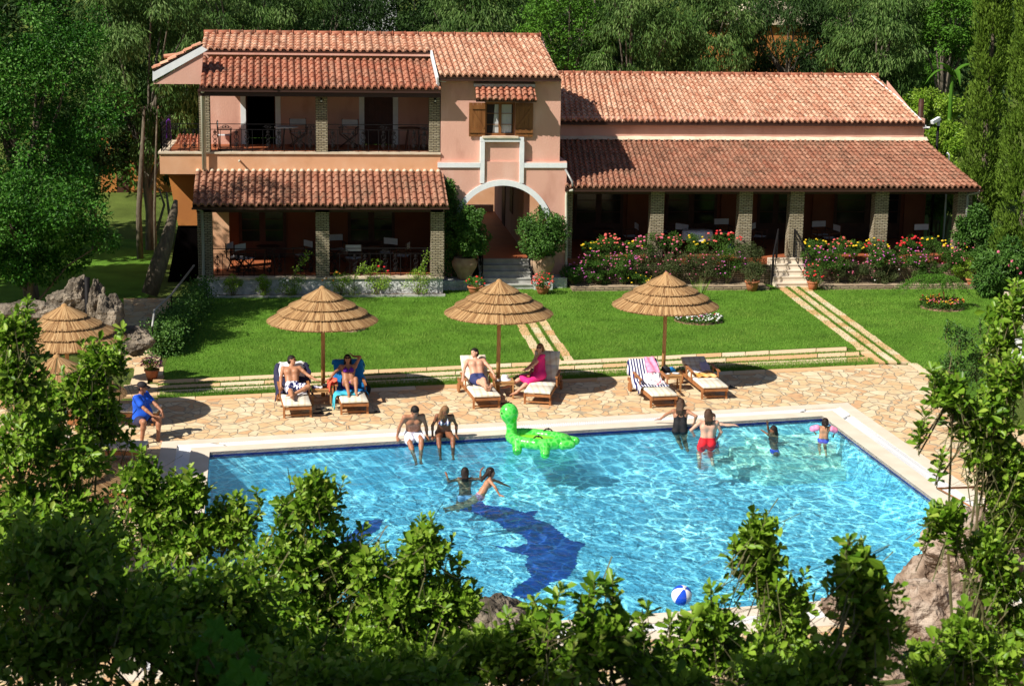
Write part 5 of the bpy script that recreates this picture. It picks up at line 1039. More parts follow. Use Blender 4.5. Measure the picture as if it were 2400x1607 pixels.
# glimpses of houses between the trees
for px0, px1, py0, py1, Y, m_, lab in ((1690,1960,60,150,88,'ochre_plaster','orange walled house glimpsed between the trees above the right wing'),(800,930,-40,30,92,'rough_white','pale roofed house glimpsed at the top edge above the left villa roof')):
    a, b = W(px0, py1, Y), W(px1, py0, Y); root = thing('far_house', lab, 'building', (a[0], Y, a[2]-1)); mb = MB(); mb.box((a[0],Y,a[2]-2), (b[0],Y+5,b[2])); mb.build('wall', m_, root); mb = MB(); mb.prism([(a[0]-.4,b[2]),(b[0]+.4,b[2]),((a[0]+b[0])/2,b[2]+1.2)], Y-.3, Y+5.3); mb.build('roof', 'cap_stone', root)
# white plastic chair at the right edge
c = G(2378, 872); root = thing('white_chair', 'white plastic chair on the lawn at the right edge', 'chair', c); mb = MB(); mb.sheet([[c+A(x,y,.42) for y in (-.22,.22)] for x in (-.22,0,.22)]); mb.build('seat', 'grate_white', root); mb = MB(); mb.sheet([[c+A(x,.22+.06*(z-.42),z) for z in (.42,.62,.86)] for x in (-.24,-.12,0,.12,.24)]); mb.build('backrest', 'grate_white', root)
for x in (-.2,.2):
    for y in (-.2,.2): mb = MB(); mb.bar(c+A(x,y,0), c+A(x*.9,y*.9,.42), .04); mb.build('leg', 'grate_white', root)
# ------------------------------------------------------------------ smooth solid modeller (signed distance -> surface nets)
class SD:
    def __init__(s): s.pr = []
    def cap(s, a, b, ra, rb=None, k=.03, sq=None): s.pr.append(('c', A(*a), A(*b), ra, rb if rb is not None else ra, k, sq)); return s
    def ell(s, c, r, k=.03, R=None): s.pr.append(('e', A(*c), A(*r), R, None, k, None)); return s
    def cut(s, p, n): s.pr.append(('x', A(*p), nrm(n), 0, 0, 0, None)); return s          # removes the side n points to
    def sub(s, c, r, k=.02): s.pr.append(('s', A(*c), A(*r), None, None, k, None)); return s
    def mesh(s, h=.011):
        lo = np.full(3, 1e9); hi = -lo
        for t, a, b, ra, rb, k, sq in s.pr:
            if t == 'c': r = max(ra, rb); lo = np.minimum(lo, np.minimum(a, b)-r); hi = np.maximum(hi, np.maximum(a, b)+r)
            elif t == 'e': r = max(b); lo = np.minimum(lo, a-r); hi = np.maximum(hi, a+r)
        lo -= 3*h; hi += 3*h; n = np.ceil((hi-lo)/h).astype(int)+1; D = np.full(n, .15, np.float32); ax = [lo[i]+h*np.arange(n[i]) for i in range(3)]
        for t, a, b, ra, rb, k, sq in s.pr:
            if t == 'x': sl = tuple(slice(0, n[i]) for i in range(3))
            else:
                if t == 'c': m0 = np.minimum(a, b)-max(ra, rb); m1 = np.maximum(a, b)+max(ra, rb)
                else: m0, m1 = a-max(b), a+max(b)
                m0 = m0-k-3*h-.02; m1 = m1+k+3*h+.02
                i0 = np.clip(((m0-lo)/h).astype(int), 0, n); i1 = np.clip(((m1-lo)/h).astype(int)+1, 0, n); sl = tuple(slice(i0[i], i1[i]) for i in range(3))
            g = np.stack(np.meshgrid(*[ax[i][sl[i]] for i in range(3)], indexing='ij'), -1)
            if g.size == 0: continue
            if t == 'c':
                ab = b-a; L2 = max(ab@ab, 1e-9); tt = np.clip(((g-a)@ab)/L2, 0, 1); d = np.linalg.norm(g-a-tt[...,None]*ab, axis=-1)-(ra+(rb-ra)*tt)
            elif t == 'e' or t == 's':
                q = g-a
                if ra is not None: q = q@ra
                l = np.linalg.norm(q/b, axis=-1); d = (l-1)*min(b)*.5+(l-1)*np.mean(b)*.5
            else: d = (g-a)@b
            o = D[sl]
            if t == 'x': D[sl] = np.maximum(o, d)
            elif t == 's': D[sl] = np.maximum(o, -d)
            else: hh = np.maximum(k-np.abs(o-d), 0)/max(k,1e-6); D[sl] = np.minimum(o, d)-hh*hh*k*.25
        S = D < 0; c = [slice(None,-1), slice(1,None)]; acc = np.zeros((*[v-1 for v in n], 3), np.float32); cnt = np.zeros([v-1 for v in n], np.float32)
        for e in range(3):
            o1, o2 = [i for i in range(3) if i != e]
            for u in (0,1):
                for v in (0,1):
                    s0 = [None]*3; s1 = [None]*3; s0[e], s1[e] = c[0], c[1]; s0[o1] = s1[o1] = c[u]; s0[o2] = s1[o2] = c[v]
                    d0, d1 = D[tuple(s0)], D[tuple(s1)]; m = (d0 < 0) != (d1 < 0); t = np.where(m, d0/(d0-d1+1e-12), 0)
                    cnt += m; acc[..., e] += np.where(m, t, 0); acc[..., o1] += m*u; acc[..., o2] += m*v
        act = cnt > 0; idx = -np.ones(act.shape, int); idx[act] = np.arange(act.sum()); I = np.argwhere(act); V = lo+h*(I+acc[act]/cnt[act][:,None]); F = []
        for e in range(3):
            o1, o2 = [(1,2),(2,0),(0,1)][e]
            s0 = [slice(1,-1)]*3; s1 = [slice(1,-1)]*3; s0[e] = slice(0,-1); s1[e] = slice(1,None)
            a0, a1 = S[tuple(s0)], S[tuple(s1)]; m = a0 != a1; P = np.argwhere(m); 
            if len(P) == 0: continue
            off = np.array([1,1,1]); off[e] = 0; P = P+off; q = []
            for du, dv in ((-1,-1),(0,-1),(0,0),(-1,0)):
                Q = P.copy(); Q[:,o1] += du; Q[:,o2] += dv; q.append(idx[Q[:,0],Q[:,1],Q[:,2]])
            q = np.stack(q, -1); fl = ~a0[m]; q[fl] = q[fl][:,::-1]; F.append(q)
        F = np.concatenate(F); F = F[(F >= 0).all(1)]
        return V, F
    def build(s, name, m, parent, h=.011, fn=None):
        V, F = s.mesh(h); mb = MB(); mb.add(V, [F], 0, .5 if fn is None else fn(V[F].mean(1))); return mb.build(name, m, parent, True)
for n_, c_, c2 in (('skin_tan',(.42,.19,.10),(.48,.23,.13)),('skin_light',(.58,.30,.20),(.64,.36,.25)),('skin_dark',(.20,.075,.035),(.25,.10,.05)),('skin_mid',(.34,.145,.075),(.40,.18,.10))): mat(n_, c_, .5, c2, 6, spec=.4)
for n_, c_ in (('hair_black',(.010,.007,.006)),('hair_brown',(.045,.022,.012)),('hair_fair',(.16,.08,.035)),('hair_wet',(.014,.008,.006))): mat(n_, c_, .6, tuple(v*1.7 for v in c_), 30, spec=.25, stretch=(3,3,.5), bump=.004, bscale=60)
for n_, c_, c2, s_ in (('blue_shirt',(.01,.09,.62),(.012,.11,.70),5),('dark_navy',(.02,.02,.055),(.03,.03,.08),9),('purple_swim',(.11,.012,.26),(.15,.02,.32),9),('pink_dress',(.80,.03,.22),(.72,.02,.20),6),('black_swim',(.008,.007,.009),(.02,.018,.02),8),('red_shorts',(.85,.02,.03),(.70,.015,.025),20),('blue_bikini',(.03,.06,.55),(.04,.08,.6),8),('pink_bikini',(.75,.05,.16),(.8,.45,.5),40),('pink_band',(.85,.20,.38),(.90,.35,.5),14),('white_short',(.62,.60,.74),(.80,.79,.85),8),('navy_short',(.025,.035,.12),(.035,.045,.15),8),('blue_towel',(.006,.16,.46),(.01,.20,.52),7),('cyan_towel',(.05,.45,.62),(.09,.55,.7),7),('coral_cloth',(.80,.09,.05),(.85,.15,.09),8),('orange_cloth',(.75,.32,.04),(.80,.50,.22),7),('lilac_cloth',(.42,.38,.55),(.5,.46,.62),7),('glasses_black',(.006,.006,.007),(.01,.01,.01),4),('cap_black',(.012,.009,.012),(.02,.016,.02),4),('plate_white',(.75,.75,.76),(.70,.71,.73),5),('black_bag',(.012,.012,.014),(.02,.02,.024),12)): mat(n_, c_, .75, c2, s_)
mat('floral_navy', (.012,.015,.10), .8, (.72,.72,.80), 13, detail=1, lo=.49, hi=.53)
mat('floral_pink', (.78,.74,.76), .8, (.70,.18,.22), 11, detail=2, lo=.60, hi=.66)
def stripe_mat(name, c1, c2, sc, axis=0, thr=.5):
    m = mat(name, c1, .85); nt = m.node_tree; L = nt.links.new; b = nt.nodes['Principled BSDF']; tc = nd(nt, 'ShaderNodeTexCoord'); wv = nd(nt, 'ShaderNodeTexWave', bands_direction='XYZ'[axis]); wv.inputs['Scale'].default_value = sc; wv.inputs['Distortion'].default_value = .6
    L(tc.outputs['Object'], wv.inputs[0]); cr = nd(nt, 'ShaderNodeValToRGB'); cr.color_ramp.interpolation = 'CONSTANT'; e = cr.color_ramp.elements; e[0].color = (*c1,1); e[1].color = (*c2,1); e[1].position = thr; L(wv.outputs['Fac'], cr.inputs[0]); L(cr.outputs[0], b.inputs['Base Color'])
stripe_mat('navy_stripe', (.78,.78,.82), (.02,.02,.12), 4.5, 0, .5)
def plaid():
    m = MT['mattress']; nt = m.node_tree; L = nt.links.new; b = nt.nodes['Principled BSDF']; tc = nd(nt, 'ShaderNodeTexCoord'); out = None
    for ax in (0,1):
        wv = nd(nt, 'ShaderNodeTexWave', bands_direction='XY'[ax]); wv.inputs['Scale'].default_value = 2.2; L(tc.outputs['Object'], wv.inputs[0]); r = nd(nt, 'ShaderNodeMapRange'); r.inputs[1].default_value = .6; r.inputs[2].default_value = .9; L(wv.outputs['Fac'], r.inputs[0]); o_ = r.outputs[0]
        if out is not None: ad = nd(nt, 'ShaderNodeMath', operation='ADD'); L(out, ad.inputs[0]); L(o_, ad.inputs[1]); o_ = ad.outputs[0]
        out = o_
    mx = nd(nt, 'ShaderNodeMix', data_type='RGBA'); ml = nd(nt, 'ShaderNodeMath', operation='MULTIPLY'); L(out, ml.inputs[0]); ml.inputs[1].default_value = .5; L(ml.outputs[0], mx.inputs[0]); mx.inputs[6].default_value = (.76,.72,.62,1); mx.inputs[7].default_value = (.60,.50,.36,1); L(mx.outputs[2], b.inputs['Base Color'])
plaid()
# ------------------------------------------------------------------ thatched umbrellas
def umbrella(label, px, py, apex_py=None, ground=None, H=None):
    c = G(px, py) if ground is None else ground; root = thing('thatched_umbrella', label, 'umbrella', c, group='thatched umbrellas around the pool')
    mb = MB(); h = H or 2.42; mb.tube([c-A(0,0,.02), c+A(.01,0,h*.5), c+A(0,0,h-.1)], [.05,.047,.042], 12); mb.build('pole', 'pole_wood', root, True)
    prof = [(0.0,0.0,.46,-.255),(.30,-.222,.77,-.435),(.61,-.395,1.04,-.605),(.90,-.565,1.29,-.80)]
    for i, (r0, z0, r1, z1) in enumerate(prof):
        mb = MB(); z0 += h; z1 += h; k = 64; j = rng.normal(0,.008,k)
        V = []
        for r, z, jj in ((max(r0,.01), z0-.015, 0), (r1-.02, z1-.005, 1), (r1-.03, z1-.04, 1), (max(r0,.01), z0-.07, 0)):
            for q in range(k): t = 2*math.pi*q/k; V.append(c+A((r+jj*j[q])*math.cos(t), (r+jj*j[q])*math.sin(t), z))
        mb.add(V, [np.array([[a*k+q, a*k+(q+1)%k, ((a+1)%4)*k+(q+1)%k, ((a+1)%4)*k+q] for a in range(4) for q in range(k)])], 0, np.tile(rng.uniform(0,.35,k), 4))
        n = int(700+1500*r1); t = rng.uniform(0, 6.2832, n); sl = (z1-z0)/(r1-r0); a0 = r0+(r1-r0)*rng.uniform(0,.7,n); a0 = np.maximum(a0, .01); a1 = r1+rng.normal(0,.012,n)+.01; lift = rng.uniform(.0,.022,n)
        def pt(a, t, l): return c+np.stack([a*np.cos(t), a*np.sin(t), z0+(a-r0)*sl+l], -1)
        dt = .009/np.maximum(a0,.05); dt1 = .010/a1; tj = t+rng.normal(0,.03,n)/np.maximum(a1*4,1)
        V = np.stack([pt(a0,t-dt,lift*.3), pt(a0,t+dt,lift*.3), pt(a1,tj+dt1,lift-.004), pt(a1,tj-dt1,lift-.004)], 1).reshape(-1,3); F = np.arange(4*n).reshape(n,4); mb.add(V, [F], 0, rng.uniform(0,1,n))
        mb.build('thatch_tier', ['thatch','thatch_dark'], root)
    mb = MB()
    for q in range(8): t = 2*math.pi*q/8; mb.bar(c+A(0,0,h-.12), c+A(1.1*math.cos(t),1.1*math.sin(t),h-.82), .03)
    mb.build('rib', 'pole_wood', root)
    mb = MB(); mb.lathe([(.09,-.06),(.06,.0),(.0,.03)], c+A(0,0,h), 12); mb.build('tip', 'thatch', root, True); return root
# the umbrella apex tells its height
def umb_at(label, apx, apy, bpy_):
    c = G(apx, bpy_); ap = W(apx, apy, c[1]); return umbrella(label, 0, 0, ground=A(ap[0],c[1],0), H=ap[2])
U1 = umb_at('thatched umbrella over the two sunbathers left of the middle', 755, 672, 930)
U2 = umb_at('thatched umbrella in the middle, over the man and the woman in pink', 1170, 656, 922)
U3 = umb_at('thatched umbrella at the right, over the two empty loungers', 1562, 639, 905)
umb_at('thatched umbrella at the left, in front of the pale rocks', 151, 713, 995)
umb_at('thatched umbrella at the left whose tip shows just below the first one, mostly behind leaves', 133, 832, 1130)
umb_at('thatched umbrella low at the left beside the grey lounger, nearly hidden by leaves', 95, 1020, 1375)
# ------------------------------------------------------------------ loungers
LOP = {}
def lounger(label, fpx, fpy, yaw, back, at=None, wheels=True, group='wooden sun loungers on the paving'):
    """fpx,fpy: photo point of the left front leg foot; yaw: turn of the long axis; back: backrest angle in degrees"""
    if at is None:
        (lx, ly), (wx, wy), side = fpx, fpy, yaw; c0 = G(lx, ly); c1 = G(wx, wy); yaw = math.atan2(c1[0]-c0[0], c1[1]-c0[1]); ls = np.linalg.norm(c1-c0)/1.5
        if side: c0 = c0-A(math.cos(yaw), -math.sin(yaw), 0)*.66
    else: c0, ls = at, 1.15
    ls = min(max(ls, 1.1), 1.3); root = thing('sun_lounger', label, 'sun lounger', c0, group=group)
    d = A(math.sin(yaw), math.cos(yaw), 0); r = A(math.cos(yaw), -math.sin(yaw), 0); up = A(0,0,1); Wd = .66; L_ = 1.9*ls; hz = .30; bl = .76; hinge = 1.18*ls
    def P(u, v, w): return c0+r*u+d*(v-.12)+up*w
    def B(u, s, w):                       # along the backrest: s from hinge, w = offset normal
        a = math.radians(back); return P(u, hinge+s*math.cos(a)-w*math.sin(a), hz+s*math.sin(a)+w*math.cos(a))
    mb = MB()
    for u in (.03, Wd-.03): mb.bar(P(u,0,hz-.045), P(u,L_,hz-.045), .035, .08)
    for v in (.03, .65, hinge, L_-.04): mb.bar(P(.03,v,hz-.045), P(Wd-.03,v,hz-.045), .04, .06)
    mb.build('frame', 'teak', root)
    for u in (.03, Wd-.03): mb = MB(); mb.bar(P(u,.10,0), P(u,.12,hz-.02), .05, .05); mb.build('leg', 'teak', root)
    mb = MB(); mb.bar(P(.03,.11,.08), P(Wd-.03,.11,.08), .03, .03); mb.build('crossbar', 'teak', root)
    for u in (-.015, Wd+.015): mb = MB(); mb.tube([P(u-.02,1.5*ls+.12,.12), P(u+.02,1.5*ls+.12,.12)], .125, 16); mb.build('wheel', 'teak', root, False)
    for u in (.03, Wd-.03): mb = MB(); mb.bar(P(u,1.5*ls+.12,.1), P(u,1.5*ls+.12,hz), .045); mb.build('leg', 'teak', root)
    mb = MB()
    for i in range(12): v = .08+i*(hinge-.1)/12; mb.bar(P(.05,v,hz+.0), P(Wd-.05,v,hz+.0), .06, .014)
    for i in range(7): a, b = B(.05,.04+i*.1,.0), B(Wd-.05,.04+i*.1,.0); mb.bar(a, b, .06, .014, up=B(0,0,1)-B(0,0,0))
    for u in (.06,Wd-.06): mb.bar(B(u,0,-.02), B(u,bl,-.02), .03, .04)
    mb.bar(B(Wd/2,.45,-.03), P(Wd/2,L_-.1,hz-.05), .03); mb.build('slat', 'teak', root)
    for u in (-.01, Wd+.01):
        mb = MB(); mb.bar(P(u,hinge-.38,hz-.05), P(u,hinge-.36,hz+.22), .035); mb.bar(P(u,hinge+.04,hz-.05), P(u,hinge+.06,hz+.24), .035); mb.bar(P(u,hinge-.46,hz+.22), P(u,hinge+.18,hz+.26), .06, .03); mb.build('armrest', 'teak', root)
    th = .055
    def prof(s, w):                       # s along the mattress surface 0..L
        flat_ = hinge-.02; return (lambda u: P(u, s, hz+.012+w)) if s < flat_ else (lambda u: B(u, s-flat_-.0, .012+w))
    LOP[root.name] = (prof, P, B, Wd, th, hinge, bl)
    k_ = hinge/1.18; S = [0,.02,.3*k_,.58*k_,.60*k_,.62*k_,.9*k_,hinge-.04,hinge-.01,hinge+.02,hinge+.27,hinge+.37,hinge+.39,hinge+.41,hinge+.57,hinge+.74,hinge+.76]; mb = MB(); U = [.02,.04,.2,.33,.46,.62,.64]
    def wv_(i, j): e = (i in (0,len(S)-1)) or (j in (0,len(U)-1)); dip = .018 if i in (4,12) else 0; return th*(.55 if e else 1)-dip+rng.normal(0,.002)
    top = [[prof(s, wv_(i,j))(u) for j, u in enumerate(U)] for i, s in enumerate(S)]; bot = [[prof(s, .004)(u) for u in U] for s in S]; mb.sheet(top); mb.sheet(bot)
    nI, nJ = len(S), len(U)
    for a, b in ((0, None),(nI-1, None)): mb.sheet([top[a], bot[a]])
    mb.sheet([[r_[0] for r_ in top], [r_[0] for r_ in bot]]); mb.sheet([[r_[-1] for r_ in top], [r_[-1] for r_ in bot]])
    mb.build('mattress', 'mattress', root, True); return root
def towel(name, label, lo, s0, s1, u0, u1, m, over=0., off=.012, hang_l=0., hang_r=0., hang_t=0., amp=.012, cat='towel', seed=0):
    prof, P, B, Wd, th, hinge, bl = LOP[lo.name]; r_ = np.random.default_rng(seed); rows = []; ns = 26; nu = 18; f1, f2 = r_.uniform(5,12,2)
    for i in range(ns+1):
        s = lerp(s0, s1, i/ns); s = s*hinge/1.18 if s < 1.18 else hinge+(s-1.18)*(.76/.72); row = []; e9 = hinge+.745
        ls = list(np.linspace(u0, u1, nu))
        edge = .03*math.sin(s*9+seed)+.02*math.sin(s*23)
        for u in ls:
            w = th+off+amp*(math.sin(u*f1*3+s*f2)+.6*math.sin(s*19+u*7+seed))*.5+amp*.3; ss = min(s, e9); p = prof(ss, w)(u+edge*(.5-(u-u0)/(u1-u0)))
            if s > e9: p = p-A(0,0,(s-e9)*1.0)+ (B(0,.1,-.05)-B(0,.1,0))*min(1,(s-e9)*8)
            row.append(p)
        if hang_l: e = row[0]; row = [e+A(-.05-.02*math.sin(i),0,-hang_l*(1+.3*math.sin(i*.7))), e+A(-.035,0,-.05)]+row
        if hang_r: e = row[-1]; row = row+[e+A(.035,0,-.05), e+A(.05+.02*math.sin(i*1.3),0,-hang_r*(1+.3*math.cos(i*.9)))]
        rows.append(row)
    mb = MB(); mb.sheet(rows); o = mb.build(name, m, None, True); sm_ = o.modifiers.new('thick', 'SOLIDIFY'); sm_.thickness = .008; return tag(o, label, cat)
L1 = lounger('wooden lounger under the man in floral shorts, with a navy towel on its back', (663,981), (653,946), 0, 52)
L2 = lounger('wooden lounger under the woman in purple, covered by a blue towel', (797,973), (783,938), 0, 55)
L3 = lounger('wooden lounger under the man in dark blue trunks, cream back showing', (1107,959), (1081,926), 0, 50)
L4 = lounger('wooden lounger under the woman in the pink wrap, its back in shade', (1292,951), (1311,918), 1, 58)
L5 = lounger('empty wooden lounger covered with a striped and a flowered towel', (1522,957), (1483,923), 0, 36)
L6 = lounger('empty wooden lounger with an orange towel, rightmost of all', (1642,937), (1603,904), 0, 22)
L7 = lounger('wooden lounger crossways under the man in the blue shirt', 0, 0, -1.45, 0, at=G(362,1010)+A(-.1,.35,0))
L8 = lounger('lounger with a grey mattress at the left, half behind leaves', 0, 0, -1.45, 12, at=G(318,1098)+A(0,.2,0))
L9 = lounger('lounger low at the left corner of the pool, nearly hidden by leaves', 0, 0, -1.45, 8, at=G(290,1190))
towel('navy_towel', 'dark navy towel draped over the back of the floral shorts man lounger', L1, .9, 2.15, -.03, .69, 'dark_navy', hang_l=.18, hang_r=.05, seed=1)
towel('white_towel', 'bright white towel folded over the top of the navy towel', L1, 1.52, 2.12, .03, .58, 'white_cloth', off=.03, amp=.03, seed=2, hang_r=.04)
towel('white_towel', 'white towel end lying beside the floral shorts man hip', L1, .62, .98, .40, .60, 'white_cloth', off=.02, amp=.03, seed=3)
towel('blue_towel', 'bright blue towel covering the back of the purple swimsuit woman lounger', L2, .72, 2.0, -.01, .67, 'blue_towel', seed=4, hang_r=.12)
towel('cyan_towel', 'light blue towel corner on the seat below the woman in purple', L2, .42, .74, -.03, .40, 'cyan_towel', seed=5, hang_l=.28, off=.016)
towel('coral_cloth', 'coral red cloth hanging over the left armrest of the purple swimsuit woman lounger', L2, .80, 1.25, -.13, .03, 'coral_cloth', seed=6, hang_l=.22, off=.24, amp=.03, cat='cloth')
towel('striped_towel', 'navy and white striped beach towel on the empty lounger back', L5, .62, 1.95, -.03, .66, 'navy_stripe', seed=7, hang_l=.16)
towel('printed_towel', 'white towel with pink prints on the striped towel', L5, .72, 1.40, .20, .62, 'floral_pink', seed=8, off=.024, amp=.02)
towel('pink_cloth', 'pale pink cloth hanging at the top of the striped lounger', L5, 1.42, 1.98, .34, .62, 'pink_band', seed=9, off=.035, amp=.035, cat='cloth')
towel('orange_towel', 'yellow orange towel on the middle of the rightmost lounger', L6, .74, 1.18, .10, .62, 'orange_cloth', seed=10, off=.018, amp=.03)
towel('lilac_cloth', 'lilac grey cloth on the back of the rightmost lounger', L6, 1.2, 1.62, .38, .62, 'lilac_cloth', seed=11, off=.03, amp=.05, cat='cloth')
towel('white_cloth', 'small white cloth beside the lilac cloth', L6, 1.12, 1.36, .12, .34, 'white_cloth', seed=12, off=.024, amp=.03, cat='cloth')
def sack(name, label, c, r, m, cat, seed=0, h=.014):
    r_ = np.random.default_rng(seed); s = SD(); root = thing(name, label, cat, c)
    for i in range(7): s.ell(A(*c)+r_.uniform(-.5,.5,3)*A(*r)+A(0,0,r[2]*.6), A(*r)*r_.uniform(.35,.65), k=.03)
    s.cut(A(*c), (0,0,-1)); s.build('body', m, root, h); mb = MB(); mb.tube([A(*c)+A(-r[0]*.4,0,r[2]), A(*c)+A(0,-.03,r[2]*1.7), A(*c)+A(r[0]*.4,0,r[2])], .01, 6); mb.build('handle', m, root, True); return root
def side_table(label, px, py, w=.48, dd=.42, h=.42, items=()):
    c = G(px, py); root = thing('side_table', label, 'table', c, group='small wooden tables between the loungers'); mb = MB()
    for i in range(6): mb.box(c+A(-w/2, -dd/2+i*dd/6+.004, h-.025), c+A(w/2, -dd/2+(i+1)*dd/6-.004, h))
    mb.build('table_top', 'light_wood', root); mb = MB()
    for y in (-dd/2+.03, dd/2-.03): mb.bar(c+A(-w/2+.03,y,h-.055), c+A(w/2-.03,y,h-.055), .03, .05)
    for x in (-w/2+.03, w/2-.03): mb.bar(c+A(x,-dd/2+.05,h-.055), c+A(x,dd/2-.05,h-.055), .03, .05)
    mb.build('apron', 'light_wood', root)
    for x in (-w/2+.03, w/2-.03):
        for y in (-dd/2+.03, dd/2-.03): mb = MB(); mb.bar(c+A(x,y,0), c+A(x,y,h-.025), .04); mb.build('leg', 'light_wood', root)
    return c+A(0,0,h)
t1 = side_table('small wooden table between the man in floral shorts and the woman in purple', 754, 948)
t2 = side_table('small wooden table between the man in trunks and the woman in pink', 1180, 930)
t3 = side_table('small wooden table between the two empty loungers, with a bag and plates', 1571, 914)
def simple(name, label, cat, m, fn, smooth=False, org=None): mb = MB(); fn(mb); return tag(mb.build(name, m, None, smooth), label, cat)
simple('sun_hat', 'white crumpled sun hat on the middle table', 'hat', 'white_cloth', lambda mb: mb.lathe([(.0,.12),(.06,.115),(.085,.08),(.09,.03),(.15,.015),(.16,.0)], t2+A(.03,.03,.003), 18), True)
simple('folded_cloth', 'small white folded cloth at the left of the middle table', 'cloth', 'plate_white', lambda mb: mb.box(t2+A(-.2,-.12,.002), t2+A(-.07,.0,.02)))
simple('magazine', 'open magazine on the table beside the man in floral shorts', 'magazine', 'floral_navy', lambda mb: mb.box(t1+A(-.22,-.1,.002), t1+A(-.04,.12,.018)))
sack('black_bag', 'small black bag with white items on the table beside the woman in purple', t1+A(.08,0,.002), (.1,.07,.05), 'black_bag', 'bag', 4)
simple('cup', 'small white cup on the first table', 'cup', 'plate_white', lambda mb: mb.lathe([(0,0),(.03,0),(.036,.05),(.03,.05),(.0,.01)], t1+A(-.01,-.14,.003), 12), True)
for dx, dy, lb in ((-.12,-.06,'white plate at the left of the right table'),(.12,-.03,'white plate at the right of the right table')): simple('plate', lb, 'plate', 'plate_white', lambda mb: mb.lathe([(0,.004),(.06,.004),(.095,.018),(.09,.01),(0,0)], t3+A(dx,dy,.003), 18), True)
sack('beach_bag', 'black and navy beach bag on the right table', t3+A(-.12,.12,.003), (.15,.09,.12), 'black_bag', 'bag', 1); sack('blue_bag', 'blue and white bag beside the black beach bag', t3+A(.05,.12,.003), (.12,.07,.09), 'blue_towel', 'bag', 2)
sack('dark_bag', 'black backpack hanging at the right side of the purple swimsuit woman lounger', G(858,925)+A(0,0,.02), (.12,.1,.2), 'black_bag', 'bag', 3)
sack('dark_clothes', 'black trousers draped off the striped lounger to the ground', G(1583,940)+A(0,0,.0), (.09,.28,.14), 'black_bag', 'clothes', 5); sack('red_cloth', 'red and white cloth on the paving beside the black trousers', G(1592,949), (.08,.1,.04), 'floral_pink', 'cloth', 6)
def shoe(label, px, py, rz, m='black_bag', cat='sandal'):
    c = G(px, py, .02); root = thing('sandal', label, cat, c); d = A(math.sin(rz), math.cos(rz), 0); s = A(d[1], -d[0], 0); mb = MB()
    pts = [c+d*v+s*u for u, v in ((-.03,-.12),(.03,-.12),(.04,.02),(.045,.1),(.02,.14),(-.03,.13),(-.04,.05),(-.035,-.02))]; mb.plate([p for p in pts][::-1], .022, .045); mb.build('sole', m, root)
    mb = MB(); mb.tube([c+s*.04+d*.03+A(0,0,.02), c+d*.08+A(0,0,.055), c-s*.04+d*.03+A(0,0,.02)], .009, 5, cap=False); mb.build('strap', m, root, True)
for i, (x, y, r_, lb) in enumerate(((752,959,1.3,'dark sandal under the first table, rear'),(765,963,1.1,'dark flip flop nearest the first table'),(768,972,.6,'dark flip flop in the sun before the first table'),(745,969,1.5,'dark sandal in the lounger shadow'),(877,968,1.2,'grey sandal in the shade right of the purple swimsuit woman lounger'),(1186,946,1.4,'dark blue sandal behind the green float head'),(1190,951,1.4,'second dark blue sandal behind the float head'),(1716,911,1.2,'black sandal right of the rightmost lounger'),(1708,908,.9,'second black sandal right of the rightmost lounger'))): shoe(lb, x, y, r_)
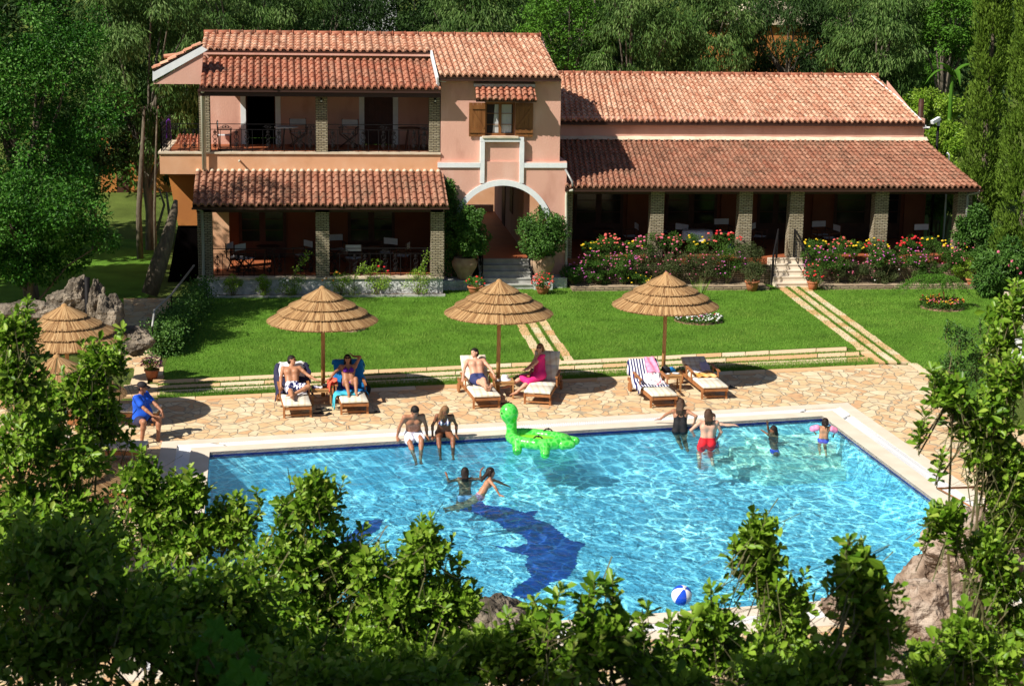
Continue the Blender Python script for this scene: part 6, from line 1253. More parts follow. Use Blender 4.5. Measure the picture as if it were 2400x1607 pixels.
# ------------------------------------------------------------------ people
def ik(a, b, l1, l2, hint):
    a, b = A(*a), A(*b); d = b-a; L_ = np.linalg.norm(d); L_ = min(L_, (l1+l2)*.995); d = nrm(d); b = a+d*L_
    x = (l1*l1-l2*l2+L_*L_)/(2*L_); hgt = math.sqrt(max(l1*l1-x*x, 0)); h = A(*hint); h = nrm(h-d*(h@d)); return a+d*x+h*hgt, b
def person(label, pel, up, fwd, skin, hL, hR, fL, fR, s=1., female=False, head_up=None, face=None, eL=(0,0,-1), eR=(0,0,-1), kL=None, kR=None, chest_up=None, shrug=0., curl=.5, hair='hair_black', hairlen=0., hairdir=None, garments=(), glasses=False, cap=None, fat=1., toes=None, h=.011, hairband=False, pony=False):
    """pel pelvis centre; up spine direction; fwd front of the torso; h*: hand targets, f*: ankle targets (world)"""
    pel = A(*pel); u = nrm(up); f = nrm(A(*fwd)-u*(A(*fwd)@u)); r = nrm(np.cross(f, u))      # r = the person's right-hand side
    cu = nrm(chest_up) if chest_up is not None else u
    root = thing('person', label, 'person', (pel[0], pel[1], min(pel[2], A(*fL)[2]-.08, A(*fR)[2]-.08)))
    S = lambda v: v*s; shw, hpw = S(.175 if female else .195), S(.095)
    waist = pel+u*S(.16); chest = pel+u*S(.22)+cu*S(.14); neck = chest+cu*S(.155); hu = nrm(head_up) if head_up is not None else cu; fc = nrm(A(*face)-hu*(A(*face)@hu)) if face is not None else f
    head = neck+hu*S(.165)+fc*S(.015); b = SD(); g = fat
    hips = [pel+r*hpw*q-u*S(.01) for q in (-1,1)]; shs = [neck-cu*S(.03)+r*shw*q+cu*S(shrug) for q in (-1,1)]
    for q in (0,1): b.cap(hips[q], waist+r*S(.065)*(2*q-1), S(.098)*g, S(.085)*g, .05); b.cap(waist+r*S(.06)*(2*q-1), chest+r*S(.085)*(2*q-1), S(.088)*g, S(.098 if not female else .085), .05)
    b.cap(chest+cu*S(.03)+r*S(.09), chest+cu*S(.03)-r*S(.09), S(.095 if not female else .08), None, .05); b.cap(shs[0], shs[1], S(.052), None, .05); b.cap(neck-cu*S(.06), neck+hu*S(.05), S(.055), S(.048), .04)
    if g > 1.1: b.ell(waist+f*S(.06)-u*S(.02), A(1,1,1)*S(.14*g), .06)
    if female:
        for q in (-1,1): b.ell(chest+cu*S(.0)+r*S(.075)*q+f*S(.075), A(1,1,1)*S(.058), .03)
    else:
        for q in (-1,1): b.ell(chest+cu*S(.03)+r*S(.08)*q+f*S(.06), A(1,1,1)*S(.065), .04)
    hd = 1.0 if s > .85 else .98/s*.86 if s < .8 else 1.02
    def H(x, y, z): return head+r*S(x)*hd+fc*S(y)*hd+hu*S(z)*hd
    Rm = np.stack([r, fc, hu], 1)
    hr = nrm(np.cross(fc, hu)); Rm = np.stack([hr, fc, hu], 1); H = lambda x, y, z: head+(hr*x+fc*y+hu*z)*s*hd
    b.ell(H(0,-.01,.03), A(.076,.095,.092)*s*hd, .02, Rm); b.ell(H(0,.025,-.035), A(.058,.062,.075)*s*hd, .03, Rm)
    b.cap(H(0,.085,.0), H(0,.103,-.022), .010*s, .013*s, .012); b.ell(H(0,.078,-.052), A(.024,.012,.010)*s, .008, Rm); b.ell(H(0,.062,-.088), A(.02,.018,.016)*s, .02, Rm)
    for q in (-1,1): b.ell(H(.078*q,-.005,-.01), A(.010,.018,.03)*s, .008, Rm); b.sub(H(.030*q,.098,.012), A(.014,.014,.010)*s)
    def hand(el, wr, side, dirn=None):
        d = nrm(dirn) if dirn is not None else nrm(wr-el); pn = nrm(np.cross(d, A(.15,.2,1))+1e-6); nn = nrm(np.cross(pn, d)); nn = nn if nn[2] > 0 else -nn; pn = np.cross(nn, d)
        p = wr+d*S(.05)
        for k in (-1.2,-.4,.4,1.2): b.cap(wr+pn*S(.010)*k+d*S(.01), wr+pn*S(.017)*k+d*S(.085), S(.014), S(.0125), .015)
        for k, ln in ((-1.5,.055),(-.5,.072),(.5,.076),(1.5,.068)):
            a0 = wr+d*S(.085)+pn*S(.0155)*k; m_ = a0+(d*1.0-nn*curl*.35+pn*.07*k)*S(ln)*.5; b.cap(a0, m_, S(.0095), S(.0088), .004); b.cap(m_, m_+(d*.9-nn*curl+pn*.05*k)*S(ln)*.5, S(.0088), S(.0075), .003)
        th = nrm(-pn*side*1.0+d*.8-nn*.2); a0 = wr+d*S(.03)-pn*side*S(.018); m_ = a0+th*S(.04); b.cap(a0, m_, S(.014), S(.0105), .01); b.cap(m_, m_+nrm(d-pn*side*.3)*S(.03), S(.0105), S(.0085), .003)
    arms = []
    for q, T, e in ((0,hL,eL),(1,hR,eR)):
        dirn = None
        if isinstance(T, tuple) and len(T) == 2 and hasattr(T[0], '__len__'): T, dirn = T
        el, wr = ik(shs[q], T, S(.275), S(.25), e); arms.append((shs[q], el, wr)); m1 = lerp(shs[q], el, .45)
        b.cap(shs[q], m1, S(.050), S(.044 if not female else .038), .035); b.cap(m1, el, S(.043 if not female else .037), S(.034), .02); m2 = lerp(el, wr, .3); b.cap(el, m2, S(.036), S(.038 if not female else .033), .02); b.cap(m2, wr, S(.037 if not female else .032), S(.024), .02); hand(el, wr, 1 if q == 0 else -1, dirn)
    legs = []
    for q, T, k_ in ((0,fL,kL),(1,fR,kR)):
        k_ = k_ if k_ is not None else f; kn, an = ik(hips[q], T, S(.43), S(.41), k_); legs.append((hips[q], kn, an)); m1 = lerp(hips[q], kn, .4)
        b.cap(hips[q], m1, S(.090)*min(g,1.12), S(.080), .05); b.cap(m1, kn, S(.079), S(.054), .03); m2 = lerp(kn, an, .3); b.cap(kn, m2, S(.054), S(.056), .03); b.cap(m2, an, S(.054), S(.034), .03)
        bk = nrm((kn+an)/2-(hips[q]+an)/2); 
        td = toes[q] if toes is not None else f; td = nrm(A(*td)); sh = nrm(an-kn); b.cap(an+sh*S(.025)-td*S(.03), an+sh*S(.045)+td*S(.10), S(.032), S(.026), .025); sd_ = nrm(np.cross(td, sh))
        for k in (-2,-1,0,1,2): c_ = an+sh*S(.052)+td*S(.10)+sd_*S(.015)*k; b.cap(c_, c_+td*S(.045-.004*abs(k+.5)), S(.0115), S(.010), .006)
    b.build('body', skin, root, h)
    # hair
    if hair and not cap:
        hs = SD(); hs.ell(H(0,-.018,.045), A(.086,.100,.090)*s*hd, .02, Rm); hs.ell(H(0,-.045,-.01), A(.082,.075,.085)*s*hd, .02, Rm); 
        if female or hairlen:
            for q in (-1,1): hs.cap(H(.072*q,-.01,.03), H(.075*q,-.02,-.06), S(.026), S(.028), .02)
        hs.sub(H(0,.115,-.045), A(.072,.085,.095)*s*hd)
        if hairlen:
            hd_ = nrm(hairdir) if hairdir is not None else nrm(-hu*1.0-fc*.15); p0 = H(0,-.07,0)
            if pony: hs.cap(H(0,-.10,-.0), H(0,-.12,-.03), S(.022), S(.028), .01); hs.cap(H(0,-.12,-.03), H(0,-.12,-.03)+hd_*S(hairlen), S(.032), S(.014), .02)
            else:
                for w in (-.055,-.02,.02,.055): a0 = p0+hr*S(w); m_ = a0+hd_*S(hairlen)*.55-fc*S(.02); hs.cap(a0, m_, S(.045), S(.040), .02); hs.cap(m_, a0+hd_*S(hairlen*(1-abs(w)*2))+hr*S(w*.3), S(.04), S(.016), .015)
        hs.build('hair', hair, root, h)
    if hairband: mb = MB(); mb.tube([H(.088*math.cos(t),-.02+.0*t,.02+.10*math.sin(t)) for t in np.linspace(.5,2.6,9)], .010*s, 6); mb.build('hairband', 'white_cloth', root, True)
    if cap:
        cs = SD(); cs.ell(H(0,-.01,.055), A(.090,.105,.080)*s, .02, Rm); cs.cut(H(0,0,.03), -hu); cs.build('cap', cap, root, h); mb = MB(); mb.sheet([[H(x*1.0, .085+t*(.085-6*x*x), .045-.02*t-1.2*x*x) for x in np.linspace(-.075,.075,9)] for t in (0,.5,1)]); o = mb.build('cap_brim', cap, root, True); o.modifiers.new('t','SOLIDIFY').thickness = .006
        hs = SD(); hs.ell(H(0,-.045,-.005), A(.080,.065,.06)*s, .02, Rm); hs.build('hair', 'hair_black', root, h)
    if glasses:
        gs = SD()
        for q in (-1,1): gs.ell(H(.033*q,.088,.012), A(.030,.010,.020)*s, .006, Rm); gs.cap(H(.065*q,.075,.015), H(.08*q,-.0,.015), .005, .005, .003)
        gs.cap(H(-.02,.096,.018), H(.02,.096,.018), .006, .006, .003); gs.build('sunglasses', 'glasses_black', root, .006)
    else:
        mb = MB()
        for q in (-1,1): mb.ball(H(.031*q,.084,.012), .011*s, 8)
        mb.build('eye', 'glasses_black', root, True)
    J = dict(pel=pel, waist=waist, chest=chest, neck=neck, hips=hips, shs=shs, legs=legs, arms=arms, u=u, f=f, r=r, cu=cu, S=S, g=g, H=H, hu=hu, fc=fc, female=female)
    for gm in garments: garment(root, J, *gm)
    return root, J
def garment(root, J, kind, m, ln=.6):
    S, g, r, u, f, cu = J['S'], J['g'], J['r'], J['u'], J['f'], J['cu']; e = .012; s = SD(); pel, waist, chest, neck = J['pel'], J['waist'], J['chest'], J['neck']
    if kind in ('shorts','brief'):
        for q in (0,1):
            hp, kn, an = J['legs'][q]; s.cap(hp, waist+r*S(.065)*(2*q-1)-u*S(.03), S(.098)*g+e, S(.088)*g+e, .05)
            if kind == 'shorts': s.cap(hp, lerp(hp, kn, ln), S(.094)*g+e, S(.088)+e*1.6, .03)
            else: s.cap(hp, lerp(hp, kn, .12), S(.090)*g+e, S(.088)*g+e, .03)
        s.cut(pel+u*S(.14 if kind == 'shorts' else .055), u)
        if kind == 'shorts':
            for q in (0,1): pass
        s.build(kind, m, root, .012)
    elif kind == 'shirt':
        for q in (0,1):
            k = 2*q-1; s.cap(J['hips'][q]+u*S(.02), waist+r*S(.068)*k, S(.105)*g+e, S(.092)*g+e, .05); s.cap(waist+r*S(.06)*k, chest+r*S(.088)*k, S(.09)*g+e, S(.10)*g+e, .05); s.ell(chest+cu*S(.03)+r*S(.08)*k+f*S(.06), A(1,1,1)*(S(.075)+e), .04); a, el, w = J['arms'][q]; s.cap(a, lerp(a, el, .62), S(.054)+e, S(.056)+e, .04)
        s.cap(J['shs'][0], J['shs'][1], S(.054)+e, None, .05); s.ell(waist+f*S(.06)-u*S(.02), A(1,1,1)*(S(.14*g)+e), .06); s.sub(neck+J['hu']*S(.075), A(.062,.062,.062))
        for q in (0,1): pass
        s.build('t_shirt', m, root, .012)
    elif kind in ('bra','swimsuit'):
        for q in (-1,1): s.ell(chest+r*S(.075)*q+f*S(.075), A(1,1,1)*(S(.060)+.008), .02)
        if kind == 'bra':
            for k in range(12): 
                t0, t1 = 2*math.pi*k/12, 2*math.pi*(k+1)/12; pt = lambda t: chest-cu*S(.035)+r*S(.165)*math.sin(t)*.98+f*S(.088)*math.cos(t); s.cap(pt(t0), pt(t1), .012, .012, .01)
        else:
            for q in (0,1): k = 2*q-1; s.cap(J['hips'][q], waist+r*S(.066)*k, S(.100)*g+.008, S(.086)*g+.008, .05); s.cap(waist+r*S(.06)*k, chest+r*S(.078)*k, S(.088)*g+.008, S(.088)+.008, .05)
            s.cut(chest+cu*S(.09), cu)
        for q in (-1,1): s.cap(chest+r*S(.08)*q+f*S(.10)+cu*S(.04), neck+r*S(.06)*q+f*S(.03)+cu*S(.0), .010, .010, .01); s.cap(neck+r*S(.06)*q+f*S(.03), chest+r*S(.08)*q-f*S(.09)+cu*S(.03), .010, .010, .01)
        s.build('bikini_top' if kind == 'bra' else 'swimsuit', m, root, .011)
    elif kind == 'dress':
        for q in (0,1):
            k = 2*q-1; hp, kn, an = J['legs'][q]; s.cap(hp, waist+r*S(.066)*k, S(.105)+e, S(.09)+e, .05); s.cap(waist+r*S(.06)*k, chest+r*S(.08)*k, S(.092)+e, S(.095)+e, .05); s.cap(hp, lerp(hp, kn, .98), S(.10)+e, S(.07)+e, .07); a, el, w = J['arms'][q]
            if q == 0: s.cap(a, lerp(a, el, .5), S(.054)+e, S(.05)+e, .04)
        s.cap(lerp(J['legs'][0][1],J['legs'][1][1],.2), lerp(J['legs'][0][1],J['legs'][1][1],.8), S(.075), None, .08)
        s.cut(chest+cu*S(.14), cu); s.build('wrap_dress', m, root, .012)
    elif kind == 'armband':
        for q in (0,1): a, el, w = J['arms'][q]; s = SD(); s.cap(lerp(a, el, .35), lerp(a, el, .95), .070, .070, .02); s.build('armband', m, root, .011)
# lounger riders
def on(lo, u, s, w=0.): prof, P, B, Wd, th, hinge, bl = LOP[lo.name]; return prof(s, th+w)(u)
def rider(lo):
    prof, P0, B, Wd, th, hinge, bl = LOP[lo.name]; P = lambda u, v, w: P0(u, v+(hinge-1.18), w+.04)
    bu = nrm(B(0,1,0)-B(0,0,0)); bn = nrm(B(0,0,1)-B(0,0,0)); ax = nrm(P(0,1,0)-P(0,0,0)); rr = nrm(P(1,0,0)-P(0,0,0)); return prof, P, B, bu, bn, ax, rr
Zu = A(0,0,1)
# man in floral shorts (lounger 1)
prof, P, B, bu, bn, ax, rr = rider(L1)
person('man in sunglasses and blue floral shorts reclining with one leg folded', P(.30,1.02,.43), nrm(bu+Zu*.15), nrm(bn-ax*.2), 'skin_tan', hL=(P(.93,.93,.55), (.9,-.1,-.2)), hR=P(.02,.86,.50), fL=P(.30,.52,.40), fR=P(.24,.12,.40), s=.98, face=nrm(rr*1.0-ax*.7), head_up=nrm(bu+Zu*.5+rr*.1), eL=(0,.2,-1), eR=(-1,.1,-.2), kL=(1,0,.35), kR=(0,0,1), toes=(nrm(-rr-ax*.3), nrm(-ax+Zu*.6-rr*.4)), glasses=True, hair='hair_black', garments=(('shorts','floral_navy',.62),))
# woman in purple (lounger 2)
prof, P, B, bu, bn, ax, rr = rider(L2)
person('woman in a purple swimsuit and sunglasses reclining with one arm behind her head', P(.32,1.04,.42), nrm(bu+Zu*.1), nrm(bn), 'skin_mid', hL=(P(.46,1.52,1.0), (-.6,.3,.6)), hR=(P(-.16,.92,.58), (-.8,-.3,-.1)), fL=P(.42,.42,.38), fR=P(.24,.36,.38), s=.93, female=True, face=nrm(-ax-rr*.1), head_up=nrm(bu+Zu*.7), eL=(1,0,1), eR=(-1,0,0), kL=(.1,0,1), kR=(-.1,0,1), toes=(nrm(-ax*.9-Zu*.25+rr*.2), nrm(-ax*.9-Zu*.2-rr*.2)), glasses=True, hair='hair_black', hairlen=.22, garments=(('bra','purple_swim'),('brief','purple_swim')))
# man in dark blue trunks (lounger 3)
prof, P, B, bu, bn, ax, rr = rider(L3)
person('shirtless man in dark blue trunks reclining with crossed ankles', P(.33,1.02,.42), nrm(bu+Zu*.1), nrm(bn-ax*.1), 'skin_light', hL=(P(.72,.82,.53), (.3,-.6,-.6)), hR=(P(-.08,.84,.50), (-.1,-.7,-.6)), fL=P(.36,.20,.41), fR=P(.44,.18,.39), s=1.0, face=nrm(-rr*.8-ax*.7), head_up=nrm(bu+Zu*.6), eL=(1,.2,-.1), eR=(-1,.2,-.1), kL=(0,0,1), kR=(0,0,1), toes=(nrm(-ax*.5+Zu*.9), nrm(-ax*.3+Zu*.9+rr*.2)), hair='hair_black', garments=(('shorts','navy_short',.45),))
# woman in pink (lounger 4)
prof, P, B, bu, bn, ax, rr = rider(L4)
person('woman in a bright pink wrap sitting sideways on a lounger', P(.22,1.05,.44), nrm(bu+Zu*.5-rr*.1), nrm(-rr*.8-ax*.6), 'skin_light', hL=(P(-.05,.90,.60), (-.9,-.2,0)), hR=P(-.08,.95,.62), fL=P(-.30,.42,.10), fR=P(-.48,.70,.22), s=.96, female=True, face=nrm(-ax-rr*.15), head_up=nrm(bu+Zu), eL=(.6,-.5,-.5), eR=(-.2,.5,-1), kL=(-.3,-.3,1), kR=(-.3,0,1), toes=(nrm(-rr-ax*.6-Zu*.3), nrm(-rr-ax*.4-Zu*.2)), glasses=True, hair='hair_fair', hairlen=.08, garments=(('dress','pink_dress'),))
# man in blue shirt on the crossways lounger
c = G(330,1040); pl = W(318,988,c[1]+.42)
person('heavy man in a bright blue T-shirt and dark cap sitting on a lounger', A(c[0]-.02,c[1]+.42,.44), nrm(A(.02,.0,1)), nrm(A(.92,-.40,0)), 'skin_mid', hL=(A(c[0]+.48,c[1]+.30,.60),(.3,-.5,-.8)), hR=(A(c[0]+.30,c[1]-.02,.60),(.9,.1,-.3)), fL=A(c[0]+.36,c[1]+.12,.08), fR=A(c[0]+.03,c[1]-.06,.08), s=1.04, fat=1.25, face=(1,-.12,-.12), head_up=(.12,-.1,1), eL=(.3,.6,-.6), eR=(-.8,-.2,-.5), kL=(.7,-.4,.6), kR=(.3,-.7,.6), toes=((.9,-.5,-.15),(.5,-.85,-.1)), cap='cap_black', garments=(('shirt','blue_shirt'),('shorts','dark_navy',.5)))
# couple on the pool edge
def edge_pt(px, off=0.): a, b = PT[0], PT[1]; p = G(px, 1030); t = (p[0]-a[0])/(b[0]-a[0]); q = a+(b-a)*t; n_ = A(-(b-a)[1], (b-a)[0], 0); return q+nrm(n_)*off
e = edge_pt(968)
person('man in white swim shorts sitting on the pool edge, leaning forward', e+A(0,.12,.15), nrm(A(-.02,-.45,1)), (0.05,-1,0), 'skin_mid', hL=(e+A(.30,.02,.11),(.1,-.9,-.3)), hR=(e+A(-.36,.02,.11),(.1,-.9,-.3)), fL=e+A(.12,-.58,-.18), fR=e+A(.0,-.60,-.20), s=1.0, face=(.45,-.8,-.45), head_up=(.15,-.55,1), chest_up=nrm(A(0,-.62,1)), eL=(1,.4,0), eR=(-1,.4,0), kL=(.3,-1,.5), kR=(-.3,-1,.5), shrug=.03, hair='hair_black', garments=(('shorts','white_short',.72),), h=.011)
e = edge_pt(1040)
person('long haired woman in a striped bikini sitting on the pool edge beside the man', e+A(0,.10,.14), nrm(A(.02,-.38,1)), (0,-1,0), 'skin_dark', hL=(e+A(.27,.0,.11),(.2,-.9,-.3)), hR=(e+A(-.25,-.02,.11),(-.1,-.9,-.3)), fL=e+A(.16,-.54,-.16), fR=e+A(-.12,-.54,-.16), s=.92, female=True, face=(.15,-.8,-.6), head_up=(.05,-.5,1), chest_up=nrm(A(0,-.5,1)), eL=(1,.4,0), eR=(-1,.4,0), kL=(.35,-1,.4), kR=(-.2,-1,.4), shrug=.02, hair='hair_fair', hairlen=.26, hairdir=(-.35,-.25,-1), garments=(('bra','navy_stripe'),('brief','black_swim')))
# woman in black swimsuit sitting on the edge with her back to us
e = edge_pt(1612); fl_ = -1.2
person('woman in a black swimsuit leaning one arm on the pool coping', A(e[0]+.0,e[1]-.28,-.02), nrm(A(.02,.10,1)), (.1,1,0), 'skin_mid', hL=(e+A(-.42,.16,.10),(-1,.1,-.1)), hR=A(e[0]+.32,e[1]-.30,.16), fL=A(e[0]+.04,e[1]-.34,-.40), fR=A(e[0]+.16,e[1]-.42,-.44), s=.90, female=True, face=(.4,.8,-.2), head_up=(.05,.12,1), eL=(-.6,-.2,1), eR=(.6,-.5,-.5), hair='hair_brown', hairlen=.30, garments=(('swimsuit','black_swim'),))
# long haired person in red shorts standing in the water
c = G(1656, 1042, 0); 
person('long haired person in red shorts standing in the water, seen from behind', A(c[0],c[1]-.05,.06), nrm(A(.02,.05,1)), (.05,1,0), 'skin_light', hL=A(c[0]-.28,c[1]+.12,.22), hR=A(c[0]+.26,c[1]+.12,.10), fL=A(c[0]-.16,c[1]-.10,-.46), fR=A(c[0]+.15,c[1]-.06,-.42), s=.93, face=(.1,1,0), head_up=(0,.05,1), eL=(-.9,-.5,-.3), eR=(.9,-.5,-.3), hair='hair_brown', hairlen=.25, garments=(('shorts','red_shorts',.45),))
# pointing person behind, mostly hidden: forearm with a tattoo band
c2 = G(1668, 1012, 0)
person('person behind the red shorts bather, pointing to the right over the water', A(c2[0],c2[1]+.1,-.20), nrm(A(.05,.0,1)), (.2,-1,0), 'skin_light', hL=(A(c2[0]+.62,c2[1]-.1,.17),(1,-.15,-.25)), hR=A(c2[0]-.2,c2[1]-.2,.0), fL=A(c2[0]+.1,c2[1]+.2,-.55), fR=A(c2[0]-.1,c2[1]+.2,-.55), s=.74, face=(.3,-.9,-.2), eL=(.2,.3,-1), hair='hair_brown', hairlen=.1, curl=.8, garments=(('shorts','navy_short',.5),))
# children
c = G(1818, 1010, 0); person('dark haired child in the water up to the chest, hand raised to the face', A(c[0],c[1]+.1,-.47), nrm(A(-.05,0,1)), (-1,-.3,0), 'skin_dark', hL=A(c[0]-.28,c[1]-.0,.0), hR=A(c[0]-.20,c[1]+.05,.22), fL=A(c[0]+.28,c[1]-.1,-.60), fR=A(c[0]+.26,c[1]+.15,-.60), s=.68, female=False, face=(-1,-.25,-.2), eL=(-.3,-1,-.3), eR=(-.5,.5,-.8), hair='hair_wet', hairlen=.26, garments=(('brief','blue_bikini'),))
c = G(1930, 1022, 0); person('small child with pink armbands standing on the pool steps', A(c[0],c[1]+.0,-.08), nrm(A(.05,.0,1)), (.15,1,0), 'skin_tan', hL=A(c[0]-.17,c[1]+.1,.06), hR=A(c[0]+.26,c[1]+.08,.0), fL=A(c[0]-.06,c[1]-.0,-.40), fR=A(c[0]+.08,c[1]-.02,-.42), s=.58, face=(.1,1,-.1), eL=(-1,-.2,.3), eR=(1,-.2,.3), hair='hair_wet', hairlen=.18, pony=True, garments=(('brief','blue_bikini'),('armband','pink_band')))
c = G(1090, 1116, 0); person('wet haired girl with a white hairband swimming away, arms spread at the surface', A(c[0]+.0,c[1]-.05,-.42), nrm(A(.0,.25,1)), (0,1,0), 'skin_dark', hL=A(c[0]-.36,c[1]+.18,-.02), hR=(A(c[0]+.34,c[1]+.22,.05),(.5,.3,.6)), fL=A(c[0]-.12,c[1]+.30,-.55), fR=A(c[0]+.1,c[1]+.35,-.55), s=.74, kL=(0,-1,-.3), kR=(0,-1,-.3), female=True, face=(.05,1,0), head_up=(0,.05,1), eL=(-.8,.2,0), eR=(.8,.2,-.2), hair='hair_wet', hairlen=.26, hairband=True, garments=(('brief','lilac_cloth'),))
c = G(1142, 1140, 0); person('girl in a pink bikini swimming to the right, legs stretched out behind her', A(c[0]-.16,c[1]-.22,-.12), nrm(A(.45,.10,.75)), (.7,-.2,-.5), 'skin_tan', hL=A(c[0]+.50,c[1]+.1,-.05), hR=(A(c[0]+.20,c[1]-.50,-.03),(.8,-.5,0)), fL=A(c[0]-.80,c[1]-.28,-.34), fR=A(c[0]-.74,c[1]-.5,-.30), s=.76, female=True, face=(1,-.05,.1), head_up=(0,.1,1), eL=(.5,1,0), eR=(.3,-1,0), kL=(.2,0,-1), kR=(.2,0,-1), toes=((-1,0,-.2),(-1,-.2,-.2)), hair='hair_wet', hairlen=.30, hairdir=(-.6,-.1,-.8), hairband=True, garments=(('brief','pink_bikini'),))
# ------------------------------------------------------------------ green turtle float
def float_mat():
    m = mat('float_green', (.05,.68,.06), .25, spec=.6); nt = m.node_tree; L = nt.links.new; b = nt.nodes['Principled BSDF']; tc = nd(nt, 'ShaderNodeTexCoord'); v = nd(nt, 'ShaderNodeTexVoronoi', feature='DISTANCE_TO_EDGE'); v.inputs['Scale'].default_value = 9; L(tc.outputs['Object'], v.inputs['Vector'])
    cr = nd(nt, 'ShaderNodeValToRGB'); e = cr.color_ramp.elements; e[0].color = (.20,.85,.16,1); e[0].position = .10; e[1].color = (.05,.68,.06,1); e[1].position = .2; L(v.outputs[0], cr.inputs[0]); L(cr.outputs[0], b.inputs['Base Color']); b.inputs['Coat Weight'].default_value = .6
    tr = nd(nt, 'ShaderNodeBsdfTranslucent'); tr.inputs[0].default_value = (.06,.85,.15,1); mx = nd(nt, 'ShaderNodeMixShader'); mx.inputs[0].default_value = .35; L(b.outputs[0], mx.inputs[1]); L(tr.outputs[0], mx.inputs[2]); L(mx.outputs[0], nt.nodes['Material Output'].inputs[0])
float_mat(); mat('float_lime', (.30,.85,.03), .3, (.45,.90,.10), 3, trans=.3, spec=.6)
c = G(1262, 1040, 0); a0 = A(c[0]-.45, c[1]+.38, .10); ax_ = nrm(A(1,-.50,0)); sx_ = nrm(np.cross(Zu, ax_)); root = thing('turtle_float', 'bright green inflatable turtle float with a tall round head by the pool edge', 'pool float', c)
fp = lambda t, v, w: c+ax_*t+sx_*v+Zu*w
s = SD(); N_ = 26
for k in range(N_):
    t0, t1 = 2*math.pi*k/N_, 2*math.pi*(k+1)/N_; q = lambda t: fp(.62*math.cos(t), .37*math.sin(t)*(1-.12*math.cos(t)), .10+.03*math.cos(t)**2); s.cap(q(t0), q(t1), .12, .12, .02)
s.build('body', 'float_green', root, .016)
s = SD(); s.ell(fp(0,0,.10), (.50,.27,.07), .02, np.stack([ax_, sx_, Zu], 1)); s.build('seat', 'float_lime', root, .02)
s = SD(); s.cap(fp(-.62,0,.15), fp(-.63,0,.38), .13, .10, .06); s.cap(fp(-.63,0,.38), fp(-.67,0,.58), .11, .17, .06); s.ell(fp(-.69,0,.62), (.20,.19,.22), .05); s.build('head', 'float_green', root, .016)
mb = MB(); 
for q in (-1,): mb.ball(fp(-.79,-.155,.64), .028, 8)
mb.build('eye', 'glasses_black', root, True); mb = MB(); mb.ball(fp(-.57,.17,.64), .028, 8); mb.build('eye', 'glasses_black', root, True)
for t, v in ((-.36,-.42),(.28,-.44),(-.36,.42),(.28,.44)):
    s = SD(); s.cap(fp(t, v*.85, .08), fp(t+.05, v*1.18, -.06), .12, .10, .02); s.build('flipper', 'float_green', root, .016)
for q in (-1,1): s = SD(); s.cap(fp(.62,.20*q,.10), fp(.80,.14*q,.12), .11, .09, .04); s.build('tail_lobe', 'float_green', root, .016)
for v in (-.33,.33): mb = MB(); mb.tube([fp(.0,v,.21), fp(.06,v,.265), fp(.16,v,.265), fp(.22,v,.21)], .016, 8); mb.ball(fp(.11,v,.27), .028, 8, sc=(1,1,1)); mb.build('handle', 'glasses_black', root, True)
# beach ball
c = G(1597, 1412, 0); root = thing('beach_ball', 'blue and white beach ball floating by the near pool edge', 'ball', c); Rr = .17; cz = Zu*(Rr-.04)
tb = nrm(A(.15,-.55,1)); ub = nrm(np.cross(tb, A(1,0,0))); vb = np.cross(tb, ub)
mat('ball_blue', (.012,.08,.62), .25, spec=.6); mat('ball_white', (.78,.78,.80), .25, spec=.6)
for par, mm in ((0,'ball_blue'),(1,'ball_white')):
    mb = MB()
    for k in range(6):
        if k % 2 != par: continue
        rows = [[c+cz+Rr*(tb*math.cos(p)+math.sin(p)*(ub*math.cos(t)+vb*math.sin(t))) for p in np.linspace(0, math.pi, 17)] for t in np.linspace(k*math.pi/3+.25, (k+1)*math.pi/3+.25, 7)]; mb.sheet(rows)
    mb.build('blue_panels' if par == 0 else 'white_panels', mm, root, True)
mb = MB(); mb.tube([c+cz+tb*Rr*.99, c+cz+tb*Rr*1.02], .03, 12); mb.build('valve_cap', 'ball_white', root, True)
# ------------------------------------------------------------------ pool rail, cameras, chair at the right edge
root = thing('pool_rail', 'brown metal handrail at the right side of the pool', 'rail', G(2283,1230)); mb = MB()
p1, p2, p3, p4 = W(2197,1144,30.4), W(2278,1188,28.6), G(2283,1222), W(2300,1142,31); mb.tube([W(2285,1141,30.6), p1, p2, A(p2[0],p2[1],0)], .022, 8); mb.tube([p2, W(2330,1186,28.8)], .018, 8); mb.tube([A(p1[0]+1.0,p1[1],0), A(p1[0]+1.0,p1[1],p1[2])], .02, 8); mb.build('rail', 'teak', root, True)
root = thing('security_camera', 'white security camera on a black pole beyond the right wing roof', 'camera', (*W(2200,420,60.5)[:2],0)); q = W(2199,295,60.5); mb = MB(); mb.tube([(q[0],60.5,0), q], .05, 8); mb.build('pole', 'iron', root, True)
mb = MB(); mb.tube([q, q+A(0,0,.22)], .06, 8); mb.bar(q+A(.02,0,.27), q+A(-.30,-.15,.13), .14, .12); mb.build('housing', 'white_trim', root)
root = thing('wooden_pole', 'tall dark wooden pole behind the right end of the villa', 'pole', (*W(2160,300,64)[:2],0)); q = W(2160,232,64); mb = MB(); mb.tube([(q[0],64,0), q], .11, 8); mb.build('post', 'dark_wood', root, True)
root = thing('vent_pipe', 'small white curved vent pipe behind the right wing roof edge', 'pipe', (*W(2222,380,60)[:2],0)); q = W(2224,362,60); mb = MB(); mb.tube([(q[0],60,0), q, q+A(-.05,0,.05), q+A(-.10,0,.0)], .035, 8); mb.build('pipe', 'white_trim', root, True)
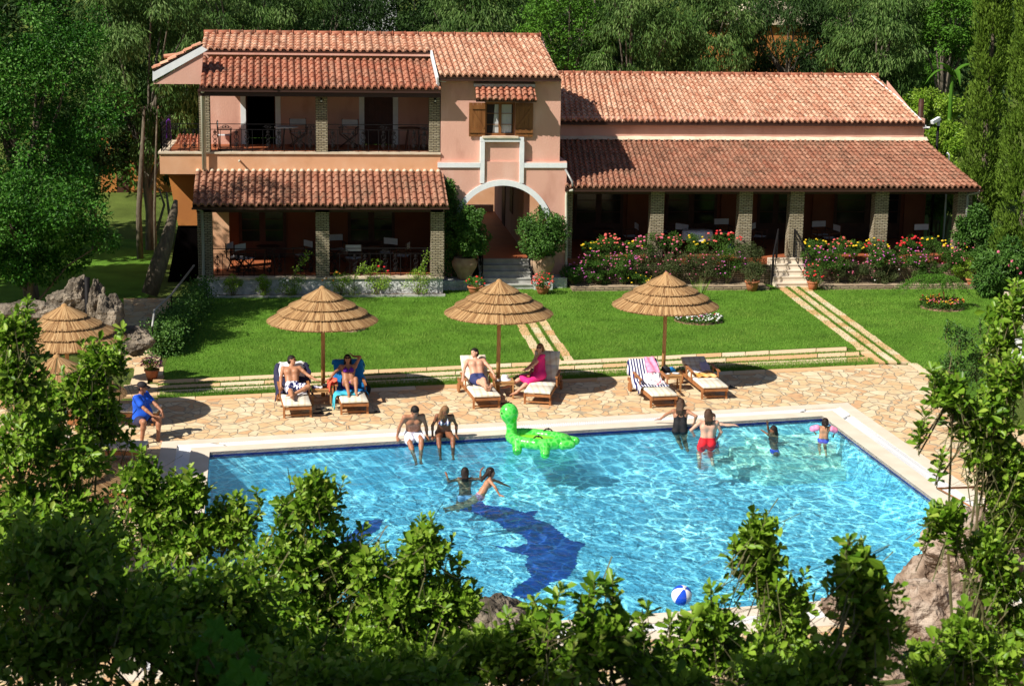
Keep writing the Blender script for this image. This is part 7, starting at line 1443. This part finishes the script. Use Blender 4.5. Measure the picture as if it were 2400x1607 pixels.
# ------------------------------------------------------------------ director chairs and tables on the verandas
def chair_proto(loc, label):
    t = thing('director_chair', label, 'chair', loc, group='white canvas chairs on the verandas'); o = A(*loc); 
    def B_(name, m, fn, par=None): mb = MB(); fn(mb); return mb.build(name, m, par or t)
    B_('seat', 'canvas', lambda mb: mb.sheet([[o+A(x,y,.45-.02*math.sin(math.pi*(x+.24)/.48)) for y in (-.2,0,.2)] for x in np.linspace(-.24,.24,7)])); B_('backrest', 'canvas', lambda mb: mb.sheet([[o+A(x,.20+.02*math.sin(math.pi*(x+.26)/.52),z) for z in (.68,.88)] for x in np.linspace(-.26,.26,7)]))
    for s in (-1,1):
        B_('armrest', 'dark_wood', lambda mb: mb.bar(o+A(.27*s,-.24,.64), o+A(.27*s,.22,.64), .05, .025)); B_('frame_post', 'dark_wood', lambda mb: mb.bar(o+A(.26*s,.2,.42), o+A(.26*s,.23,.9), .03)); B_('front_post', 'dark_wood', lambda mb: mb.bar(o+A(.26*s,-.2,.42), o+A(.26*s,-.2,.63), .03))
    for y in (-.18,.18):
        for s in (-1,1): B_('leg', 'dark_wood', lambda mb: mb.bar(o+A(-.26*s,y+.012*s,.03), o+A(.26*s,y+.012*s,.44), .03))
    [B_('foot_rail', 'dark_wood', lambda mb: mb.bar(o+A(x,-.22,.02), o+A(x,.22,.02), .03)) for x in (-.26,.26)]; return t
proto = None
chairs = [(527,348,55.6,z_slab,1.6,'white canvas chair in profile at the left end of the upper balcony'),(700,345,56.5,z_slab,.1,'white canvas chair left of the middle pillar on the upper balcony'),(818,345,56.3,z_slab,-.2,'white canvas chair right of the middle pillar on the upper balcony'),(995,346,55.8,z_slab,-1.6,'white canvas chair facing left at the right end of the upper balcony'),
 (553,600,54.2,z_fl,1.2,'white canvas chair in the patch of sun on the lower left veranda'),(575,606,53.9,z_fl,.9,'second white canvas chair in the patch of sun on the lower veranda'),(710,590,54.6,z_fl,-1.0,'white canvas chair turned left of the middle lower pillar'),(788,575,55.8,z_fl,.2,'white canvas chair just right of the middle lower pillar, far in the shade'),(828,600,54.0,z_fl,math.pi,'white canvas chair seen from behind in the lower right bay'),(908,590,55.0,z_fl,-.6,'white canvas chair facing out in the middle of the lower right bay'),(942,600,54.3,z_fl,-1.9,'white canvas chair in profile near the right lower pillar'),
 (1478,545,56.5,zr,-1.5,'white canvas chair in the first bay of the right wing'),(1565,535,57.5,zr,1.3,'white canvas chair just right of the second pillar of the right wing'),(1590,545,56.2,zr,-.8,'white canvas chair beside the colourful table in the right wing'),(1695,535,57.4,zr,.1,'white canvas chair behind the colourful table near the third pillar'),(1778,552,56.4,zr,1.0,'white canvas chair behind the left stair rail of the right wing'),(1925,540,56.8,zr,.2,'white canvas chair in the bay right of the stairs'),(1948,545,56.0,zr,-1.4,'white canvas chair in profile right of the stairs'),(2165,545,56.0,zr,.1,'white canvas chair in the last bay of the right wing')]
for px, py, Y, z, rz, lb in chairs:
    p = A(X(px, py, Y), Y, z+.002)
    if proto is None: proto = chair_proto(p, lb); proto.rotation_euler.z = rz
    else: copy_tree(proto, loc=p, rz=rz, label=lb)
def vtable(label, px, Y, z, m='dark_wood', r=.38):
    p = A(X(px, 400, Y), Y, z+.002); t = thing('veranda_table', label, 'table', p, group='veranda tables'); mb = MB(); mb.lathe([(0,.70),(r,.70),(r,.73),(0,.73)], p, 20); mb.build('table_top', m, t)
    for k in range(3): mb = MB(); mb.bar(p+A(.26*math.cos(k*2.1),.26*math.sin(k*2.1),0), p+A(.1*math.cos(k*2.1),.1*math.sin(k*2.1),.70), .035); mb.build('leg', 'dark_wood', t)
    return p
vtable('small round table on the upper balcony near the middle pillar', 672, 55.6, z_slab, 'canvas'); vtable('round table on the right half of the upper balcony', 960, 55.4, z_slab); vtable('round dark table on the lower left veranda', 625, 54.6, z_fl); vtable('round dark table on the lower right bay', 870, 54.8, z_fl); vtable('round dark table in the first bay of the right wing', 1415, 56.2, zr)
p = vtable('table with a colourful cloth in the second bay of the right wing', 1640, 55.8, zr, 'floral_navy', .5)
mb = MB(); k = 30; mb.sheet([[p+A((r_+.02*math.sin(t*8))*math.cos(t), (r_+.02*math.sin(t*8))*math.sin(t), z_) for r_, z_ in ((.0,.74),(.51,.742),(.54,.6),(.55,.45))] for t in np.linspace(0,2*math.pi,60)]); tag(mb.build('tablecloth', 'floral_pink', None, True), 'purple and pink patterned cloth on the second bay table', 'tablecloth')
p = A(X(1720,540,55.9), 55.9, zr+.74); sack('blue_cloth_bundle', 'bright blue cloth bundle left of the third pillar of the right wing', A(X(1716,530,55.9),55.9,.95), (.16,.12,.12), 'blue_towel', 'cloth', 8)
simple('purple_towel', 'purple towel hanging over the left end of the balcony railing', 'towel', 'purple_swim', lambda mb: mb.sheet([[A(X(392,300,Ys+.3)+.02*math.sin(j*2)+dx_, Ys+.6+.35*j/6, z_) for j in range(7)] for dx_, z_ in ((-.06,z_slab+.35),(-.05,z_slab+.9),(0,z_slab+.97),(.05,z_slab+.9),(.07,z_slab+.3))]), True)
# ------------------------------------------------------------------ light
SUN = nrm(A(1, .6, -1.1))
sd = bpy.data.lights.new('sun', 'SUN'); sd.energy = 5.0; sd.angle = math.radians(.5); sd.color = (1,.94,.84)
so = bpy.data.objects.new('sun', sd); COL.objects.link(so); so.rotation_euler = Vector(SUN).to_track_quat('-Z', 'Y').to_euler(); so.location = (-20,10,40)
wd = bpy.data.worlds.new('World'); scn.world = wd; wd.use_nodes = True; nt = wd.node_tree
sky = nt.nodes.new('ShaderNodeTexSky'); sky.sky_type = 'NISHITA'; sky.sun_disc = False
sky.sun_elevation = math.asin(-SUN[2]); sky.sun_rotation = math.atan2(-SUN[0], -SUN[1])
nt.links.new(sky.outputs[0], nt.nodes['Background'].inputs[0]); nt.nodes['Background'].inputs[1].default_value = .05
scn.view_settings.view_transform = 'Standard'; scn.view_settings.look = 'None'; scn.view_settings.exposure = .45; scn.view_settings.gamma = 1
scn.cycles.transparent_max_bounces = 16; scn.cycles.max_bounces = 8
